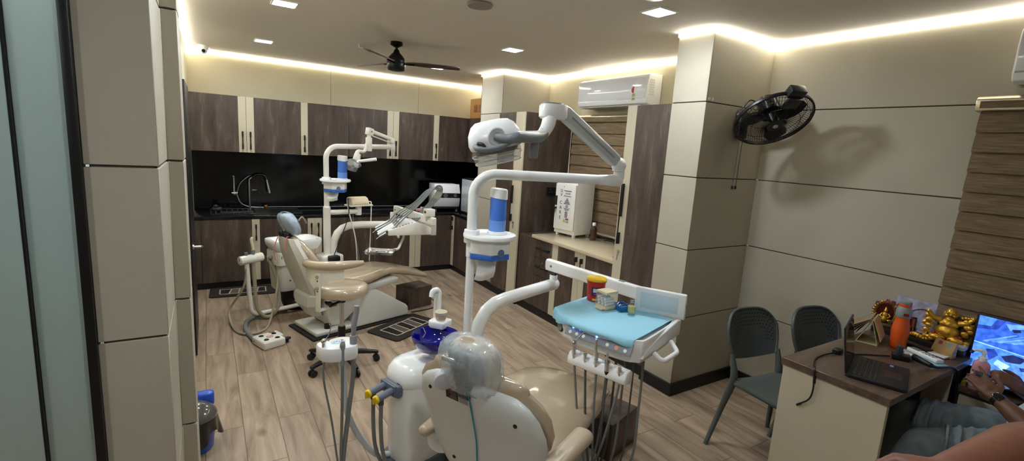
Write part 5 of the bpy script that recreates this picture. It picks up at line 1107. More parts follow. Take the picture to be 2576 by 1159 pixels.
g = G(); pad(g, [(0.13, 0.49, 0.22, 0.05), (0.065, 0.60, 0.245, 0.058), (0.015, 0.70, 0.25, 0.06), (-0.045, 0.80, 0.22, 0.055), (-0.095, 0.875, 0.165, 0.048), (-0.115, 0.905, 0.12, 0.04)], p=2.5); obj('backrest', g, M_VINYL, ch)
# angular white shell with a ridge down the middle
g = G(); rings = []
for a, z, hw, d in ((0.115, 0.155, 0.06, 0.05), (0.075, 0.175, 0.10, 0.07), (0.01, 0.29, 0.16, 0.085), (0.02, 0.385, 0.185, 0.09), (0.045, 0.40, 0.20, 0.085), (-0.005, 0.52, 0.215, 0.085), (-0.06, 0.66, 0.225, 0.08), (-0.115, 0.80, 0.195, 0.07), (-0.150, 0.895, 0.15, 0.055), (-0.155, 0.925, 0.135, 0.045)):
    rings.append([V(a+0.045, -hw, z), V(a+0.005, -hw, z), V(a-d*0.55, -hw*0.72, z), V(a-d*0.62, -hw*0.25, z), V(a-d*0.62, hw*0.25, z), V(a-d*0.55, hw*0.72, z), V(a+0.005, hw, z), V(a+0.045, hw, z)])
g.loft(rings); sh = obj('back_shell', g, M_FSHELL, ch, ang=25, label='white back shell')
Mh = T(-0.130, 0.0, 1.045) @ RY(radians(-24))
g = G(); g.loft([[Mh @ V(0.035*d, math.copysign(abs(cos(a))**0.8, cos(a))*0.125*s, math.copysign(abs(sin(a))**0.8, sin(a))*0.095*s) for a in [2*pi*k/32 for k in range(32)]] for d, s in ((-1.05, 0.2), (-1.0, 0.75), (-0.7, 0.94), (0.2, 1.0), (0.8, 0.92), (1.0, 0.72), (1.05, 0.2))]); obj('headrest', g, mat('headrest_white', (214, 214, 210), 0.4), ch)
g = G(); g.cyl((-0.135, 0.0, 0.89), Mh @ V(-0.01, 0, -0.05), 0.016, n=14); g.cyl(Mh @ V(-0.055, -0.055, -0.085), Mh @ V(-0.055, 0.06, -0.085), 0.026, n=18); g.ball(Mh @ V(-0.075, 0.075, -0.075), (0.022, 0.030, 0.028)); g.box(-0.17, -0.10, -0.06, 0.06, 0.915, 0.945, 0.01); obj('headrest_hinge', g, M_BLACK, ch)
g = G(); rings = []
for i, (t, sc) in enumerate(((0, 0.3), (0.03, 0.65), (0.12, 0.94), (0.35, 1.08), (0.65, 1.08), (0.85, 0.98), (1.0, 0.82))):
    z = 0.108-0.20*t
    rings.append([Mh @ V(0.052*sc*(1+0.02*sin(5*a+i))*math.copysign(abs(cos(a))**0.8, cos(a)), 0.132*sc*(1+0.02*sin(9*a+2*i))*math.copysign(abs(sin(a))**0.85, sin(a)), z) for a in [2*pi*k/48 for k in range(48)]])
g.loft(rings, cap=False); obj('plastic_bag', g, M_FILMB, ch, label='bluish plastic bag over the headrest', ang=80)
g = G(); g.tube(spline([(-0.158, -0.05, 0.945), (-0.185, -0.065, 0.93), (-0.205, -0.075, 0.86), (-0.195, -0.075, 0.80)], 6), 0.004, 8); g.tube(spline([(-0.158, 0.06, 0.945), (-0.190, 0.09, 0.92), (-0.215, 0.12, 0.80), (-0.20, 0.125, 0.70)], 6), 0.004, 8)
g.tube([(-0.158, -0.05, 0.945), (-0.150, 0.0, 0.95), (-0.158, 0.06, 0.945)], 0.004, 8)
obj('pink_lanyard', g, mat('pink_cord', (226, 130, 124), 0.6), label='pink cord hanging over the back of the far chair', cat='cord')
g = G(); g.tube(spline([Mh @ V(0.05, -0.10, 0.02), Mh @ V(0.085, -0.11, 0.04), Mh @ V(0.10, -0.10, 0.0), Mh @ V(0.105, -0.09, -0.035)], 6), 0.007, 8); obj('pale_tube_end', g, M_HOSEB, label='short pale bent tube beside the far headrest', cat='tube')
# ---- far unit: cabinet, basin, pole
un = thing('dental_unit', 'far ivory dental unit column with white basin, beside the wall cabinets', 'dental unit', (0.2, 0.72, 0), group='dental units')
def rect(a0, a1, l0, l1, z, r=0.05, n=6):
    out = []
    for cx, cy, st in ((a1-r, l1-r, 0), (a0+r, l1-r, pi/2), (a0+r, l0+r, pi), (a1-r, l0+r, 1.5*pi)):
        for k in range(n+1): out.append(V(cx+r*cos(st+pi/2*k/n), cy+r*sin(st+pi/2*k/n), z))
    return out
g = G(); g.loft([rect(0.045, 0.28, 0.60, 0.84, 0.235), rect(0.035, 0.29, 0.59, 0.85, 0.25), rect(0.02, 0.30, 0.58, 0.86, 0.50), rect(0.02, 0.30, 0.58, 0.86, 0.515)]); obj('lower_cabinet', g, M_IVORYS, un)
g = G(); g.loft([rect(0.005, 0.33, 0.565, 0.87, 0.517), rect(0.005, 0.33, 0.565, 0.87, 0.64), rect(0.015, 0.32, 0.575, 0.86, 0.655)]); cb = obj('upper_cabinet', g, M_IVORYS, un)
g = G(); g.loft([rect(0.02, 0.44, 0.56, 0.87, 0.657, 0.06), rect(-0.01, 0.47, 0.545, 0.885, 0.70, 0.07), rect(-0.02, 0.48, 0.54, 0.89, 0.745, 0.08), rect(-0.015, 0.475, 0.545, 0.885, 0.758, 0.08), rect(0.02, 0.44, 0.58, 0.85, 0.756, 0.07), rect(0.06, 0.40, 0.61, 0.82, 0.715, 0.07)]); obj('basin', g, M_WHITEM, un)
g = G(); g.box(0.04, 0.10, 0.566, 0.569, 0.585, 0.615, 0.001); g.cyl((0.10, 0.568, 0.58), (0.10, 0.556, 0.58), 0.008, n=12); g.cyl((0.13, 0.585, 0.35), (0.13, 0.578, 0.35), 0.008, n=12); obj('catch', g, M_DGREY, cb)
g = G(); g.tube(spline([(0.16, 0.72, 0.24), (0.16, 0.72, 0.12), (0.20, 0.70, 0.055), (0.34, 0.64, 0.05), (0.46, 0.60, 0.05)], 6), 0.062, 18); obj('drain_hose', g, M_RUB, un, label='thick black drain hose')
g = G(); g.tube(spline([(0.27, 0.66, 0.24), (0.30, 0.63, 0.15), (0.36, 0.55, 0.12), (0.42, 0.45, 0.10)], 6), 0.018, 10); obj('supply_hose', g, M_BLACK, un)
g = G(); g.box(0.42, 0.66, 0.46, 0.68, 0.02, 0.585, 0.025, 3); obj('pole_foot', g, M_IVORY, un)
g = G(); g.cyl((0.525, 0.574, 0.58), (0.52, 0.574, 1.085), 0.0375, n=26); g.cyl((0.52, 0.574, 1.085), (0.52, 0.574, 1.10), 0.0375, 0.03, n=26); g.tube(fillet([(0.52, 0.574, 1.10), (0.51, 0.574, 1.72), (1.33, 0.574, 1.748)], 0.13, 10), 0.0275, 24); obj('pole', g, M_IVORY, un)
g = G(); g.cyl((1.315, 0.574, 1.715), (1.315, 0.574, 1.785), 0.034, n=22, bev=0.004); obj('arm_joint', g, M_IVORY, un)
g = G(); g.tube([(0.52, 0.574, 1.03), (0.88, 0.56, 1.025)], 0.027, 18); g.cyl((0.885, 0.56, 0.985), (0.885, 0.56, 1.085), 0.033, n=22, bev=0.004); br = obj('side_bracket', g, M_IVORY, un)
g = G(); g.box(0.755, 1.03, 0.50, 0.64, 1.085, 1.102, 0.004); obj('bracket_platform', g, M_IVORY, br)
g = G(); g.box(0.47, 0.60, 0.42, 0.50, 0.52, 0.585, 0.02); obj('socket_cover', g, M_BLACK, un)
# suction holder of the far unit
ah = thing('suction_holder', 'ivory horizontal suction holder with beige hoses at the head of the far chair', 'suction holder', (-0.25, 0.62, 0.60), group='suction holders')
g = G(); g.tube(fillet([(-0.27, 0.61, 0.585), (-0.255, 0.61, 0.30), (-0.235, 0.61, 0.055), (0.18, 0.58, 0.075), (0.42, 0.54, 0.10)], 0.07, 8), 0.021, 16); obj('pipe', g, M_IVORY, ah)
g = G(); g.cyl((-0.335, 0.60, 0.612), (-0.115, 0.64, 0.622), 0.043, n=28, bev=0.006); hb_ = obj('holder_body', g, M_IVORY, ah)
g = G(); g.cyl((-0.337, 0.6, 0.612), (-0.334, 0.6, 0.612), 0.036, n=24); g.cyl((-0.339, 0.594, 0.605), (-0.336, 0.594, 0.605), 0.005, n=10); obj('end_cap', g, M_IVORYS, hb_)
g = G(); g.tube(spline([(-0.20, 0.625, 0.62), (-0.205, 0.625, 0.72), (-0.22, 0.62, 0.80), (-0.205, 0.62, 0.825)], 6), [0.016, 0.013, 0.012, 0.012], 12); obj('saliva_tube', g, mat('pale_yellow', (222, 216, 178), 0.45), hb_, label='pale yellow bent tube')
g = G(); g.cyl((-0.27, 0.615, 0.63), (-0.27, 0.615, 0.685), 0.014, n=14); g.cyl((-0.205, 0.625, 0.64), (-0.205, 0.625, 0.70), 0.019, n=14); obj('tool_sockets', g, M_GREY, hb_)
g = G(); g.tube(spline([(-0.205, 0.62, 0.58), (-0.20, 0.61, 0.35), (-0.19, 0.59, 0.12), (-0.10, 0.56, 0.02), (0.02, 0.60, 0.12), (0.02, 0.66, 0.40), (-0.02, 0.72, 0.575), (0.01, 0.74, 0.59)], 6), 0.018, 10); obj('hose', g, M_HOSEB, ah)
g = G(); g.tube(spline([(-0.27, 0.60, 0.57), (-0.30, 0.62, 0.35), (-0.40, 0.70, 0.12), (-0.44, 0.52, 0.016), (-0.44, 0.30, 0.014), (-0.30, 0.24, 0.014), (-0.14, 0.42, 0.03), (0.02, 0.62, 0.36), (0.0, 0.68, 0.56), (0.01, 0.69, 0.585)], 8), 0.011, 10); obj('hose', g, M_HOSEB, ah)
for l in (0.74, 0.69):
    g = G(); g.ball((-0.015, l, 0.588), 0.022, 12); g.cyl((-0.015, l, 0.588), (0.01, l, 0.588), 0.016, n=12); obj('hose_elbow', g, M_HOSE, ah)
# foot control
t = thing('foot_control', 'white foot control box with four black buttons on the floor by the far chair', 'foot control', (-0.40, 0.0, 0), group=None)
Mf = T(-0.335, -0.055, 0) @ RZ(radians(4))
g = G(); g.prism([(-0.105, -0.11), (0.085, -0.11), (0.085, -0.02), (0.115, -0.02), (0.115, 0.11), (-0.105, 0.11)], 0.0, 0.07, M=Mf, bev=0.014, seg=3); obj('housing', g, mat('pedal_white', (226, 224, 214), 0.4), t)
for x, y in ((-0.055, -0.05), (0.035, -0.06), (-0.05, 0.055), (0.055, 0.045)):
    g = G(); g.lathe([(0.002, 0.004), (0.018, 0.004), (0.021, 0.0)], M=Mf @ T(x, y, 0.0705), n=18); obj('button', g, M_BLACK, t)
g = G(); g.lathe([(0.002, 0.0015), (0.030, 0.0015), (0.031, 0)], M=Mf @ T(-0.002, 0.0, 0.0705), n=24); em = obj('round_emblem', g, mat('emblem_pale', (214, 200, 190), 0.5), t)
g = G(); g.lathe([(0.020, 0.003), (0.026, 0.003), (0.026, 0.001), (0.020, 0.001)], M=Mf @ T(-0.002, 0.0, 0.0705), n=24, cap=False); g.box(-0.012, 0.012, -0.003, 0.003, 0.0715, 0.0735, M=Mf); obj('emblem_print', g, mat('emblem_red', (196, 110, 96), 0.5), em)
g = G(); g.prism([(0.026*cos(2*pi*k/20), 0.016*sin(2*pi*k/20)) for k in range(20)], 0.070, 0.0725, M=Mf @ T(0.055, 0.085, 0)); obj('brown_badge', g, mat('badge_brown', (150, 112, 70), 0.5), t)
g = G(); g.prism([(0.03*cos(2*pi*k/20), 0.022*sin(2*pi*k/20)) for k in range(20)], 0.03, 0.045, M=Mf @ T(0.125, -0.06, 0), bev=0.004); g.box(0.08, 0.13, -0.075, -0.045, 0.004, 0.03, 0.004, M=Mf); obj('side_pedal', g, M_BLACK, t)
g = G(); g.tube(spline([Mf @ V(-0.09, 0.06, 0.035), Mf @ V(-0.06, 0.22, 0.02), Mf @ V(-0.02, 0.42, 0.022), Mf @ V(0.10, 0.62, 0.03), Mf @ V(0.32, 0.70, 0.03), Mf @ V(0.50, 0.66, 0.03)], 8), 0.019, 12); obj('corrugated_lead', g, M_HOSE, t)
# ---- far operating lamp
lt = thing('operating_lamp', 'small old ivory operating lamp with clear shield, hanging from the far pole', 'operating lamp', (1.315, 0.574, 1.76), group='operating lamps')
j0 = V(1.30, 0.56, 1.815); j1 = V(0.895, 0.40, 1.895)
dv = (j1-j0).normalized(); sd = dv.cross(V(0, 0, 1)).normalized(); uu = sd.cross(dv); M = Matrix((dv, sd, uu)).transposed().to_4x4(); M.translation = j0; L = (j1-j0).length
g = G(); g.cyl((1.315, 0.574, 1.775), (1.315, 0.574, 1.825), 0.024, n=16); g.box(-0.02, 0.05, -0.028, 0.028, -0.03, 0.03, 0.006, M=M); obj('lower_joint', g, M_IVORY, lt)
g = G(); g.box(0.0, L, -0.022, 0.022, 0.0, 0.036, 0.005, M=M); g.box(0.02, L-0.02, -0.006, 0.006, -0.030, -0.018, 0.002, M=M); sa = obj('spring_arm', g, M_IVORY, lt)
g = G(); g.box(L-0.06, L+0.02, -0.027, 0.027, -0.03, 0.045, 0.006, M=M); g.m(1).cyl(M @ V(L-0.02, -0.0275, 0.01), M @ V(L-0.02, -0.030, 0.01), 0.009, n=14); obj('elbow', g, [M_IVORY, mat('cap_red', (206, 60, 44), 0.4)], lt)
jx = M @ V(L-0.01, 0, 0)
g = G(); g.cyl(jx+V(0, 0, -0.17), jx+V(0, 0, 0.0), 0.022, n=20); g.cyl(jx+V(0, 0, -0.20), jx+V(0, 0, -0.055), 0.034, n=24, bev=0.003); g.cyl(jx+V(0, 0, -0.175), jx+V(0, 0, -0.165), 0.036, n=24); obj('swivel_sleeve', g, M_IVORY, lt)
hd = V(0.715, 0.38, 1.565)
g = G(); g.tube(spline([jx+V(-0.03, -0.01, -0.12), jx+V(-0.06, -0.015, -0.20), hd+V(0.045, 0.0, 0.12), hd+V(0.035, 0.0, 0.05)], 6), [0.018, 0.018, 0.020, 0.028], 16); g.cyl(hd+V(0.045, 0, 0.10), hd+V(0.030, 0, 0.03), 0.033, 0.040, n=22, bev=0.004); obj('neck', g, M_IVORY, lt)
ax = V(-0.42, -0.25, -0.86).normalized(); q = V(0, 0, 1).rotation_difference(ax).to_matrix().to_4x4(); q.translation = hd
g = G(); g.lathe([(0.002, -0.035), (0.04, -0.032), (0.07, -0.012), (0.080, 0.01), (0.076, 0.012), (0.055, -0.01), (0.002, -0.02)], M=q, n=36); obj('reflector', g, mat('lamp_chrome', (214, 216, 214), 0.16, metal=0.9), lt)
g = G(); g.loft([[q @ V(p.x, p.y, z) for p in sup(0.075*s, 0.055*s, 24, 4)] for z, s in ((0.012, 1.05), (0.05, 1.0), (0.066, 0.9))]); obj('shield', g, M_CLEAR, lt, label='clear shield')
g = G(); g.box(-0.05, 0.05, -0.012, 0.012, 0.020, 0.045, 0.004, M=q); g.cyl(q @ V(0, 0, 0), q @ V(0, 0, 0.03), 0.02, n=14); obj('bulb_holder', g, M_DGREY, lt)
g = G(); g.tube([hd+V(0.02, -0.03, 0.02), hd+V(0.075, -0.10, 0.035), hd+V(0.145, -0.19, 0.055)], [0.014, 0.016, 0.017], 14); g.box(-0.03, 0.03, -0.06, -0.03, -0.02, 0.02, 0.006, M=T(*hd)); obj('handle', g, M_WHITE, lt)
# ---- round shelf, dispenser, tissues
st_ = thing('pole_shelf', 'round white shelf clamped to the far ivory pole', 'shelf', (0.60, 0.54, 1.37), group='round shelves on the poles')
shelf(st_, V(0.595, 0.535, 0), V(0.515, 0.574, 0), 0.155, 1.360)
cupdisp(V(0.672, 0.53, 0), 1.377, 0.255, 'blue cup dispenser partly behind the far lamp head')
tissue(V(0.585, 0.52, 0), 1.359, 0.105, 0.105, radians(-45), 'white and blue tissue box under the far pole shelf', 0.095)
# ---- scaler on the side bracket
t = thing('scaler_device', 'beige scaler box with curved front on the bracket of the far pole', 'scaler', (0.88, 0.57, 1.102))
P = [(-0.065, 0), (0.065, 0), (0.065, 0.07), (0.02, 0.085), (-0.025, 0.072), (-0.055, 0.035)]
g = G(); g.prism(P, -0.105, 0.105, M=T(0.885, 0.57, 1.103) @ Matrix(((0, 0, 1, 0), (1, 0, 0, 0), (0, 1, 0, 0), (0, 0, 0, 1))), bev=0.008, seg=3, ang=15); bd_ = obj('case', g, mat('old_beige', (222, 204, 170), 0.4), t)
g = G(); g.box(0.83, 0.94, 0.5495, 0.551, 1.168, 1.172); g.box(0.80, 0.97, 0.5075, 0.509, 1.112, 1.114); obj('panel_lines', g, mat('line_brown', (120, 96, 70), 0.6), bd_)
for nm, pts, mm, r in (('black_lead', [(0.80, 0.60, 1.13), (0.765, 0.58, 1.17), (0.735, 0.52, 1.12), (0.73, 0.50, 1.0), (0.66, 0.50, 0.80), (0.56, 0.48, 0.60), (0.54, 0.46, 0.55)], M_BLACK, 0.005), ('white_lead', [(0.79, 0.60, 1.12), (0.755, 0.57, 1.16), (0.74, 0.52, 1.05), (0.80, 0.48, 0.75), (0.82, 0.47, 0.45), (0.82, 0.47, 0.30)], M_IVORY, 0.0065), ('white_lead', [(0.98, 0.57, 1.115), (1.02, 0.55, 1.13), (1.025, 0.53, 1.09), (1.02, 0.53, 0.8), (1.01, 0.53, 0.45)], M_IVORY, 0.006), ('grey_lead', [(0.84, 0.60, 0.98), (0.86, 0.60, 0.8), (0.90, 0.58, 0.55), (0.91, 0.58, 0.35)], M_GREY, 0.005)):
    g = G(); g.tube(spline(pts, 6), r, 8); obj(nm, g, mm, t)
# ---- far instrument table
dt = thing('instrument_table', 'far instrument table of the far unit, five hoses looping high above it', 'instrument table', (0.95, -0.28, 0.88), group='instrument tables')
g = G(); g.tube([(0.585, 0.574, 0.45), (0.588, 0.574, 0.62), (0.60, 0.57, 0.72), (0.635, 0.565, 0.80), (0.69, 0.56, 0.85), (0.77, 0.55, 0.875), (0.90, 0.52, 0.88), (1.22, 0.40, 0.875)], 0.040, 24); obj('swing_arm', g, M_IVORY, dt)
g = G(); g.cyl((1.215, 0.38, 0.85), (1.215, 0.38, 1.02), 0.034, n=22, bev=0.004); obj('pivot', g, M_IVORY, dt)
b0 = V(1.225, 0.36, 1.06); b1_ = V(1.095, -0.50, 1.045); bd = (b1_-b0).normalized(); bs = V(-bd.y, bd.x, 0); Mb = Matrix((bd, bs, V(0, 0, 1))).transposed().to_4x4(); Mb.translation = b0; Lb = (b1_-b0).length
g = G(); g.loft([[Mb @ V(x, q.x, q.y) for q in sup(0.024*s, 0.042*s, 24, 5)] for x, s in ((0, 0.8), (0.01, 1), (Lb-0.01, 1), (Lb, 0.8))]); bm_ = obj('beam', g, M_IVORY, dt)
for x in (0.05, Lb-0.12):
    g = G(); g.cyl(Mb @ V(x, -0.022, 0), Mb @ V(x, -0.029, 0), 0.009, n=14); obj('beam_screw', g, M_STEEL, bm_)
g = G(); g.box(Lb-0.14, Lb-0.05, -0.055, 0.035, 0.045, 0.12, 0.008, M=Mb); sb = obj('switch_box', g, M_IVORY, dt)
g = G(); g.box(Lb-0.12, Lb-0.08, -0.0565, -0.054, 0.075, 0.10, 0.001, M=Mb); obj('switch_window', g, M_DGREY, sb)
FT = FA @ T(0.76, -0.20, 0.885) @ RZ(radians(-22)); setF(FT)      # x from nose to rear, y away from the camera
g = G(); g.prism([(0.0, 0.0), (0.44, 0.0), (0.44, 0.075), (0.28, 0.135), (0.0, 0.055)], 0, 0.30, M=T(0, 0.30, 0) @ XZ, bev=0.010, seg=2); bt = obj('table_body', g, M_IVORY, dt)
g = G(); g.box(0.44, 0.50, 0.02, 0.28, -0.01, 0.10, 0.006); g.cyl((0.46, 0.10, 0.06), (0.46, 0.10, 0.14), 0.03, n=18); obj('rear_bracket', g, M_IVORYS, dt)
g = G(); g.box(-0.002, 0.004, 0.02, 0.06, 0.012, 0.045, 0.002); g.cyl((-0.02, 0.03, 0.035), (0.0, 0.03, 0.035), 0.009, n=12); obj('nose_socket', g, M_BLACK, bt)
g = G(); g.cyl((0.10, 0.02, -0.005), (0.10, -0.006, -0.012), 0.013, n=16); obj('drain_knob', g, M_IVORY, bt)
sl = math.atan2(0.08, 0.28)
Mt = T(0, 0, 0.057) @ RY(-sl)
g = G()
for k in range(7): g.box(0.05+0.032*k, 0.066+0.032*k, 0.012, 0.032, 0.0, 0.003, 0.001, M=Mt)
obj('touch_keys', g, mat('keys_grey', (120, 122, 118), 0.5), bt)
for y in (0.07, 0.125, 0.18):
    g = G(); g.cyl(Mt @ V(0.14, y, 0.012), Mt @ V(0.23, y, 0.018), 0.033, n=22, bev=0.006); obj('handpiece_holder', g, M_WHITE, bt)
for k, y in enumerate((0.035, 0.085, 0.135, 0.19, 0.245)):
    x0 = -0.05-0.008*(k % 2); ztip = 0.02+0.012*k
    g = G(); a = V(x0-0.03, y, ztip-0.03); b = V(0.07, y, ztip+0.055)
    if k in (0, 3): g.cyl(a, b, 0.010, 0.010, n=14); g.tube([a+V(-0.03, 0, -0.025), a], 0.0045, 8)
    elif k in (1, 2): g.cyl(a, b, 0.012, 0.017, n=14)
    else: g.cyl(a, b, 0.011, 0.013, n=14)
    obj('handpiece', g, M_STEEL if k in (0, 3, 4) else M_WHITE, bt)
    yb = y*0.75+0.02; ap = 0.50+0.012*(k % 3)
    g = G(); g.tube(spline([b, b+V(0.08, 0, 0.085), (0.30, y*0.9, 0.30), (0.43, yb, 0.435), (0.50+0.01*(k % 2), yb+0.005, 0.505-0.012*k), (0.555, yb+0.02, 0.495-0.012*k), (0.562, yb+0.03, 0.43), (0.52, yb+0.035, 0.36), (0.40, yb+0.04, 0.22), (0.29, yb+0.04, 0.125)], 7), 0.0066, 9); obj('hose', g, M_HOSE, bt)
    g = G(); P = spline([(0.562, yb+0.03, 0.43), (0.545, yb+0.033, 0.39), (0.52, yb+0.035, 0.36)], 5); g.tube(P, 0.0115, 10); obj('hose_sleeve', g, mat('sleeve', (150, 146, 130), 0.5), bt)
# steel tray on a bent arm below
g = G(); g.tube(fillet([(0.19, 0.15, 0.01), (0.19, 0.15, -0.05), (0.10, 0.0, -0.135), (-0.02, -0.05, -0.14)], 0.04), 0.013, 12); obj('tray_arm', g, M_IVORY, dt)
setF(FA)
t = thing('steel_tray', 'rectangular steel instrument tray on the bent arm, a tool lying in it', 'tray', (0.62, -0.255, 0.75))
Mq = T(0.625, -0.262, 0.752) @ RZ(radians(-44))
g = G()
def rr(w_, d_, z, r=0.03): return [Mq @ V(p.x, p.y, z) for p in rect(-w_, w_, -d_, d_, 0, r)]
g.loft([rr(0.128, 0.088, -0.012), rr(0.135, 0.095, 0.012), rr(0.142, 0.102, 0.014), rr(0.142, 0.102, 0.011), rr(0.132, 0.092, 0.010), rr(0.125, 0.085, -0.009)]); obj('tray_body', g, M_CHROME, t)
g = G(); g.cyl(Mq @ V(-0.03, 0.04, 0.0), Mq @ V(0.05, 0.01, 0.0), 0.006, n=12); g.cyl(Mq @ V(-0.05, 0.0475, 0.0), Mq @ V(-0.03, 0.04, 0.0), 0.009, n=12); obj('dental_tool', g, M_STEEL, label='metal tool lying in the steel tray of the far unit', cat='dental tool')
# junction box, mats
g = G(); g.box(1.12, 1.44, -0.08, 0.16, 0.0, 0.235, 0.004); obj('floor_box', g, M_WOOD, label='dark wood floor box beyond the leg rest of the far chair', cat='box', group='dark wood floor boxes')
g = G(); g.tube(spline([(1.44, 0.02, 0.10), (1.47, -0.06, 0.05), (1.46, -0.16, 0.008), (1.30, -0.19, 0.008), (1.10, -0.16, 0.008)], 6), 0.005, 8); obj('black_lead', g, M_BLACK, label='black lead curling from the dark floor box by the far chair', cat='cable')
setF()
M_MAT = mat('mat_brown', (44, 36, 32), 0.95, bump=(180, 0.5)); M_MATG = mat('mat_taupe', (92, 82, 74), 0.95, bump=(180, 0.5)); M_MATK = mat('mat_black', (24, 21, 20), 0.95, bump=(180, 0.5)); M_MATW = mat('mat_cream', (184, 174, 152), 0.95, bump=(180, 0.5))
def doormat(M, L, W, label):
    t = thing('floor_mat', label, 'mat', tuple(M.translation), group='patterned floor mats')
    g = G(); g.loft([[M @ V(q.x, q.y, z) for q in rect(-L/2, L/2, -W/2, W/2, 0, 0.04)] for z in (0.001, 0.012)]); obj('pile', g, M_MAT, t)
    l2, w2 = L/2-0.10, W/2-0.09; n = 5; seg = 2*l2/n; random.seed(2)
    for k in range(n):
        x0 = -l2+seg*k; g = G(); g.prism([(x0+0.008, -w2+0.008), (x0+seg-0.008, -w2+0.008), (x0+seg-0.008+0.02*(k < n-1), w2-0.008), (x0+0.008+0.02*(k > 0), w2-0.008)], 0.0, 0.0135, M=M); obj('block', g, (M_MATK, M_MATG, M_MATK, M_MATG, M_MATK)[k], t)
    g = G()
    for pts in ([(-l2, -w2), (l2, -w2)], [(-l2, w2), (l2, w2)], [(-l2, -w2), (-l2, w2)], [(l2, -w2), (l2, w2)])+tuple([(-l2+seg*k, -w2), (-l2+seg*k+0.02, w2)] for k in range(1, n)):
        a, b = V(*pts[0], 0.012), V(*pts[1], 0.012); P = [M @ (a.lerp(b, i/8)+V(random.uniform(-.004, .004), random.uniform(-.004, .004), 0)) for i in range(9)]
        g.tube(P, 0.007, 6, flat=0.5)
    obj('cream_outline', g, M_MATW, t)
doormat(T(0.29, 6.15, 0) @ RZ(radians(-3)), 0.66, 0.36, 'brown patterned mat in front of the sink cabinet')
doormat(FA @ T(0.80, -0.46, 0) @ RZ(radians(12)), 0.66, 0.40, 'brown patterned mat beside the base of the far chair')
# ---------------------------------------------------------------- assistant stool
t = thing('assistant_stool', 'tan assistant stool with curved armrest and black five-star base', 'stool', (0.87, 3.82, 0))
sc = V(0.865, 3.82, 0)
g = G(); g.cyl(sc+V(0, 0, 0.30), sc+V(0, 0, 0.565), 0.017, n=18); obj('gas_lift', g, M_CHROME, t)
g = G(); g.cyl(sc+V(0, 0, 0.085), sc+V(0, 0, 0.33), 0.029, n=20, bev=0.004); obj('lift_cover', g, M_BLACK, t)
g = G(); g.cyl(sc+V(0, 0, 0.53), sc+V(0, 0, 0.585), 0.028, n=20); g.box(sc.x-0.09, sc.x+0.09, sc.y-0.09, sc.y+0.09, 0.572, 0.588, 0.005); obj('lift_sleeve', g, M_BLACK, t)
g = G(); g.tube([sc+V(0.03, -0.03, 0.565), sc+V(-0.12, -0.14, 0.555)], [0.007, 0.007, 0.012], 10); obj('height_lever', g, M_BLACK, t)
Mst = T(*sc) @ RZ(radians(-26))
g = G(); g.loft([[Mst @ V(q.x, q.y, z) for q in sup(0.205*s, 0.19*s, 40, 2.3)] for z, s in ((0.590, 0.55), (0.592, 0.85), (0.605, 0.97), (0.635, 1.0), (0.66, 0.97), (0.676, 0.88), (0.684, 0.7), (0.688, 0.35), (0.688, 0.05))]); obj('seat', g, M_VINYL, t, label='round tan seat')
g = G(); arm = []
for k in range(15):
    a = radians(172+k*(318-172)/14); arm.append(Mst @ V(0.255*cos(a), 0.215*sin(a), 0.845+0.05*(k/14)))
g.tube(arm, [0.02, 0.036, 0.04, 0.04, 0.04, 0.042, 0.042, 0.036, 0.02], 18, flat=0.85); obj('curved_armrest', g, M_VINYL, t)
g = G()
def plate(k0, k1, z0f, z1f):
    pass
def pf(u, v):
    a = radians(196+u*(285-196)); top = 0.835+0.05*((196+u*89-172)/146); dep = 0.075+0.075*math.exp(-((u-0.45)/0.2)**2)
    return Mst @ V(0.258*cos(a), 0.218*sin(a), top-0.02-v*dep)
g.grid(pf, 20, 5, 0.006); obj('arm_plate', g, M_IVORY, t)
mb_ = pf(0.52, 0.5); dirn = (mb_-V(sc.x, sc.y, mb_.z)).normalized()
sd = V(-dirn.y, dirn.x, 0); Mk = Matrix((sd, dirn, V(0, 0, 1))).transposed().to_4x4(); Mk.translation = V(mb_.x, mb_.y, 0)
g = G(); g.box(-0.022, 0.022, 0.004, 0.016, 0.52, 0.815, 0.003, M=Mk); g.box(-0.022, 0.022, -0.16, 0.016, 0.515, 0.527, 0.003, M=Mk); br = obj('bracket', g, M_IVORY, t)
for z in (0.785, 0.70):
    g = G(); g.cyl(Mk @ V(0, 0.014, z), Mk @ V(0, 0.026, z), 0.014, n=18, bev=0.004); obj('bracket_bolt', g, M_CHROME, br, label='shiny bracket bolt')
g = G()
for z in (0.755, 0.675): g.cyl(Mk @ V(0, 0.0155, z), Mk @ V(0, 0.0175, z), 0.006, n=12)
obj('bracket_holes', g, M_BLACK, br)
g = G(); g.cyl(sc+V(0, 0, 0.07), sc+V(0, 0, 0.125), 0.042, n=22, bev=0.005); obj('base_hub', g, M_BLACK, t)
for k in range(5):
    a = radians(-8+72*k); d = V(cos(a), sin(a), 0)
    g = G(); g.loft([[sc+d*r+V(-d.y, d.x, 0)*q.x+V(0, 0, z+q.y) for q in sup(w_, h_, 14, 3)] for r, z, w_, h_ in ((0.02, 0.105, 0.024, 0.022), (0.15, 0.098, 0.022, 0.019), (0.265, 0.080, 0.019, 0.014), (0.29, 0.077, 0.014, 0.010))]); lg = obj('base_leg', g, M_BLACK, t)
    c = sc+d*0.275; s_ = V(-d.y, d.x, 0)
    g = G()
    for s in (-1, 1): g.cyl(c+s_*(0.006*s)+V(0, 0, 0.027), c+s_*(0.026*s)+V(0, 0, 0.027), 0.027, n=20, bev=0.004)
    g.cyl(c+V(0, 0, 0.027), c+V(0, 0, 0.07), 0.010, n=10); obj('caster', g, mat('caster_black', (26, 26, 28), 0.4), lg)
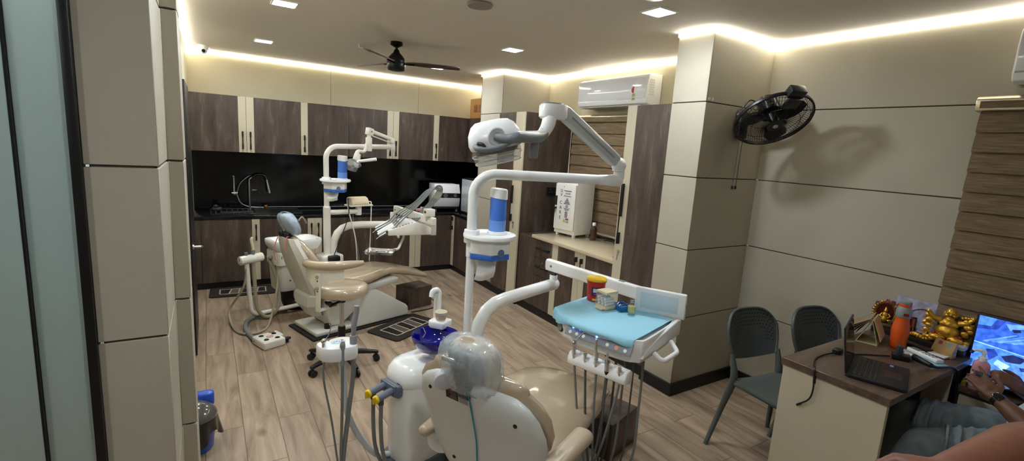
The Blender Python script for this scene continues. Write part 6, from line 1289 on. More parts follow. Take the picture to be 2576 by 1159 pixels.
# ---------------------------------------------------------------- waste bin half hidden by the partition
t = thing('waste_bin', 'blue waste bin with grey swing lid and black liner behind the partition', 'waste bin', (-0.118, 3.06, 0))
bc = V(-0.118, 3.06, 0)
g = G(); g.lathe([(0.002, 0.002), (0.082, 0.002), (0.088, 0.01), (0.108, 0.19), (0.110, 0.195)], M=T(*bc), n=36); obj('bin_body', g, mat('bin_blue', (36, 84, 196), 0.35, coat=0.3), t)
g = G()
def lin_(u, v):
    a = 2*pi*u; r = 0.1105+0.010*sin(9*a)*v+0.010*sin(5*a+1)*v+0.012*v; z = 0.200-0.14*v*(0.75+0.25*sin(4*a+1.0))
    return bc+V(r*cos(a), r*sin(a), z)
g.grid(lin_, 64, 8, 0.001); obj('liner', g, mat('liner_black', (30, 28, 28), 0.28, coat=0.4), t, label='black plastic liner')
g = G(); g.lathe([(0.111, 0.20), (0.114, 0.205), (0.112, 0.218), (0.100, 0.24), (0.072, 0.265), (0.04, 0.28), (0.002, 0.284)], M=T(*bc), n=40); obj('dome_lid', g, mat('lid_grey', (84, 80, 78), 0.15, coat=0.8), t, label='shiny dark dome lid')
g = G(); g.box(bc.x-0.02, bc.x+0.10, bc.y+0.06, bc.y+0.12, 0.21, 0.30, 0.02, 3); obj('lid_flap', g, mat('bin_blue', (36, 84, 196), 0.35), t)
# ================================================================ desk corner
DZ = 0.82
M_DESK = streaks('desk_wood', (70, 54, 44), (98, 78, 64), (126, 104, 88), (2.2, 20, 22), 0.33)
dk = thing('desk', 'wood topped desk with cream side panel in the window corner', 'desk', (3.1, 1.0, 0))
g = G(); g.box(2.552, XR-0.004, 0.772, 1.264, DZ-0.036, DZ, 0.002, 1); obj('desk_top', g, M_DESK, dk)
g = G(); g.box(2.566, 2.594, 0.784, 1.256, 0, DZ-0.037, 0.0015, 1); obj('side_panel', g, M_CREAM, dk, label='cream side panel')
g = G(); g.box(2.595, 3.40, 1.225, 1.245, 0.25, DZ-0.037); obj('modesty_panel', g, M_WOOD, dk)
g = G(); g.box(3.40, XR-0.006, 0.80, 1.25, 0.0, DZ-0.037, 0.002, 1); obj('pedestal', g, mat('pedestal_dark', (52, 44, 38), 0.5), dk)
g = G(); g.box(3.385, 3.40, 0.785, 0.90, 0.45, DZ-0.037, 0.002, 1); obj('pedestal_edge', g, M_CREAM, dk)
rt_ = thing('side_table', 'low wooden side table with cream front beside the desk under the monitor', 'side table', (3.58, 0.2, 0))
g = G(); g.prism([(3.415, 0.770), (3.415, 0.56), (3.565, 0.50), (3.565, -0.55), (XR-0.004, -0.55), (XR-0.004, 0.77)], 0.675, 0.70, bev=0.002); obj('table_top', g, M_DESK, rt_)
g = G(); g.box(3.43, XR-0.006, 0.56, 0.765, 0.0, 0.674, 0.002, 1); g.box(3.60, XR-0.006, -0.54, 0.56, 0.0, 0.674, 0.002, 1); obj('carcass', g, mat('pedestal_dark', (52, 44, 38), 0.5), rt_)
g = G(); g.box(3.416, 3.43, 0.565, 0.75, 0.48, 0.66, 0.002, 1); obj('drawer', g, M_CREAM, rt_)
# ---- perforated chairs
def holes_mat():
    m = bpy.data.materials.new('grey_chair_plastic'); m.use_nodes = True; b = m.node_tree.nodes['Principled BSDF']
    b.inputs['Base Color'].default_value = lin((80, 87, 85))+(1,); b.inputs['Roughness'].default_value = 0.42; return m
M_CHAIR = holes_mat(); M_HOLE = mat('chair_hole', (16, 17, 17), 0.8)
def plastic_chair(x, y, rz, label):
    t = thing('visitor_chair', label, 'chair', (x, y, 0), rz, 'grey perforated chairs')
    M = WM[t]; setF(M)     # local: +y is the back, seat faces -y
    def seat(u, v):
        xx = (u-0.5)*2; yy = -0.235+0.43*v; w_ = 0.205+0.018*sin(pi*v)
        return V(w_*xx, yy, 0.440+0.012*xx*xx-0.012*sin(pi*v)*(1-xx*xx)-(0.018*max(0, 0.15-v)/0.15))
    g = G(); g.grid(seat, 16, 14, 0.014); obj('seat', g, M_CHAIR, t)
    def back(u, v, off=0.0):
        xx = (u-0.5)*2; z0 = 0.545+0.030*(1-xx*xx)*-1+0.03; ztop = 0.862-0.105*abs(xx)**4.5
        z = z0+(ztop-z0)*v; hw = 0.186+0.030*sin(pi*min(0.5, 0.62*v))
        yy = 0.185+0.115*((z-0.45)/0.43)+0.045*(1-xx*xx)
        return V(hw*xx, yy+off, z)
    g = G(); g.grid(back, 22, 14, 0.012); bk = obj('backrest', g, M_CHAIR, t)
    g = G(); edge = [back(0, k/10) for k in range(11)]+[back(k/22, 1) for k in range(1, 22)]+[back(1, 1-k/10) for k in range(11)]
    g.tube(edge, 0.0095, 8); obj('back_rim', g, M_CHAIR, bk)
    g = G()
    for j in range(9):
        for i in range(17):
            u = 0.08+0.84*i/16+(0.026 if j % 2 else 0); v = 0.97-0.075*j
            if u > 0.94 or (j > 4 and abs(u-0.5) < 0.10*(j-3) and abs(u-0.5) < 0.30): continue
            p = back(u, v); q_ = back(u, min(1, v+0.01)); nn = (back(min(1, u+0.01), v)-p).cross(q_-p).normalized()
            for s in (-1, 1): g.cyl(p+nn*(s*0.0135)-nn*0.006*0, p+nn*(s*0.0150), 0.0042, n=7)
    obj('perforation', g, M_HOLE, bk, kind='stuff')
    for s in (-1, 1):
        g = G(); P = spline([(0.335*s if s < 0 else 0.255, 0.215 if s < 0 else 0.245, 0.0), (0.235*s, 0.225, 0.22), (0.205*s, 0.190, 0.42), (0.200*s, 0.193, 0.50), (0.203*s, 0.222, 0.60)], 6)
        g.tube(P, [0.014, 0.018, 0.024, 0.022, 0.014], 12); obj('leg', g, M_CHAIR, t)
        g = G(); P = spline([(0.225*s, -0.245, 0.0), (0.205*s, -0.215, 0.25), (0.175*s, -0.180, 0.43)], 6)
        g.tube(P, [0.014, 0.018, 0.022], 12); obj('leg', g, M_CHAIR, t)
        g = G(); g.tube([(0.200*s, 0.19, 0.425), (0.195*s, 0.0, 0.428), (0.180*s, -0.19, 0.425)], 0.016, 10); obj('seat_rail', g, M_CHAIR, t)
    setF()
plastic_chair(2.985, 1.45, radians(-10), 'grey perforated plastic chair with its legs in view, nearer the pillar')
plastic_chair(3.455, 1.29, radians(-12), 'grey perforated plastic chair behind the open laptop')
# ---- laptop
t = thing('laptop', 'open black laptop at the front edge of the desk', 'laptop', (2.87, 0.93, DZ))
c00, c10, c01 = V(2.62, 0.99, DZ), V(2.725, 0.765, DZ), V(2.955, 1.095, DZ)
ex = V(0.93, 0.37, 0).normalized(); ey = V(-ex.y, ex.x, 0)        # ey points to the screen hinge? no: hinge runs along the far-left side
# base: hinge along c00-c01 side; depth towards c10
hx = (c01-c00).normalized(); dy = (c10-c00); dy = (dy-hx*dy.dot(hx)).normalized()
Ml = Matrix((hx, dy, V(0, 0, 1))).transposed().to_4x4()
if Ml.to_3x3().determinant() < 0: pass
Ml.translation = c00
W_, D_ = 0.33, 0.24
g = G(); g.box(0, W_, 0, D_, 0.002, 0.018, 0.003, M=Ml); bs_ = obj('keyboard_base', g, mat('laptop_black', (26, 26, 28), 0.45), t)
g = G()
for r in range(5):
    for c in range(14): g.box(0.02+c*0.0209, 0.0385+c*0.0209, 0.025+r*0.020, 0.0425+r*0.020, 0.018, 0.0193, M=Ml)
obj('keys', g, mat('key_black', (34, 34, 36), 0.5), bs_)
g = G(); random.seed(8)
for r in range(5):
    for c in range(14): g.box(0.027+c*0.0209, 0.0315+c*0.0209, 0.031+r*0.020, 0.0355+r*0.020, 0.0193, 0.0196, M=Ml)
obj('key_legends', g, mat('legend_grey', (150, 152, 150), 0.6), bs_)
g = G(); g.box(0.11, 0.21, 0.145, 0.215, 0.018, 0.0184, M=Ml); obj('touchpad', g, mat('touchpad', (34, 34, 36), 0.3), bs_)
g = G(); g.box(0.285, 0.312, 0.16, 0.175, 0.018, 0.0186, M=Ml); obj('palm_sticker', g, mat('sticker_blue', (120, 160, 200), 0.4), bs_)
Ms_ = Ml @ T(0, 0.004, 0.016) @ RX(radians(9))
g = G(); g.box(0, W_, -0.008, 0, 0.0, 0.225, 0.003, M=Ms_); ld = obj('screen_lid', g, mat('lid_grey_black', (44, 46, 50), 0.35, metal=0.3), t)
g = G(); g.box(0.006, W_-0.006, 0.0, 0.0012, 0.012, 0.219, M=Ms_); obj('screen', g, mat('dark_screen', (10, 11, 13), 0.06), ld)
# ---- power lead of the laptop lying over the edge
t = thing('charger_lead', 'black charger lead hanging over the cream side panel of the desk', 'cable', (2.60, 1.14, 0.6))
g = G(); g.tube(spline([(2.90, 1.15, DZ+0.010), (2.80, 1.17, DZ+0.006), (2.70, 1.165, DZ+0.006), (2.61, 1.13, DZ+0.006), (2.555, 1.10, DZ+0.004), (2.543, 1.092, DZ-0.03), (2.548, 1.088, 0.72), (2.550, 1.10, 0.66), (2.552, 1.145, 0.610)], 7), 0.0040, 8); obj('lead', g, M_BLACK, t)
g = G(); g.cyl((2.546, 1.090, 0.792), (2.548, 1.088, 0.752), 0.007, n=12); g.cyl((2.551, 1.135, 0.618), (2.552, 1.152, 0.602), 0.006, n=12); obj('connector', g, M_BLACK, t)
g = G(); g.box(2.885, 2.935, 1.135, 1.175, DZ+0.001, DZ+0.028, 0.008, 3); obj('plug', g, M_BLACK, t)
# ---- tent calendar
t = thing('desk_calendar', 'triangular cardboard tent calendar with wire-bound pages beside the orange bottle', 'calendar', (3.35, 1.17, DZ))
Mc_ = T(3.235, 1.205, DZ) @ RZ(radians(-76))       # x along the open end, y away from the viewer
def tri(y): return [Mc_ @ V(x, y, z) for x, z in ((0.0, 0.002), (0.105, 0.002), (0.062, 0.145))]
def slab(g, a, b, y0, y1, th):
    a = V(a[0], 0, a[1]); b = V(b[0], 0, b[1]); d = (b-a).normalized(); n = V(-d.z, 0, d.x)*th
    g.loft([[Mc_ @ (p+V(0, y, 0)) for p in (a, b, b+n, a+n)] for y in (y0, y1)])
M_CARD = mat('calendar_card', (188, 176, 130), 0.7); M_PAGE = mat('calendar_pages', (214, 190, 146), 0.7)
g = G(); slab(g, (0, 0.001), (0.108, 0.001), 0, 0.19, 0.003); slab(g, (0.108, 0.001), (0.065, 0.145), 0, 0.19, 0.003); slab(g, (0.065, 0.145), (0.0, 0.001), 0, 0.19, 0.003); obj('stand', g, M_CARD, t)
g = G(); slab(g, (0.118, 0.03), (0.070, 0.148), 0.01, 0.19, 0.003); obj('front_pages', g, M_PAGE, t)
g = G()
for k in range(5): slab(g, (-0.012-0.012*k, 0.035+0.008*k), (0.058, 0.150+0.001*k), 0.0, 0.19, 0.0012)
obj('turned_pages', g, mat('turned_pages', (140, 122, 98), 0.7), t, label='fan of turned pages')
# ---- orange bottle
p = V(3.375, 1.045, DZ+0.001)
t = thing('water_bottle', 'orange water bottle with grey top on the desk', 'bottle', tuple(p))
M_OR = mat('orange_plastic', (226, 92, 32), 0.4); M_BG = mat('bottle_grey', (140, 148, 148), 0.35)
g = G(); g.lathe([(0.002, 0), (0.034, 0), (0.039, 0.006), (0.041, 0.06), (0.0435, 0.10), (0.041, 0.125), (0.035, 0.155), (0.033, 0.18), (0.035, 0.186)], M=T(*p), n=36); obj('body', g, M_OR, t)
g = G(); g.lathe([(0.0355, 0.184), (0.0370, 0.188), (0.0370, 0.225), (0.030, 0.243), (0.029, 0.246)], M=T(*p), n=36); sh_ = obj('grey_shoulder', g, M_BG, t, label='grey shoulder')
g = G(); g.lathe([(0.0285, 0.245), (0.0295, 0.247), (0.0295, 0.262), (0.0285, 0.264)], M=T(*p), n=36); obj('orange_band', g, M_OR, t)
g = G(); g.lathe([(0.030, 0.263), (0.031, 0.266), (0.029, 0.277), (0.020, 0.281), (0.002, 0.281)], M=T(*p), n=36); obj('cap', g, M_BG, t)
a = math.atan2(-p.y, -p.x)+0.35
g = G(); g.grid(lambda u, v: V(p.x+0.0376*cos(a+(u-.5)*0.7), p.y+0.0376*sin(a+(u-.5)*0.7), p.z+0.196+0.016*v), 6, 2, 0.0006); obj('red_patch', g, mat('patch_red', (140, 32, 30), 0.4), sh_)
g = G(); g.tube(spline([(p.x+0.036, p.y-0.02, p.z+0.20), (p.x+0.052, p.y-0.03, p.z+0.17), (p.x+0.05, p.y-0.03, p.z+0.13), (p.x+0.04, p.y-0.02, p.z+0.125)], 5), 0.004, 8); obj('strap', g, mat('strap_orange', (190, 60, 30), 0.5), t)
# ---- gilt figure in an arched frame
M_GOLD = mat('gold', (232, 180, 66), 0.3, metal=0.72, bump=(60, 0.3)); M_GOLDP = mat('pale_gilt', (196, 164, 104), 0.35, metal=0.8, bump=(90, 0.3))
riser = thing('display_ledge', 'low dark ledge along the wall on the desk under the ornaments', 'ledge', (3.66, 1.05, DZ))
g = G(); g.box(3.56, XR-0.005, 0.80, 1.255, DZ+0.001, DZ+0.035, 0.003); obj('ledge_board', g, mat('ledge_dark', (36, 32, 30), 0.4), riser)
LZ = DZ+0.036
Mg = T(3.615, 1.215, LZ) @ RZ(radians(-62)) @ RX(pi/2)   # local xy = picture plane, z towards the viewer
t = thing('gilt_shrine', 'gilt arched ornament with a seated golden figure on dark red, behind the tent calendar', 'ornament', (3.615, 1.215, LZ))
arch = [(0.055*cos(a), 0.085+0.070*sin(a)) for a in [radians(-60+300*k/24) for k in range(25)]]
g = G(); g.tube(spline([Mg @ V(x, y, 0.0) for x, y in arch], 2), 0.010, 10); random.seed(4)
for k in range(25):
    x, y = arch[k]; g.ball(Mg @ V(x*1.12, 0.085+(y-0.085)*1.12, 0.004), random.uniform(0.008, 0.013), 8)
for s in (-1, 1):
    for k in range(4): g.ball(Mg @ V(s*(0.062+0.004*k), 0.05-0.012*k, 0.004), 0.013-0.001*k, 8)
g.box(-0.06, 0.06, 0.0, 0.022, -0.015, 0.02, 0.005, M=Mg); obj('frame', g, M_GOLDP, t)
g = G(); g.prism([(0.052*cos(2*pi*k/28), 0.085+0.066*sin(2*pi*k/28)) for k in range(28)], -0.006, 0.0, M=Mg); obj('red_backing', g, mat('dark_red', (96, 22, 22), 0.6), t)
g = G(); g.ball(Mg @ V(0, 0.050, 0.012), (0.024, 0.018, 0.024), 14); g.ball(Mg @ V(0, 0.075, 0.012), (0.016, 0.016, 0.022), 14); g.ball(Mg @ V(0, 0.102, 0.014), 0.011, 12); g.cyl(Mg @ V(0, 0.108, 0.014), Mg @ V(0, 0.128, 0.013), 0.009, 0.002, n=12)
for s in (-1, 1): g.tube([Mg @ V(s*0.014, 0.086, 0.014), Mg @ V(s*0.026, 0.070, 0.018), Mg @ V(s*0.012, 0.058, 0.026)], 0.005, 8); g.ball(Mg @ V(s*0.022, 0.044, 0.018), (0.016, 0.012, 0.009), 10)
obj('seated_figure', g, M_GOLD, t)
# pink flowers on top
t = thing('fabric_flowers', 'small pink fabric flowers on top of the gilt arched ornament', 'flowers', tuple(Mg @ V(0.03, 0.165, 0)))
for k, (x, y) in enumerate(((-0.045, 0.145), (0.0, 0.168), (0.03, 0.160), (0.055, 0.150), (0.06, 0.125), (0.078, 0.14))):
    c = Mg @ V(x, y, 0.006); g = G()
    for j in range(5):
        a = 2*pi*j/5+k; g.ball(c+(Mg.to_3x3() @ V(0.008*cos(a), 0.008*sin(a), 0.002)), (0.008, 0.007, 0.007), 8)
    obj('blossom', g, mat('blossom_pink', (176, 112, 112), 0.7) if k % 2 else mat('blossom_dark', (128, 70, 78), 0.7), t)
# ---- collage board, small frame, globe ring
t = thing('photo_board', 'printed photo collage board leaning on the wall behind the orange bottle', 'picture', (3.69, 1.07, LZ))
Mp_ = Matrix(((0, 0.10, -0.995, 3.70), (-1, 0, 0, 1.075), (0, 0.995, 0.10, LZ), (0, 0, 0, 1)))
g = G(); g.box(-0.125, 0.118, 0.0, 0.195, -0.003, 0.0, M=Mp_); bd_ = obj('board', g, mat('collage_pale', (170, 170, 196), 0.6, noise=(26, 0.35)), t)
random.seed(12); cols = [mat('collage_%s' % n, c, 0.6) for n, c in (('violet', (150, 146, 190)), ('slate', (92, 104, 130)), ('white', (206, 206, 216)), ('teal', (96, 140, 134)), ('salmon', (204, 132, 116)), ('dark', (66, 66, 84)), ('lilac', (184, 176, 210)))]
g = G()
for k in range(46):
    g.m(k % 7); x = random.uniform(-0.115, 0.10); y = random.uniform(0.01, 0.17); w_, h_ = random.uniform(0.008, 0.026), random.uniform(0.01, 0.04); z = 0.0012+0.00004*k
    pts = [(x+w_*cos(a)*random.uniform(0.6, 1.1), min(0.193, max(0.002, y+h_*0.6*sin(a)*random.uniform(0.6, 1.1)))) for a in [2*pi*j/7 for j in range(7)]]
    pts = [(min(0.116, max(-0.123, q[0])), q[1]) for q in pts]
    f = g.bm.faces.new([g.bm.verts.new(Mp_ @ V(q[0], q[1], z)) for q in pts]); f.material_index = g.mi
obj('collage_print', g, cols, bd_, flat=True, kind='stuff')
t = thing('picture_frame', 'small dark picture frame with a round white emblem right of the orange bottle', 'picture frame', (3.60, 1.085, LZ))
Mq = T(3.60, 1.09, LZ) @ RZ(radians(-62)) @ RX(radians(80))
g = G()
for a in ((-0.045, 0.045, 0, 0.010), (-0.045, 0.045, 0.095, 0.105), (-0.045, -0.034, 0.010, 0.095), (0.034, 0.045, 0.010, 0.095)): g.box(a[0], a[1], a[2], a[3], 0, 0.012, 0.002, M=Mq)
obj('frame', g, mat('frame_brown', (52, 32, 26), 0.4), t)
g = G()
for a in ((-0.034, 0.034, 0.010, 0.014), (-0.034, 0.034, 0.091, 0.095), (-0.034, -0.030, 0.014, 0.091), (0.030, 0.034, 0.014, 0.091)): g.box(a[0], a[1], a[2], a[3], 0.004, 0.010, M=Mq)
obj('gilt_inset', g, M_GOLDP, t)
g = G(); g.box(-0.031, 0.031, 0.013, 0.092, 0, 0.004, M=Mq); pc_ = obj('picture', g, mat('picture_black', (24, 24, 28), 0.4), t)
g = G(); g.lathe([(0.002, 0.0055), (0.020, 0.0055), (0.020, 0.004)], M=Mq @ T(-0.004, 0.055, 0), n=24); obj('white_emblem', g, mat('emblem_white', (214, 214, 204), 0.5, noise=(160, 0.3)), pc_)
t = thing('ring_ornament', 'thin dark ring ornament with beads standing before the photo board', 'ornament', (3.64, 1.03, LZ))
Mr = T(3.645, 1.035, LZ+0.085) @ RZ(radians(-70)) @ RX(pi/2)
g = G(); g.tube([Mr @ V(0.075*cos(a), 0.075*sin(a), 0) for a in [2*pi*k/48 for k in range(49)]], 0.0035, 8, cap=False); g.cyl(Mr @ V(0, -0.075, 0), Mr @ V(0, -0.084, 0), 0.012, n=12); obj('ring', g, mat('ring_dark', (50, 44, 42), 0.4), t)
for k in range(7):
    a = radians(60+25*k); g = G(); g.ball(Mr @ V(0.075*cos(a), 0.075*sin(a), 0.003), 0.0065, 8); obj('bead', g, mat('bead_grey', (92, 96, 98), 0.4), t)
# small seated figure
def small_idol(p, s, name, label):
    g = G(); g.lathe([(0.002, 0), (0.9, 0), (0.95, 0.15), (0.7, 0.3), (0.002, 0.32)], M=T(*p) @ Matrix.Scale(s, 4), n=20)
    for c, r in (((0, 0, 0.62), (0.62, 0.5, 0.36)), ((0, 0, 1.05), (0.40, 0.34, 0.42)), ((0, 0, 1.58), (0.24, 0.24, 0.28)), ((0, 0, 1.90), (0.10, 0.10, 0.14)), ((-0.5, 0.05, 0.50), (0.34, 0.3, 0.2)), ((0.5, 0.05, 0.50), (0.34, 0.3, 0.2)), ((-0.42, 0, 0.98), (0.14, 0.2, 0.36)), ((0.42, 0, 0.98), (0.14, 0.2, 0.36))): g.ball(p+V(*c)*s, tuple(k*s for k in r), 12)
    return obj(name, g, M_GOLDP, label=label, cat='figurine')
small_idol(V(3.625, 0.995, LZ), 0.030, 'seated_idol', 'tiny gilt seated figure between the small frame and the large golden figure')
# ---- large golden laughing figure
t = thing('golden_figurine', 'large golden laughing seated figure with raised arms beside the monitor', 'figurine', (3.63, 0.90, LZ))
o = V(3.625, 0.905, LZ); S_ = 0.118
view = V(-0.97, -0.24, 0).normalized(); side = V(0.24, -0.97, 0).normalized()
MB = Matrix((side, -view, V(0, 0, 1))).transposed().to_4x4(); MB.translation = o     # x to the viewer's right, -y to the viewer
def P_(x, y, z): return MB @ V(x*S_, y*S_, z*S_)
def E(g, c, r, n=16): g.ball((c[0]*S_, c[1]*S_, c[2]*S_), tuple(k*S_ for k in r), n, M=MB); return g
g = G(); E(g, (0, 0, 0.62), (0.46, 0.36, 0.38), 22); E(g, (0, -0.02, 1.02), (0.38, 0.28, 0.26), 20); E(g, (-0.20, -0.19, 1.02), (0.17, 0.10, 0.12)); E(g, (0.20, -0.19, 1.02), (0.17, 0.10, 0.12)); E(g, (0, 0.0, 1.24), (0.2, 0.18, 0.14))
for s in (-1, 1):
    g.tube([P_(0.34*s, 0, 1.12), P_(0.62*s, -0.05, 1.20), P_(0.80*s, -0.08, 1.42)], [0.16*S_, 0.13*S_, 0.09*S_], 12); E(g, (0.82*s, -0.08, 1.47), (0.10, 0.08, 0.11))
    E(g, (0.34*s, -0.18, 0.30), (0.34, 0.28, 0.20))
E(g, (0.0, -0.36, 0.62), (0.045, 0.02, 0.045), 10)
obj('body', g, M_GOLD, t)
g = G(); E(g, (0, -0.02, 1.54), (0.23, 0.21, 0.27), 22); E(g, (-0.14, -0.14, 1.46), (0.09, 0.08, 0.08)); E(g, (0.14, -0.14, 1.46), (0.09, 0.08, 0.08)); E(g, (0, -0.235, 1.51), (0.05, 0.05, 0.045), 10); E(g, (0, -0.16, 1.36), (0.11, 0.07, 0.06), 12)
for s in (-1, 1): E(g, (0.235*s, 0.0, 1.48), (0.045, 0.07, 0.15), 10); g.tube([P_(0.04*s, -0.20, 1.60), P_(0.10*s, -0.205, 1.63), P_(0.17*s, -0.16, 1.60)], 0.018*S_, 6)
hd_ = obj('head', g, M_GOLD, t)
g = G(); g.tube(spline([P_(-0.12, -0.20, 1.43), P_(-0.05, -0.235, 1.405), P_(0.05, -0.235, 1.405), P_(0.12, -0.20, 1.43)], 4), 0.016*S_, 6)
for s in (-1, 1): g.tube([P_(0.05*s, -0.215, 1.555), P_(0.10*s, -0.21, 1.57), P_(0.15*s, -0.18, 1.55)], 0.014*S_, 6)
obj('smile_and_eyes', g, mat('gold_shadow', (90, 58, 20), 0.5, metal=0.7), hd_)
g = G(); random.seed(21)
for s in (-1, 1):
    for k in range(9):
        a = random.uniform(0, 2*pi); r = random.uniform(0.05, 0.34); x = s*(0.74+0.30*0.8*cos(a)*r*2); z = 0.85+r*sin(a)*1.9; E(g, (x, random.uniform(-0.2, 0.05), z), (0.15, 0.07, 0.13), 10)
    for k in range(7): E(g, (s*random.uniform(0.2, 0.78), random.uniform(-0.3, -0.1), random.uniform(0.02, 0.28)), (0.15, 0.12, 0.10), 10)
for k in range(7): E(g, (0.45+0.11*k, 0.02, 1.42+0.035*sin(k)), (0.09, 0.08, 0.07), 10)
obj('robe_and_coins', g, M_GOLD, t, kind='stuff')
g = G(); 
for s in (-1, 1): g.tube(spline([P_(0.42*s, -0.30, 0.52), P_(0.2*s, -0.38, 0.36), P_(0.08*s, -0.36, 0.30)], 4), 0.03*S_, 6); E(g, (0.48*s, -0.26, 0.42), (0.10, 0.08, 0.16), 10)
obj('red_sash', g, mat('sash_red', (150, 40, 28), 0.4), t)
t = thing('golden_ingots', 'low golden dragon-like heap in front of the small frame and golden figure', 'ornament', (3.57, 0.97, LZ))
g = G(); random.seed(31)
for k in range(16):
    f = k/15; c = V(3.588-0.012*sin(9*f), 1.055-0.185*f, LZ+0.010+0.006*sin(13*f)); g.ball(c, (0.014+random.uniform(0, .006), 0.013, 0.011+random.uniform(0, .006)), 10)
g.tube([V(3.588-0.012*sin(9*f), 1.055-0.185*f, LZ+0.014+0.006*sin(13*f)) for f in [k/20 for k in range(21)]], 0.010, 8)
g.ball((3.586, 0.872, LZ+0.016), (0.018, 0.016, 0.015), 12); obj('gold_body', g, M_GOLD, t)
# ---- small desk things
Mr_ = T(3.325, 0.905, DZ+0.001) @ RZ(math.atan2(0.817-0.991, 3.281-3.367))
t = thing('remote_holder', 'blue and white plastic pouch under the white remote control', 'pouch', tuple(Mr_.translation))
g = G(); g.box(-0.105, 0.115, -0.034, 0.034, 0, 0.007, 0.002, M=Mr_); obj('pouch', g, mat('pouch_blue', (150, 194, 206), 0.4), t)
t = thing('remote_control', 'white remote control with grey display lying on the desk', 'remote control', tuple(Mr_.translation))
g = G(); g.box(-0.085, 0.095, -0.024, 0.024, 0.008, 0.030, 0.007, 3, M=Mr_); rb = obj('case', g, M_WHITE, t)
g = G(); g.box(-0.075, -0.02, -0.018, 0.018, 0.0295, 0.0310, M=Mr_); obj('display', g, mat('lcd_grey', (118, 128, 116), 0.25), rb)
g = G()
for i in range(4):
    for j in range(2): g.cyl(Mr_ @ V(0.0+0.02*i, -0.009+0.018*j, 0.0295), Mr_ @ V(0.0+0.02*i, -0.009+0.018*j, 0.032), 0.006, n=10)
obj('remote_buttons', g, M_GREY, rb)
Mk = T(3.47, 0.985, DZ+0.001) @ RZ(radians(-108))
t = thing('black_case', 'flat black ribbed case on the desk behind the remote control', 'case', tuple(Mk.translation))
g = G(); g.box(-0.075, 0.075, -0.028, 0.028, 0, 0.02, 0.004, M=Mk); obj('case_body', g, M_BLACK, t)
g = G()
for k in range(8): g.box(-0.068+0.018*k, -0.060+0.018*k, -0.024, 0.010, 0.02, 0.0225, 0.001, 1, M=Mk)
obj('ribs', g, mat('rib_grey', (82, 84, 86), 0.4), t)
Mc2 = T(3.465, 0.872, DZ+0.001) @ RZ(radians(-100))
t = thing('card_holder', 'small wooden business card holder with white cards and two round emblems', 'card holder', tuple(Mc2.translation))
M_CW = mat('card_wood', (176, 142, 86), 0.5)
g = G(); g.box(-0.05, 0.05, 0.0, 0.045, 0, 0.030, 0.002, M=Mc2); g.prism([(0.0, 0.030), (0.045, 0.030), (0.045, 0.085), (0.030, 0.085)], -0.05, 0.05, M=Mc2 @ Matrix(((0, 0, 1, 0), (1, 0, 0, 0), (0, 1, 0, 0), (0, 0, 0, 1))), bev=0.002); hb2 = obj('holder', g, M_CW, t)
g = G(); g.box(-0.042, 0.042, -0.045, 0.0, 0.004, 0.012, 0.001, M=Mc2); obj('business_cards', g, M_PAPER, t, label='white business cards')
for x, c in ((-0.022, (150, 40, 38)), (0.022, (84, 140, 160))):
    g = G(); sl_ = Mc2 @ V(x, 0.0235, 0.070); nn = (Mc2.to_3x3() @ V(0, -0.88, 0.48)).normalized(); g.cyl(sl_+nn*-0.004, sl_+nn*0.0015, 0.011, n=18); em = obj('round_emblem', g, mat('emblem_%d' % c[0], c, 0.5), hb2)
t = thing('desk_gadget', 'small dark square gadget on a black stand behind the laptop', 'gadget', (3.16, 0.98, DZ))
Mv = T(3.165, 0.965, DZ+0.001) @ RZ(radians(25))
g = G(); g.box(-0.03, 0.03, -0.045, 0.03, 0, 0.028, 0.003, M=Mv); obj('stand', g, M_BLACK, t)
g = G(); g.box(-0.03, 0.028, -0.012, 0.012, 0.028, 0.078, 0.005, M=Mv); obj('cube', g, mat('gadget_grey', (62, 66, 68), 0.2), t)
t = thing('black_marker', 'thick black and silver cylinder lying on the desk before the remote control', 'cylinder', (3.22, 0.93, DZ))
g = G(); g.cyl((3.235, 0.955, DZ+0.021), (3.218, 0.915, DZ+0.021), 0.020, n=20, bev=0.002); obj('silver_end', g, mat('crinkled_silver', (176, 176, 176), 0.3, metal=0.6, bump=(120, 0.5)), t)
g = G(); g.cyl((3.218, 0.914, DZ+0.021), (3.18, 0.825, DZ+0.017), 0.018, 0.013, n=18, bev=0.003); obj('barrel', g, M_BLACK, t)
g = G(); g.tube(spline([(3.18, 0.83, DZ+0.012), (3.22, 0.80, DZ+0.008), (3.30, 0.775, DZ+0.006), (3.36, 0.764, DZ-0.03), (3.395, 0.76, DZ-0.12), (3.40, 0.758, 0.66)], 6), 0.005, 8); obj('lead', g, M_BLACK, t)
g = G(); g.tube(spline([(2.95, 1.105, DZ+0.006), (3.02, 1.08, DZ+0.005), (3.10, 1.03, DZ+0.005), (3.14, 0.995, DZ+0.008)], 6), 0.004, 8); obj('laptop_lead', g, M_BLACK, label='black lead running from the laptop hinge to the square gadget', cat='cable')
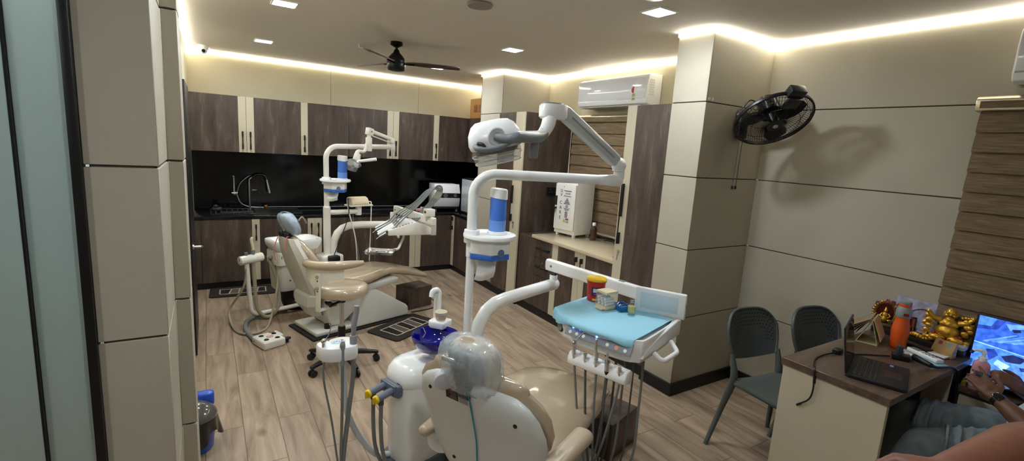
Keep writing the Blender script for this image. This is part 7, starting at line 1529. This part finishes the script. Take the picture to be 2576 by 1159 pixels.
# ---- monitor with the security camera picture
t = thing('security_monitor', 'black framed monitor showing a blue four-part security camera picture', 'monitor', (3.62, 0.51, 0.70))
g = G(); g.box(3.615, 3.65, 0.235, 0.795, 0.765, 1.085, 0.006); obj('bezel', g, M_BLACK, t)
g = G(); g.cyl((3.66, 0.515, 0.72), (3.66, 0.515, 0.90), 0.022, n=18); g.box(3.57, 3.72, 0.40, 0.63, 0.702, 0.716, 0.004); obj('monitor_stand', g, M_BLACK, t)
def scr(y, z, k=0): return V(3.6140-0.0002*k, y, z)
cm = {}
def scr_mat(n, c, s):
    m = bpy.data.materials.new('screen_'+n); m.use_nodes = True; nt = m.node_tree; b = nt.nodes['Principled BSDF']
    tc = nt.nodes.new('ShaderNodeTexCoord'); no = nt.nodes.new('ShaderNodeTexNoise'); no.inputs['Scale'].default_value = 34; no.inputs['Detail'].default_value = 5
    r = nt.nodes.new('ShaderNodeValToRGB'); cl = lin(c); r.color_ramp.elements[0].position = 0.3; r.color_ramp.elements[1].position = 0.7
    r.color_ramp.elements[0].color = tuple(v*0.55 for v in cl)+(1,); r.color_ramp.elements[1].color = tuple(min(1, v*1.35+0.02) for v in cl)+(1,)
    nt.links.new(tc.outputs['Object'], no.inputs['Vector']); nt.links.new(no.outputs['Fac'], r.inputs['Fac']); nt.links.new(r.outputs[0], b.inputs['Emission Color'])
    b.inputs['Base Color'].default_value = (0.01, 0.01, 0.02, 1); b.inputs['Roughness'].default_value = 0.3; b.inputs['Emission Strength'].default_value = s
    return m
for n, c, s in (('mid', (46, 98, 224), 1.1), ('deep', (30, 66, 178), 1.0), ('pale', (96, 152, 244), 1.3), ('bright', (140, 190, 255), 1.5), ('dark', (18, 36, 104), 0.8), ('sky', (70, 130, 240), 1.2)):
    cm[n] = scr_mat(n, c, s*0.30)
names = list(cm); g = G()
def sq(n, pts, k): g.m(names.index(n)); f = g.bm.faces.new([g.bm.verts.new(scr(0.783-u*0.536, 1.073-v*0.296, k)) for u, v in pts]); f.material_index = g.mi
sq('mid', [(0, 0), (1, 0), (1, 1), (0, 1)], 0)
# upper part: room from above; lower part: desk scene
sq('sky', [(0, 0), (0.13, 0), (0.10, 0.16), (0, 0.18)], 1); sq('deep', [(0.14, 0), (0.20, 0), (0.15, 0.20), (0.0, 0.26), (0, 0.18), (0.10, 0.16)], 1)
sq('pale', [(0.20, 0.05), (0.34, 0.0), (0.42, 0.0), (0.24, 0.16)], 2); sq('dark', [(0.25, 0.13), (0.31, 0.10), (0.32, 0.15), (0.27, 0.18)], 3); sq('deep', [(0.44, 0), (1, 0), (1, 0.18), (0.5, 0.12)], 1)
for k in range(9): sq('sky' if k % 2 else 'pale', [(0.06+0.05*k, 0.46-0.02*k), (0.09+0.05*k, 0.47-0.02*k), (0.30+0.06*k, 0.22-0.008*k), (0.285+0.06*k, 0.21-0.008*k)], 2)
sq('bright', [(0, 0.50), (0.48, 0.56), (0.48, 0.575), (0, 0.515)], 4); sq('sky', [(0, 0.515), (0.48, 0.575), (0.48, 1), (0, 1)], 3)
sq('dark', [(0.22, 0.66), (0.30, 0.58), (0.40, 0.60), (0.36, 0.72), (0.26, 0.74)], 5); sq('bright', [(0.20, 0.74), (0.30, 0.80), (0.26, 0.92), (0.18, 0.84)], 5); sq('pale', [(0.30, 0.74), (0.44, 0.66), (0.48, 0.88), (0.36, 0.98)], 5); sq('deep', [(0.36, 0.78), (0.40, 0.76), (0.42, 0.82), (0.38, 0.84)], 6)
sq('deep', [(0.10, 0.60), (0.16, 0.56), (0.20, 0.66), (0.14, 0.80)], 5); sq('dark', [(0.48, 0.5), (0.49, 0.5), (0.49, 1), (0.48, 1)], 6)
sq('pale', [(0.52, 0.58), (0.80, 0.55), (0.95, 0.80), (0.60, 0.95)], 4); sq('deep', [(0.6, 0.6), (0.75, 0.6), (0.78, 0.75), (0.62, 0.78)], 5); sq('bright', [(0.5, 0.2), (0.7, 0.25), (0.65, 0.4), (0.5, 0.42)], 4)
obj('screen_picture', g, list(cm.values()), t, flat=True, label='lit blue security camera picture')
# ---- pump bottle, cloth, small yellow bottle
p = V(3.465, 0.700, 0.701)
t = thing('pump_bottle', 'pink hand sanitiser pump bottle in front of the monitor', 'bottle', tuple(p))
g = G(); g.loft([[p+(RZ(radians(-70)) @ V(q.x, q.y, z)) for q in sup(0.036*s, 0.024*s, 28, 3)] for z, s in ((0, 0.9), (0.004, 1), (0.135, 1), (0.150, 0.92), (0.160, 0.65), (0.164, 0.42))]); bb = obj('bottle_body', g, mat('pink_gel', (214, 150, 160), 0.2, coat=0.5), t)
Mb2 = T(*p) @ RZ(radians(-70)) @ RX(pi/2)
g = G(); g.loft([[p+(RZ(radians(-70)) @ V(q.x, q.y, z)) for q in sup(0.0364, 0.0244, 28, 3)] for z in (0.02, 0.108)], cap=False); lb2 = obj('label', g, mat('label_pink_white', (226, 206, 212), 0.45), bb)
text('brand_letters', 'PAX', 0.020, T(*p) @ RZ(radians(-70)) @ T(0.004, -0.0252, 0.088) @ RX(pi/2), mat('letters_navy', (44, 46, 130), 0.5), lb2)
g = G(); g.cyl(p+V(0, 0, 0.160), p+V(0, 0, 0.184), 0.019, n=20, bev=0.002); g.cyl(p+V(0, 0, 0.184), p+V(0, 0, 0.205), 0.008, n=14); g.tube(spline([p+V(0.0, 0, 0.205), p+V(-0.002, 0.004, 0.215), p+V(-0.018, 0.030, 0.216), p+V(-0.024, 0.042, 0.205)], 5), [0.013, 0.010, 0.007, 0.006], 10); obj('pump', g, M_WHITE, t)
g = G(); g.cyl(p+V(-0.023, 0.040, 0.212), p+V(-0.026, 0.046, 0.196), 0.008, n=10); obj('blue_tip', g, mat('tip_blue', (34, 50, 120), 0.4), t)
g = G(); random.seed(6)
def clf(u, v): return V(3.50+0.16*u, 0.765-0.30*v, 0.703+0.030*abs(sin(5*u+3*v))+0.022*sin(7*v+2*u)**2)
g.grid(clf, 14, 18, 0.001); obj('tissue_pack', g, mat('pale_blue_tissue', (176, 204, 212), 0.8), label='crumpled pale blue tissue under the monitor beside the pump bottle', cat='tissue')
t = thing('small_bottle', 'tiny yellow bottle beside the pump bottle', 'bottle', (3.47, 0.755, 0.701))
g = G(); g.lathe([(0.002, 0), (0.011, 0), (0.012, 0.025), (0.006, 0.032)], M=T(3.455, 0.750, 0.701), n=16); obj('glass', g, mat('yellow_liquid', (150, 140, 50), 0.2), t)
g = G(); g.cyl((3.455, 0.750, 0.732), (3.455, 0.750, 0.742), 0.007, n=12); obj('cap', g, mat('cap_yellow', (180, 166, 50), 0.4), t)
g = G(); g.box(3.55, 3.68, 0.80, 0.87, DZ+0.037, DZ+0.060, 0.004); obj('white_box', g, mat('box_grey_white', (176, 174, 166), 0.5), label='flat grey-white box between the golden figure and the monitor', cat='box')
# ================================================================ people
M_SKIN = mat('brown_skin', (104, 68, 50), 0.5, noise=(14, 0.08)); M_SKIN2 = mat('brown_skin_near', (108, 66, 48), 0.5, noise=(14, 0.08))
M_JEAN = mat('faded_jeans', (112, 124, 128), 0.85, noise=(16, 0.22), bump=(70, 0.25)); M_SHIRT = mat('white_shirt', (214, 220, 222), 0.8, bump=(40, 0.2))
M_HAIR = mat('black_hair', (20, 17, 16), 0.6)
def limb(g, pts, rad, n=14):
    P = spline(pts, 6); N = len(P); k = len(rad)-1; rr = []
    for i in range(N):
        f = i/(N-1)*k; j = min(k-1, int(f)); rr.append(rad[j]+(rad[j+1]-rad[j])*(f-j))
    g.tube(P, rr, n); g.ball(P[0], rr[0]*0.99, 12); g.ball(P[-1], rr[-1]*0.99, 12)
def hand(g, wr, kn, nrm, curls, spread=1.0, thumb=1, L=0.19):
    """palm from the wrist to the knuckles, four unequal bent fingers and a thumb from the side of the palm"""
    d = (kn-wr).normalized(); nrm = (nrm-d*nrm.dot(d)).normalized(); s = d.cross(nrm)*thumb     # s points to the thumb side
    Lp = L*0.52
    for k in range(4):
        o = (0.030-0.020*k)*spread; limb(g, [wr+s*(o*0.55)+d*0.01, wr+s*o*0.9+d*Lp*0.6, wr+s*o+d*Lp], [0.014, 0.0135, 0.0105], 10)
    g.ball(wr+d*Lp*0.5, (0.026, 0.026, 0.018), 12)
    for k, (ln, c) in enumerate(zip((0.40, 0.45, 0.42, 0.33), curls)):
        o = (0.030-0.020*k)*spread; b = wr+s*o+d*Lp; dd = (d+s*(0.16-0.10*k)*spread).normalized(); pts = [b]; ang = 0
        for f, seg in enumerate((0.45, 0.30, 0.25)):
            ang += c*(0.6, 0.9, 0.6)[f]; v = dd*cos(ang)-nrm*sin(ang); pts.append(pts[-1]+v*(ln*L*seg*1.05))
        P = pts; g.tube(P, [0.0098, 0.0092, 0.0082, 0.0068], 10)
        for q, r in zip(P, (0.0100, 0.0098, 0.0086, 0.0070)): g.ball(q, r, 10)
    b = wr+d*Lp*0.22+s*0.022; t1 = b+(d*0.55+s*0.75-nrm*0.15).normalized()*0.042; t2 = t1+(d*0.9+s*0.25-nrm*0.25).normalized()*0.034; t3 = t2+(d*0.95-s*0.05-nrm*0.35).normalized()*0.026
    g.tube([b, t1, t2, t3], [0.016, 0.0125, 0.0105, 0.0080], 10)
    for q, r in zip((b, t1, t2, t3), (0.016, 0.0128, 0.0108, 0.0082)): g.ball(q, r, 10)
def head(g, c, f, up):
    """head with nose, brow, lips, chin and ears; f the way it looks"""
    f = f.normalized(); up = (up-f*up.dot(f)).normalized(); s = f.cross(up); M = Matrix((s, f, up)).transposed().to_4x4(); M.translation = c
    B = lambda p, r, n=14: g.ball(p, r, n, M=M)
    B((0, -0.01, 0.025), (0.076, 0.095, 0.098), 22); B((0, 0.030, -0.045), (0.060, 0.062, 0.068), 18); B((0, 0.062, -0.092), (0.030, 0.028, 0.022))
    B((0, 0.098, -0.020), (0.013, 0.018, 0.022)); B((0, 0.088, 0.005), (0.009, 0.012, 0.028)); B((0, 0.080, 0.033), (0.055, 0.014, 0.010)); B((0, 0.086, -0.055), (0.024, 0.012, 0.007)); B((0, 0.084, -0.066), (0.022, 0.012, 0.007))
    for q in (-1, 1): B((0.078*q, -0.01, -0.01), (0.010, 0.020, 0.032)); B((0.042*q, 0.060, -0.030), (0.026, 0.026, 0.022))
    return M
def fuse(o, vox=0.006, it=6):
    r = o.modifiers.new('remesh', 'REMESH'); r.mode = 'VOXEL'; r.voxel_size = vox; r.use_smooth_shade = True
    sm = o.modifiers.new('smooth', 'SMOOTH'); sm.factor = 0.5; sm.iterations = it
def face_parts(M, root):
    for q in (-1, 1):
        g = G(); g.ball(M @ V(0.031*q, 0.078, 0.012), 0.0115, 14); e = obj('eye', g, mat('eye_white', (226, 222, 214), 0.25), root)
        g = G(); g.ball(M @ V(0.031*q, 0.0865, 0.012), 0.0052, 10); obj('iris', g, mat('iris_brown', (40, 26, 20), 0.2), e)
    g = G(); g.ball((0, -0.022, 0.045), (0.083, 0.094, 0.088), 24, M=M); obj('hair', g, M_HAIR, root)
# ---- seated person at the side table
pel = V(3.33, 0.40, 0.56)
t = thing('person', 'seated person in faded blue jeans and white shirt, dark wrist watch, holding a dark phone', 'person', (3.33, 0.42, 0))
g = G()
hipL, hipR = V(3.24, 0.37, 0.56), V(3.38, 0.50, 0.56); knL, knR = V(2.83, 0.71, 0.56), V(3.06, 0.88, 0.57); anL, anR = V(2.78, 0.86, 0.10), V(2.96, 1.00, 0.10)
sp_ = [pel, V(3.37, 0.345, 0.72), V(3.41, 0.285, 0.90), V(3.43, 0.255, 1.06)]
limb(g, sp_, [0.135, 0.13, 0.15, 0.10], 20); g.ball(pel, (0.15, 0.15, 0.12), 18)
shL, shR = V(3.30, 0.13, 1.08), V(3.57, 0.375, 1.08); g.tube([shL, V(3.43, 0.25, 1.11), shR], [0.055, 0.085, 0.055], 16); g.ball(shL, 0.06); g.ball(shR, 0.06)
nk_ = V(3.43, 0.26, 1.14); hc_ = V(3.40, 0.30, 1.31); limb(g, [nk_, V(3.42, 0.275, 1.22)], [0.055, 0.052])
Mhd = head(g, hc_, V(-0.25, 0.75, -0.55), V(0, 0, 1))
elL, wrL = V(3.03, 0.405, 0.74), V(3.118, 0.560, 0.805); elR, wrR = V(3.56, 0.44, 0.76), V(3.450, 0.520, 0.775)
limb(g, [shL, V(3.15, 0.25, 0.92), elL], [0.055, 0.048, 0.042]); limb(g, [elL, V(3.07, 0.478, 0.772), wrL], [0.043, 0.041, 0.027])
limb(g, [shR, V(3.59, 0.41, 0.92), elR], [0.055, 0.048, 0.042]); limb(g, [elR, V(3.50, 0.48, 0.768), wrR], [0.043, 0.040, 0.027])
view_n = V(-0.75, -0.25, 0.6).normalized()
hand(g, wrL, V(3.166, 0.632, 0.848), view_n, (0.10, 0.28, 0.42, 0.55), 1.0, 1, 0.185)
hand(g, wrR, V(3.405, 0.568, 0.815), V(-0.5, -0.5, 0.7), (0.75, 0.85, 0.95, 1.0), 0.9, 1, 0.18)
limb(g, [hipL, hipL.lerp(knL, .5)+V(0, 0, 0.01), knL], [0.085, 0.075, 0.055], 16); limb(g, [knL, knL.lerp(anL, .4), anL], [0.055, 0.056, 0.036], 14)
limb(g, [hipR, hipR.lerp(knR, .5)+V(0, 0, 0.01), knR], [0.085, 0.075, 0.055], 16); limb(g, [knR, knR.lerp(anR, .4), anR], [0.055, 0.056, 0.036], 14)
bd_ = obj('body', g, M_SKIN, t); fuse(bd_, 0.0055, 5)
face_parts(Mhd, t)
g = G(); g.ball(pel+V(0, 0, 0.0), (0.165, 0.165, 0.13), 20)
for h, k, a in ((hipL, knL, anL), (hipR, knR, anR)):
    limb(g, [h, h.lerp(k, .33)+V(0, 0, 0.012), h.lerp(k, .66)+V(0, 0, 0.010), k], [0.105, 0.098, 0.087, 0.072], 20); limb(g, [k, k.lerp(a, .4), a+V(0, 0, 0.02)], [0.072, 0.070, 0.055], 16)
    d = (k-h).normalized(); s_ = V(-d.y, d.x, 0)
    for f in (0.42, 0.52, 0.62, 0.72, 0.82):     # creases across the thigh
        c = h.lerp(k, f)+V(0, 0, 0.012); g.tube([c+s_*(0.090*cos(a_))+V(0, 0, 0.090*sin(a_))+d*(0.06*cos(a_)) for a_ in [radians(-20+200*j/14) for j in range(15)]], 0.0085, 6)
jn = obj('jeans', g, M_JEAN, t); fuse(jn, 0.0075, 3)
g = G(); limb(g, [pel+V(0.02, -0.01, 0.05), V(3.37, 0.345, 0.72), V(3.41, 0.285, 0.90), V(3.43, 0.255, 1.07)], [0.170, 0.155, 0.170, 0.115], 22); g.tube([shL, V(3.43, 0.25, 1.115), shR], [0.072, 0.098, 0.072], 16); g.ball(shL, 0.074); g.ball(shR, 0.074)
limb(g, [shL, V(3.22, 0.19, 1.0), V(3.17, 0.235, 0.93)], [0.072, 0.068, 0.070]); limb(g, [shR, V(3.585, 0.395, 1.0), V(3.59, 0.41, 0.93)], [0.072, 0.068, 0.070])
shr = obj('shirt', g, M_SHIRT, t); fuse(shr, 0.008, 3)
d = (wrL-elL).normalized(); g = G(); c = wrL-d*0.018; q = V(0, 0, 1).rotation_difference(d).to_matrix().to_4x4(); q.translation = c
g.lathe([(0.0285, -0.011), (0.033, -0.010), (0.033, 0.010), (0.0285, 0.011)], M=q, n=28, cap=False); wt = obj('watch_strap', g, M_BLACK, t, label='dark wrist watch')
n2 = (view_n-d*view_n.dot(d)).normalized(); Mw = Matrix((d.cross(n2), d, n2)).transposed().to_4x4(); Mw.translation = c+n2*0.033
g = G(); g.box(-0.016, 0.016, -0.019, 0.019, -0.003, 0.007, 0.004, M=Mw); obj('watch_case', g, mat('watch_glass', (24, 26, 30), 0.08, coat=0.6), wt)
for a in (anL, anR):
    g = G(); g.loft([[a+V(-0.03, 0.03, -0.10)+(RZ(radians(125)) @ V(q.x+0.03, q.y, z)) for q in sup(0.125*s, 0.045*s, 24, 2.6)] for z, s in ((0.002, 0.95), (0.02, 1), (0.05, 0.95), (0.085, 0.6), (0.11, 0.42))]); obj('shoe', g, M_BLACK, t)
ph = V(3.188, 0.655, 0.872); Mph = Matrix((V(-0.45, 0.55, 0.3).normalized(), V(0.5, 0.55, -0.25).normalized(), V(0, 0, 1))).transposed().to_4x4()
xd = (V(3.171, 0.678, 0.866)-V(3.24, 0.615, 0.85)).normalized(); zd = (view_n-xd*view_n.dot(xd)).normalized(); yd = zd.cross(xd); Mph = Matrix((xd, yd, zd)).transposed().to_4x4(); Mph.translation = V(3.192, 0.640, 0.868)+zd*0.006
g = G(); g.box(-0.030, 0.030, -0.012, 0.014, -0.0035, 0.0035, 0.003, 3, M=Mph); g2 = obj('phone', g, mat('phone_blue_black', (44, 50, 72), 0.3), label='dark blue phone under the forefinger of the seated person', cat='phone')
# office chair under the person
t = thing('office_chair', 'black office chair under the seated person, hardly in the picture', 'office chair', (3.36, 0.37, 0))
g = G(); g.loft([[V(3.35+q.x, 0.37+q.y, z) for q in sup(0.22*s, 0.21*s, 28, 3)] for z, s in ((0.375, 0.85), (0.385, 1), (0.41, 1), (0.42, 0.9))]); obj('seat', g, M_BLACK, t)
g = G(); g.cyl((3.35, 0.37, 0.06), (3.35, 0.37, 0.38), 0.03, n=16); obj('column', g, M_BLACKM, t)
g = G(); g.cyl((3.35, 0.37, 0.05), (3.35, 0.37, 0.09), 0.045, n=18); obj('base_hub', g, M_BLACK, t)
for k in range(5):
    a = 2*pi*k/5+0.4; dd = V(cos(a), sin(a), 0); g = G(); g.tube([V(3.35, 0.37, 0.075), V(3.35, 0.37, 0.06)+dd*0.20], [0.022, 0.014], 10); lg = obj('base_leg', g, M_BLACK, t)
    g = G(); g.ball(V(3.35, 0.37, 0.026)+dd*0.20, 0.026, 12); obj('caster', g, M_BLACK, lg)
g = G(); g.tube([V(3.40, 0.30, 0.39), V(3.50, 0.14, 0.44), V(3.53, 0.10, 0.60)], 0.018, 10); obj('back_bar', g, M_BLACKM, t)
g = G(); g.loft([[V(3.545, 0.085, 0)+(RZ(radians(-38)) @ V(q.x, q.y, z)) for q in sup(0.19*s, 0.022, 28, 3)] for z, s in ((0.58, 0.8), (0.60, 1), (0.95, 1), (0.98, 0.85))]); obj('backrest', g, M_BLACK, t)
# ---- person standing close to the camera, only the bare forearm in the picture
t = thing('person', 'bare brown forearm with gold bangle reaching in at the bottom corner, close by', 'person', (1.55, -0.25, 0))
g = G()
c = V(1.62, -0.32, 0); pel2 = c+V(0, 0, 0.92)
limb(g, [pel2, c+V(0, 0, 1.10), c+V(0, 0.0, 1.26), c+V(0, 0.0, 1.38)], [0.135, 0.115, 0.13, 0.09], 20)
s1, s2 = c+V(-0.15, 0.10, 1.36), c+V(0.15, -0.10, 1.36); g.tube([s1, c+V(0, 0, 1.40), s2], [0.055, 0.08, 0.055], 16); g.ball(s1, 0.058); g.ball(s2, 0.058)
limb(g, [c+V(0, 0, 1.42), c+V(0.0, 0.02, 1.50)], [0.052, 0.05]); Mh3 = head(g, c+V(0.0, 0.03, 1.60), V(0.3, 0.95, 0.0), V(0, 0, 1))
e1_, w1_ = V(1.255, 0.150, 1.352), V(1.010, 0.210, 1.346)
limb(g, [s1, V(1.40, -0.04, 1.30), e1_], [0.055, 0.046, 0.043]); limb(g, [e1_, V(1.17, 0.168, 1.362), w1_], [0.044, 0.044, 0.029])
hand(g, w1_, V(0.925, 0.222, 1.325), V(-0.3, -0.2, 0.93), (0.6, 0.65, 0.7, 0.75), 0.95, 1, 0.18)
limb(g, [s2, c+V(0.22, -0.14, 1.12), c+V(0.22, -0.08, 0.88)], [0.055, 0.045, 0.04]); limb(g, [c+V(0.22, -0.08, 0.88), c+V(0.22, 0.02, 0.66)], [0.04, 0.027]); hand(g, c+V(0.22, 0.02, 0.66), c+V(0.22, 0.04, 0.58), V(1, 0, 0), (0.2, 0.25, 0.3, 0.35), 0.9, 1, 0.18)
for s in (-1, 1): limb(g, [pel2+V(0.09*s, 0, -0.03), c+V(0.10*s, 0.01, 0.50), c+V(0.10*s, -0.01, 0.09)], [0.085, 0.056, 0.036], 16)
b2 = obj('body', g, M_SKIN2, t); fuse(b2, 0.006, 6); face_parts(Mh3, t)
g = G(); limb(g, [pel2+V(0, 0, -0.02), c+V(0, 0, 1.10), c+V(0, 0, 1.26), c+V(0, 0, 1.39)], [0.155, 0.135, 0.148, 0.105], 22); g.tube([s1, c+V(0, 0, 1.40), s2], [0.07, 0.092, 0.07], 16); g.ball(s1, 0.072); g.ball(s2, 0.072)
limb(g, [s1, s1.lerp(V(1.40, -0.04, 1.30), 0.8)], [0.07, 0.066]); limb(g, [s2, c+V(0.20, -0.125, 1.20)], [0.07, 0.066]); sh3 = obj('shirt', g, mat('maroon_shirt', (96, 44, 46), 0.8), t); fuse(sh3, 0.009, 3)
g = G(); g.ball(pel2+V(0, 0, -0.04), (0.16, 0.14, 0.12), 18)
for s in (-1, 1): limb(g, [pel2+V(0.09*s, 0, -0.04), c+V(0.10*s, 0.01, 0.50), c+V(0.10*s, -0.01, 0.09)], [0.10, 0.075, 0.062], 18)
tr_ = obj('trousers', g, mat('dark_trousers', (40, 42, 50), 0.85), t); fuse(tr_, 0.010, 3)
for s in (-1, 1):
    g = G(); g.loft([[c+V(0.10*s, 0.05, 0)+V(q.y, q.x, z) for q in sup(0.13*k, 0.045*k, 24, 2.6)] for z, k in ((0.002, 0.95), (0.02, 1), (0.05, 0.95), (0.085, 0.55), (0.10, 0.40))]); obj('shoe', g, M_BLACK, t)
dd = (w1_-e1_).normalized(); q = V(0, 0, 1).rotation_difference((dd+V(0.15, 0.3, -0.2)).normalized()).to_matrix().to_4x4(); q.translation = e1_.lerp(w1_, 0.36)
g = G(); g.lathe([(0.0475, -0.002), (0.0500, 0.0), (0.0475, 0.002), (0.0462, 0.0), (0.0475, -0.002)], M=q, n=48, cap=False); obj('gold_bangle', g, mat('bangle_gold', (214, 170, 90), 0.25, metal=1), t, label='thin gold bangle')
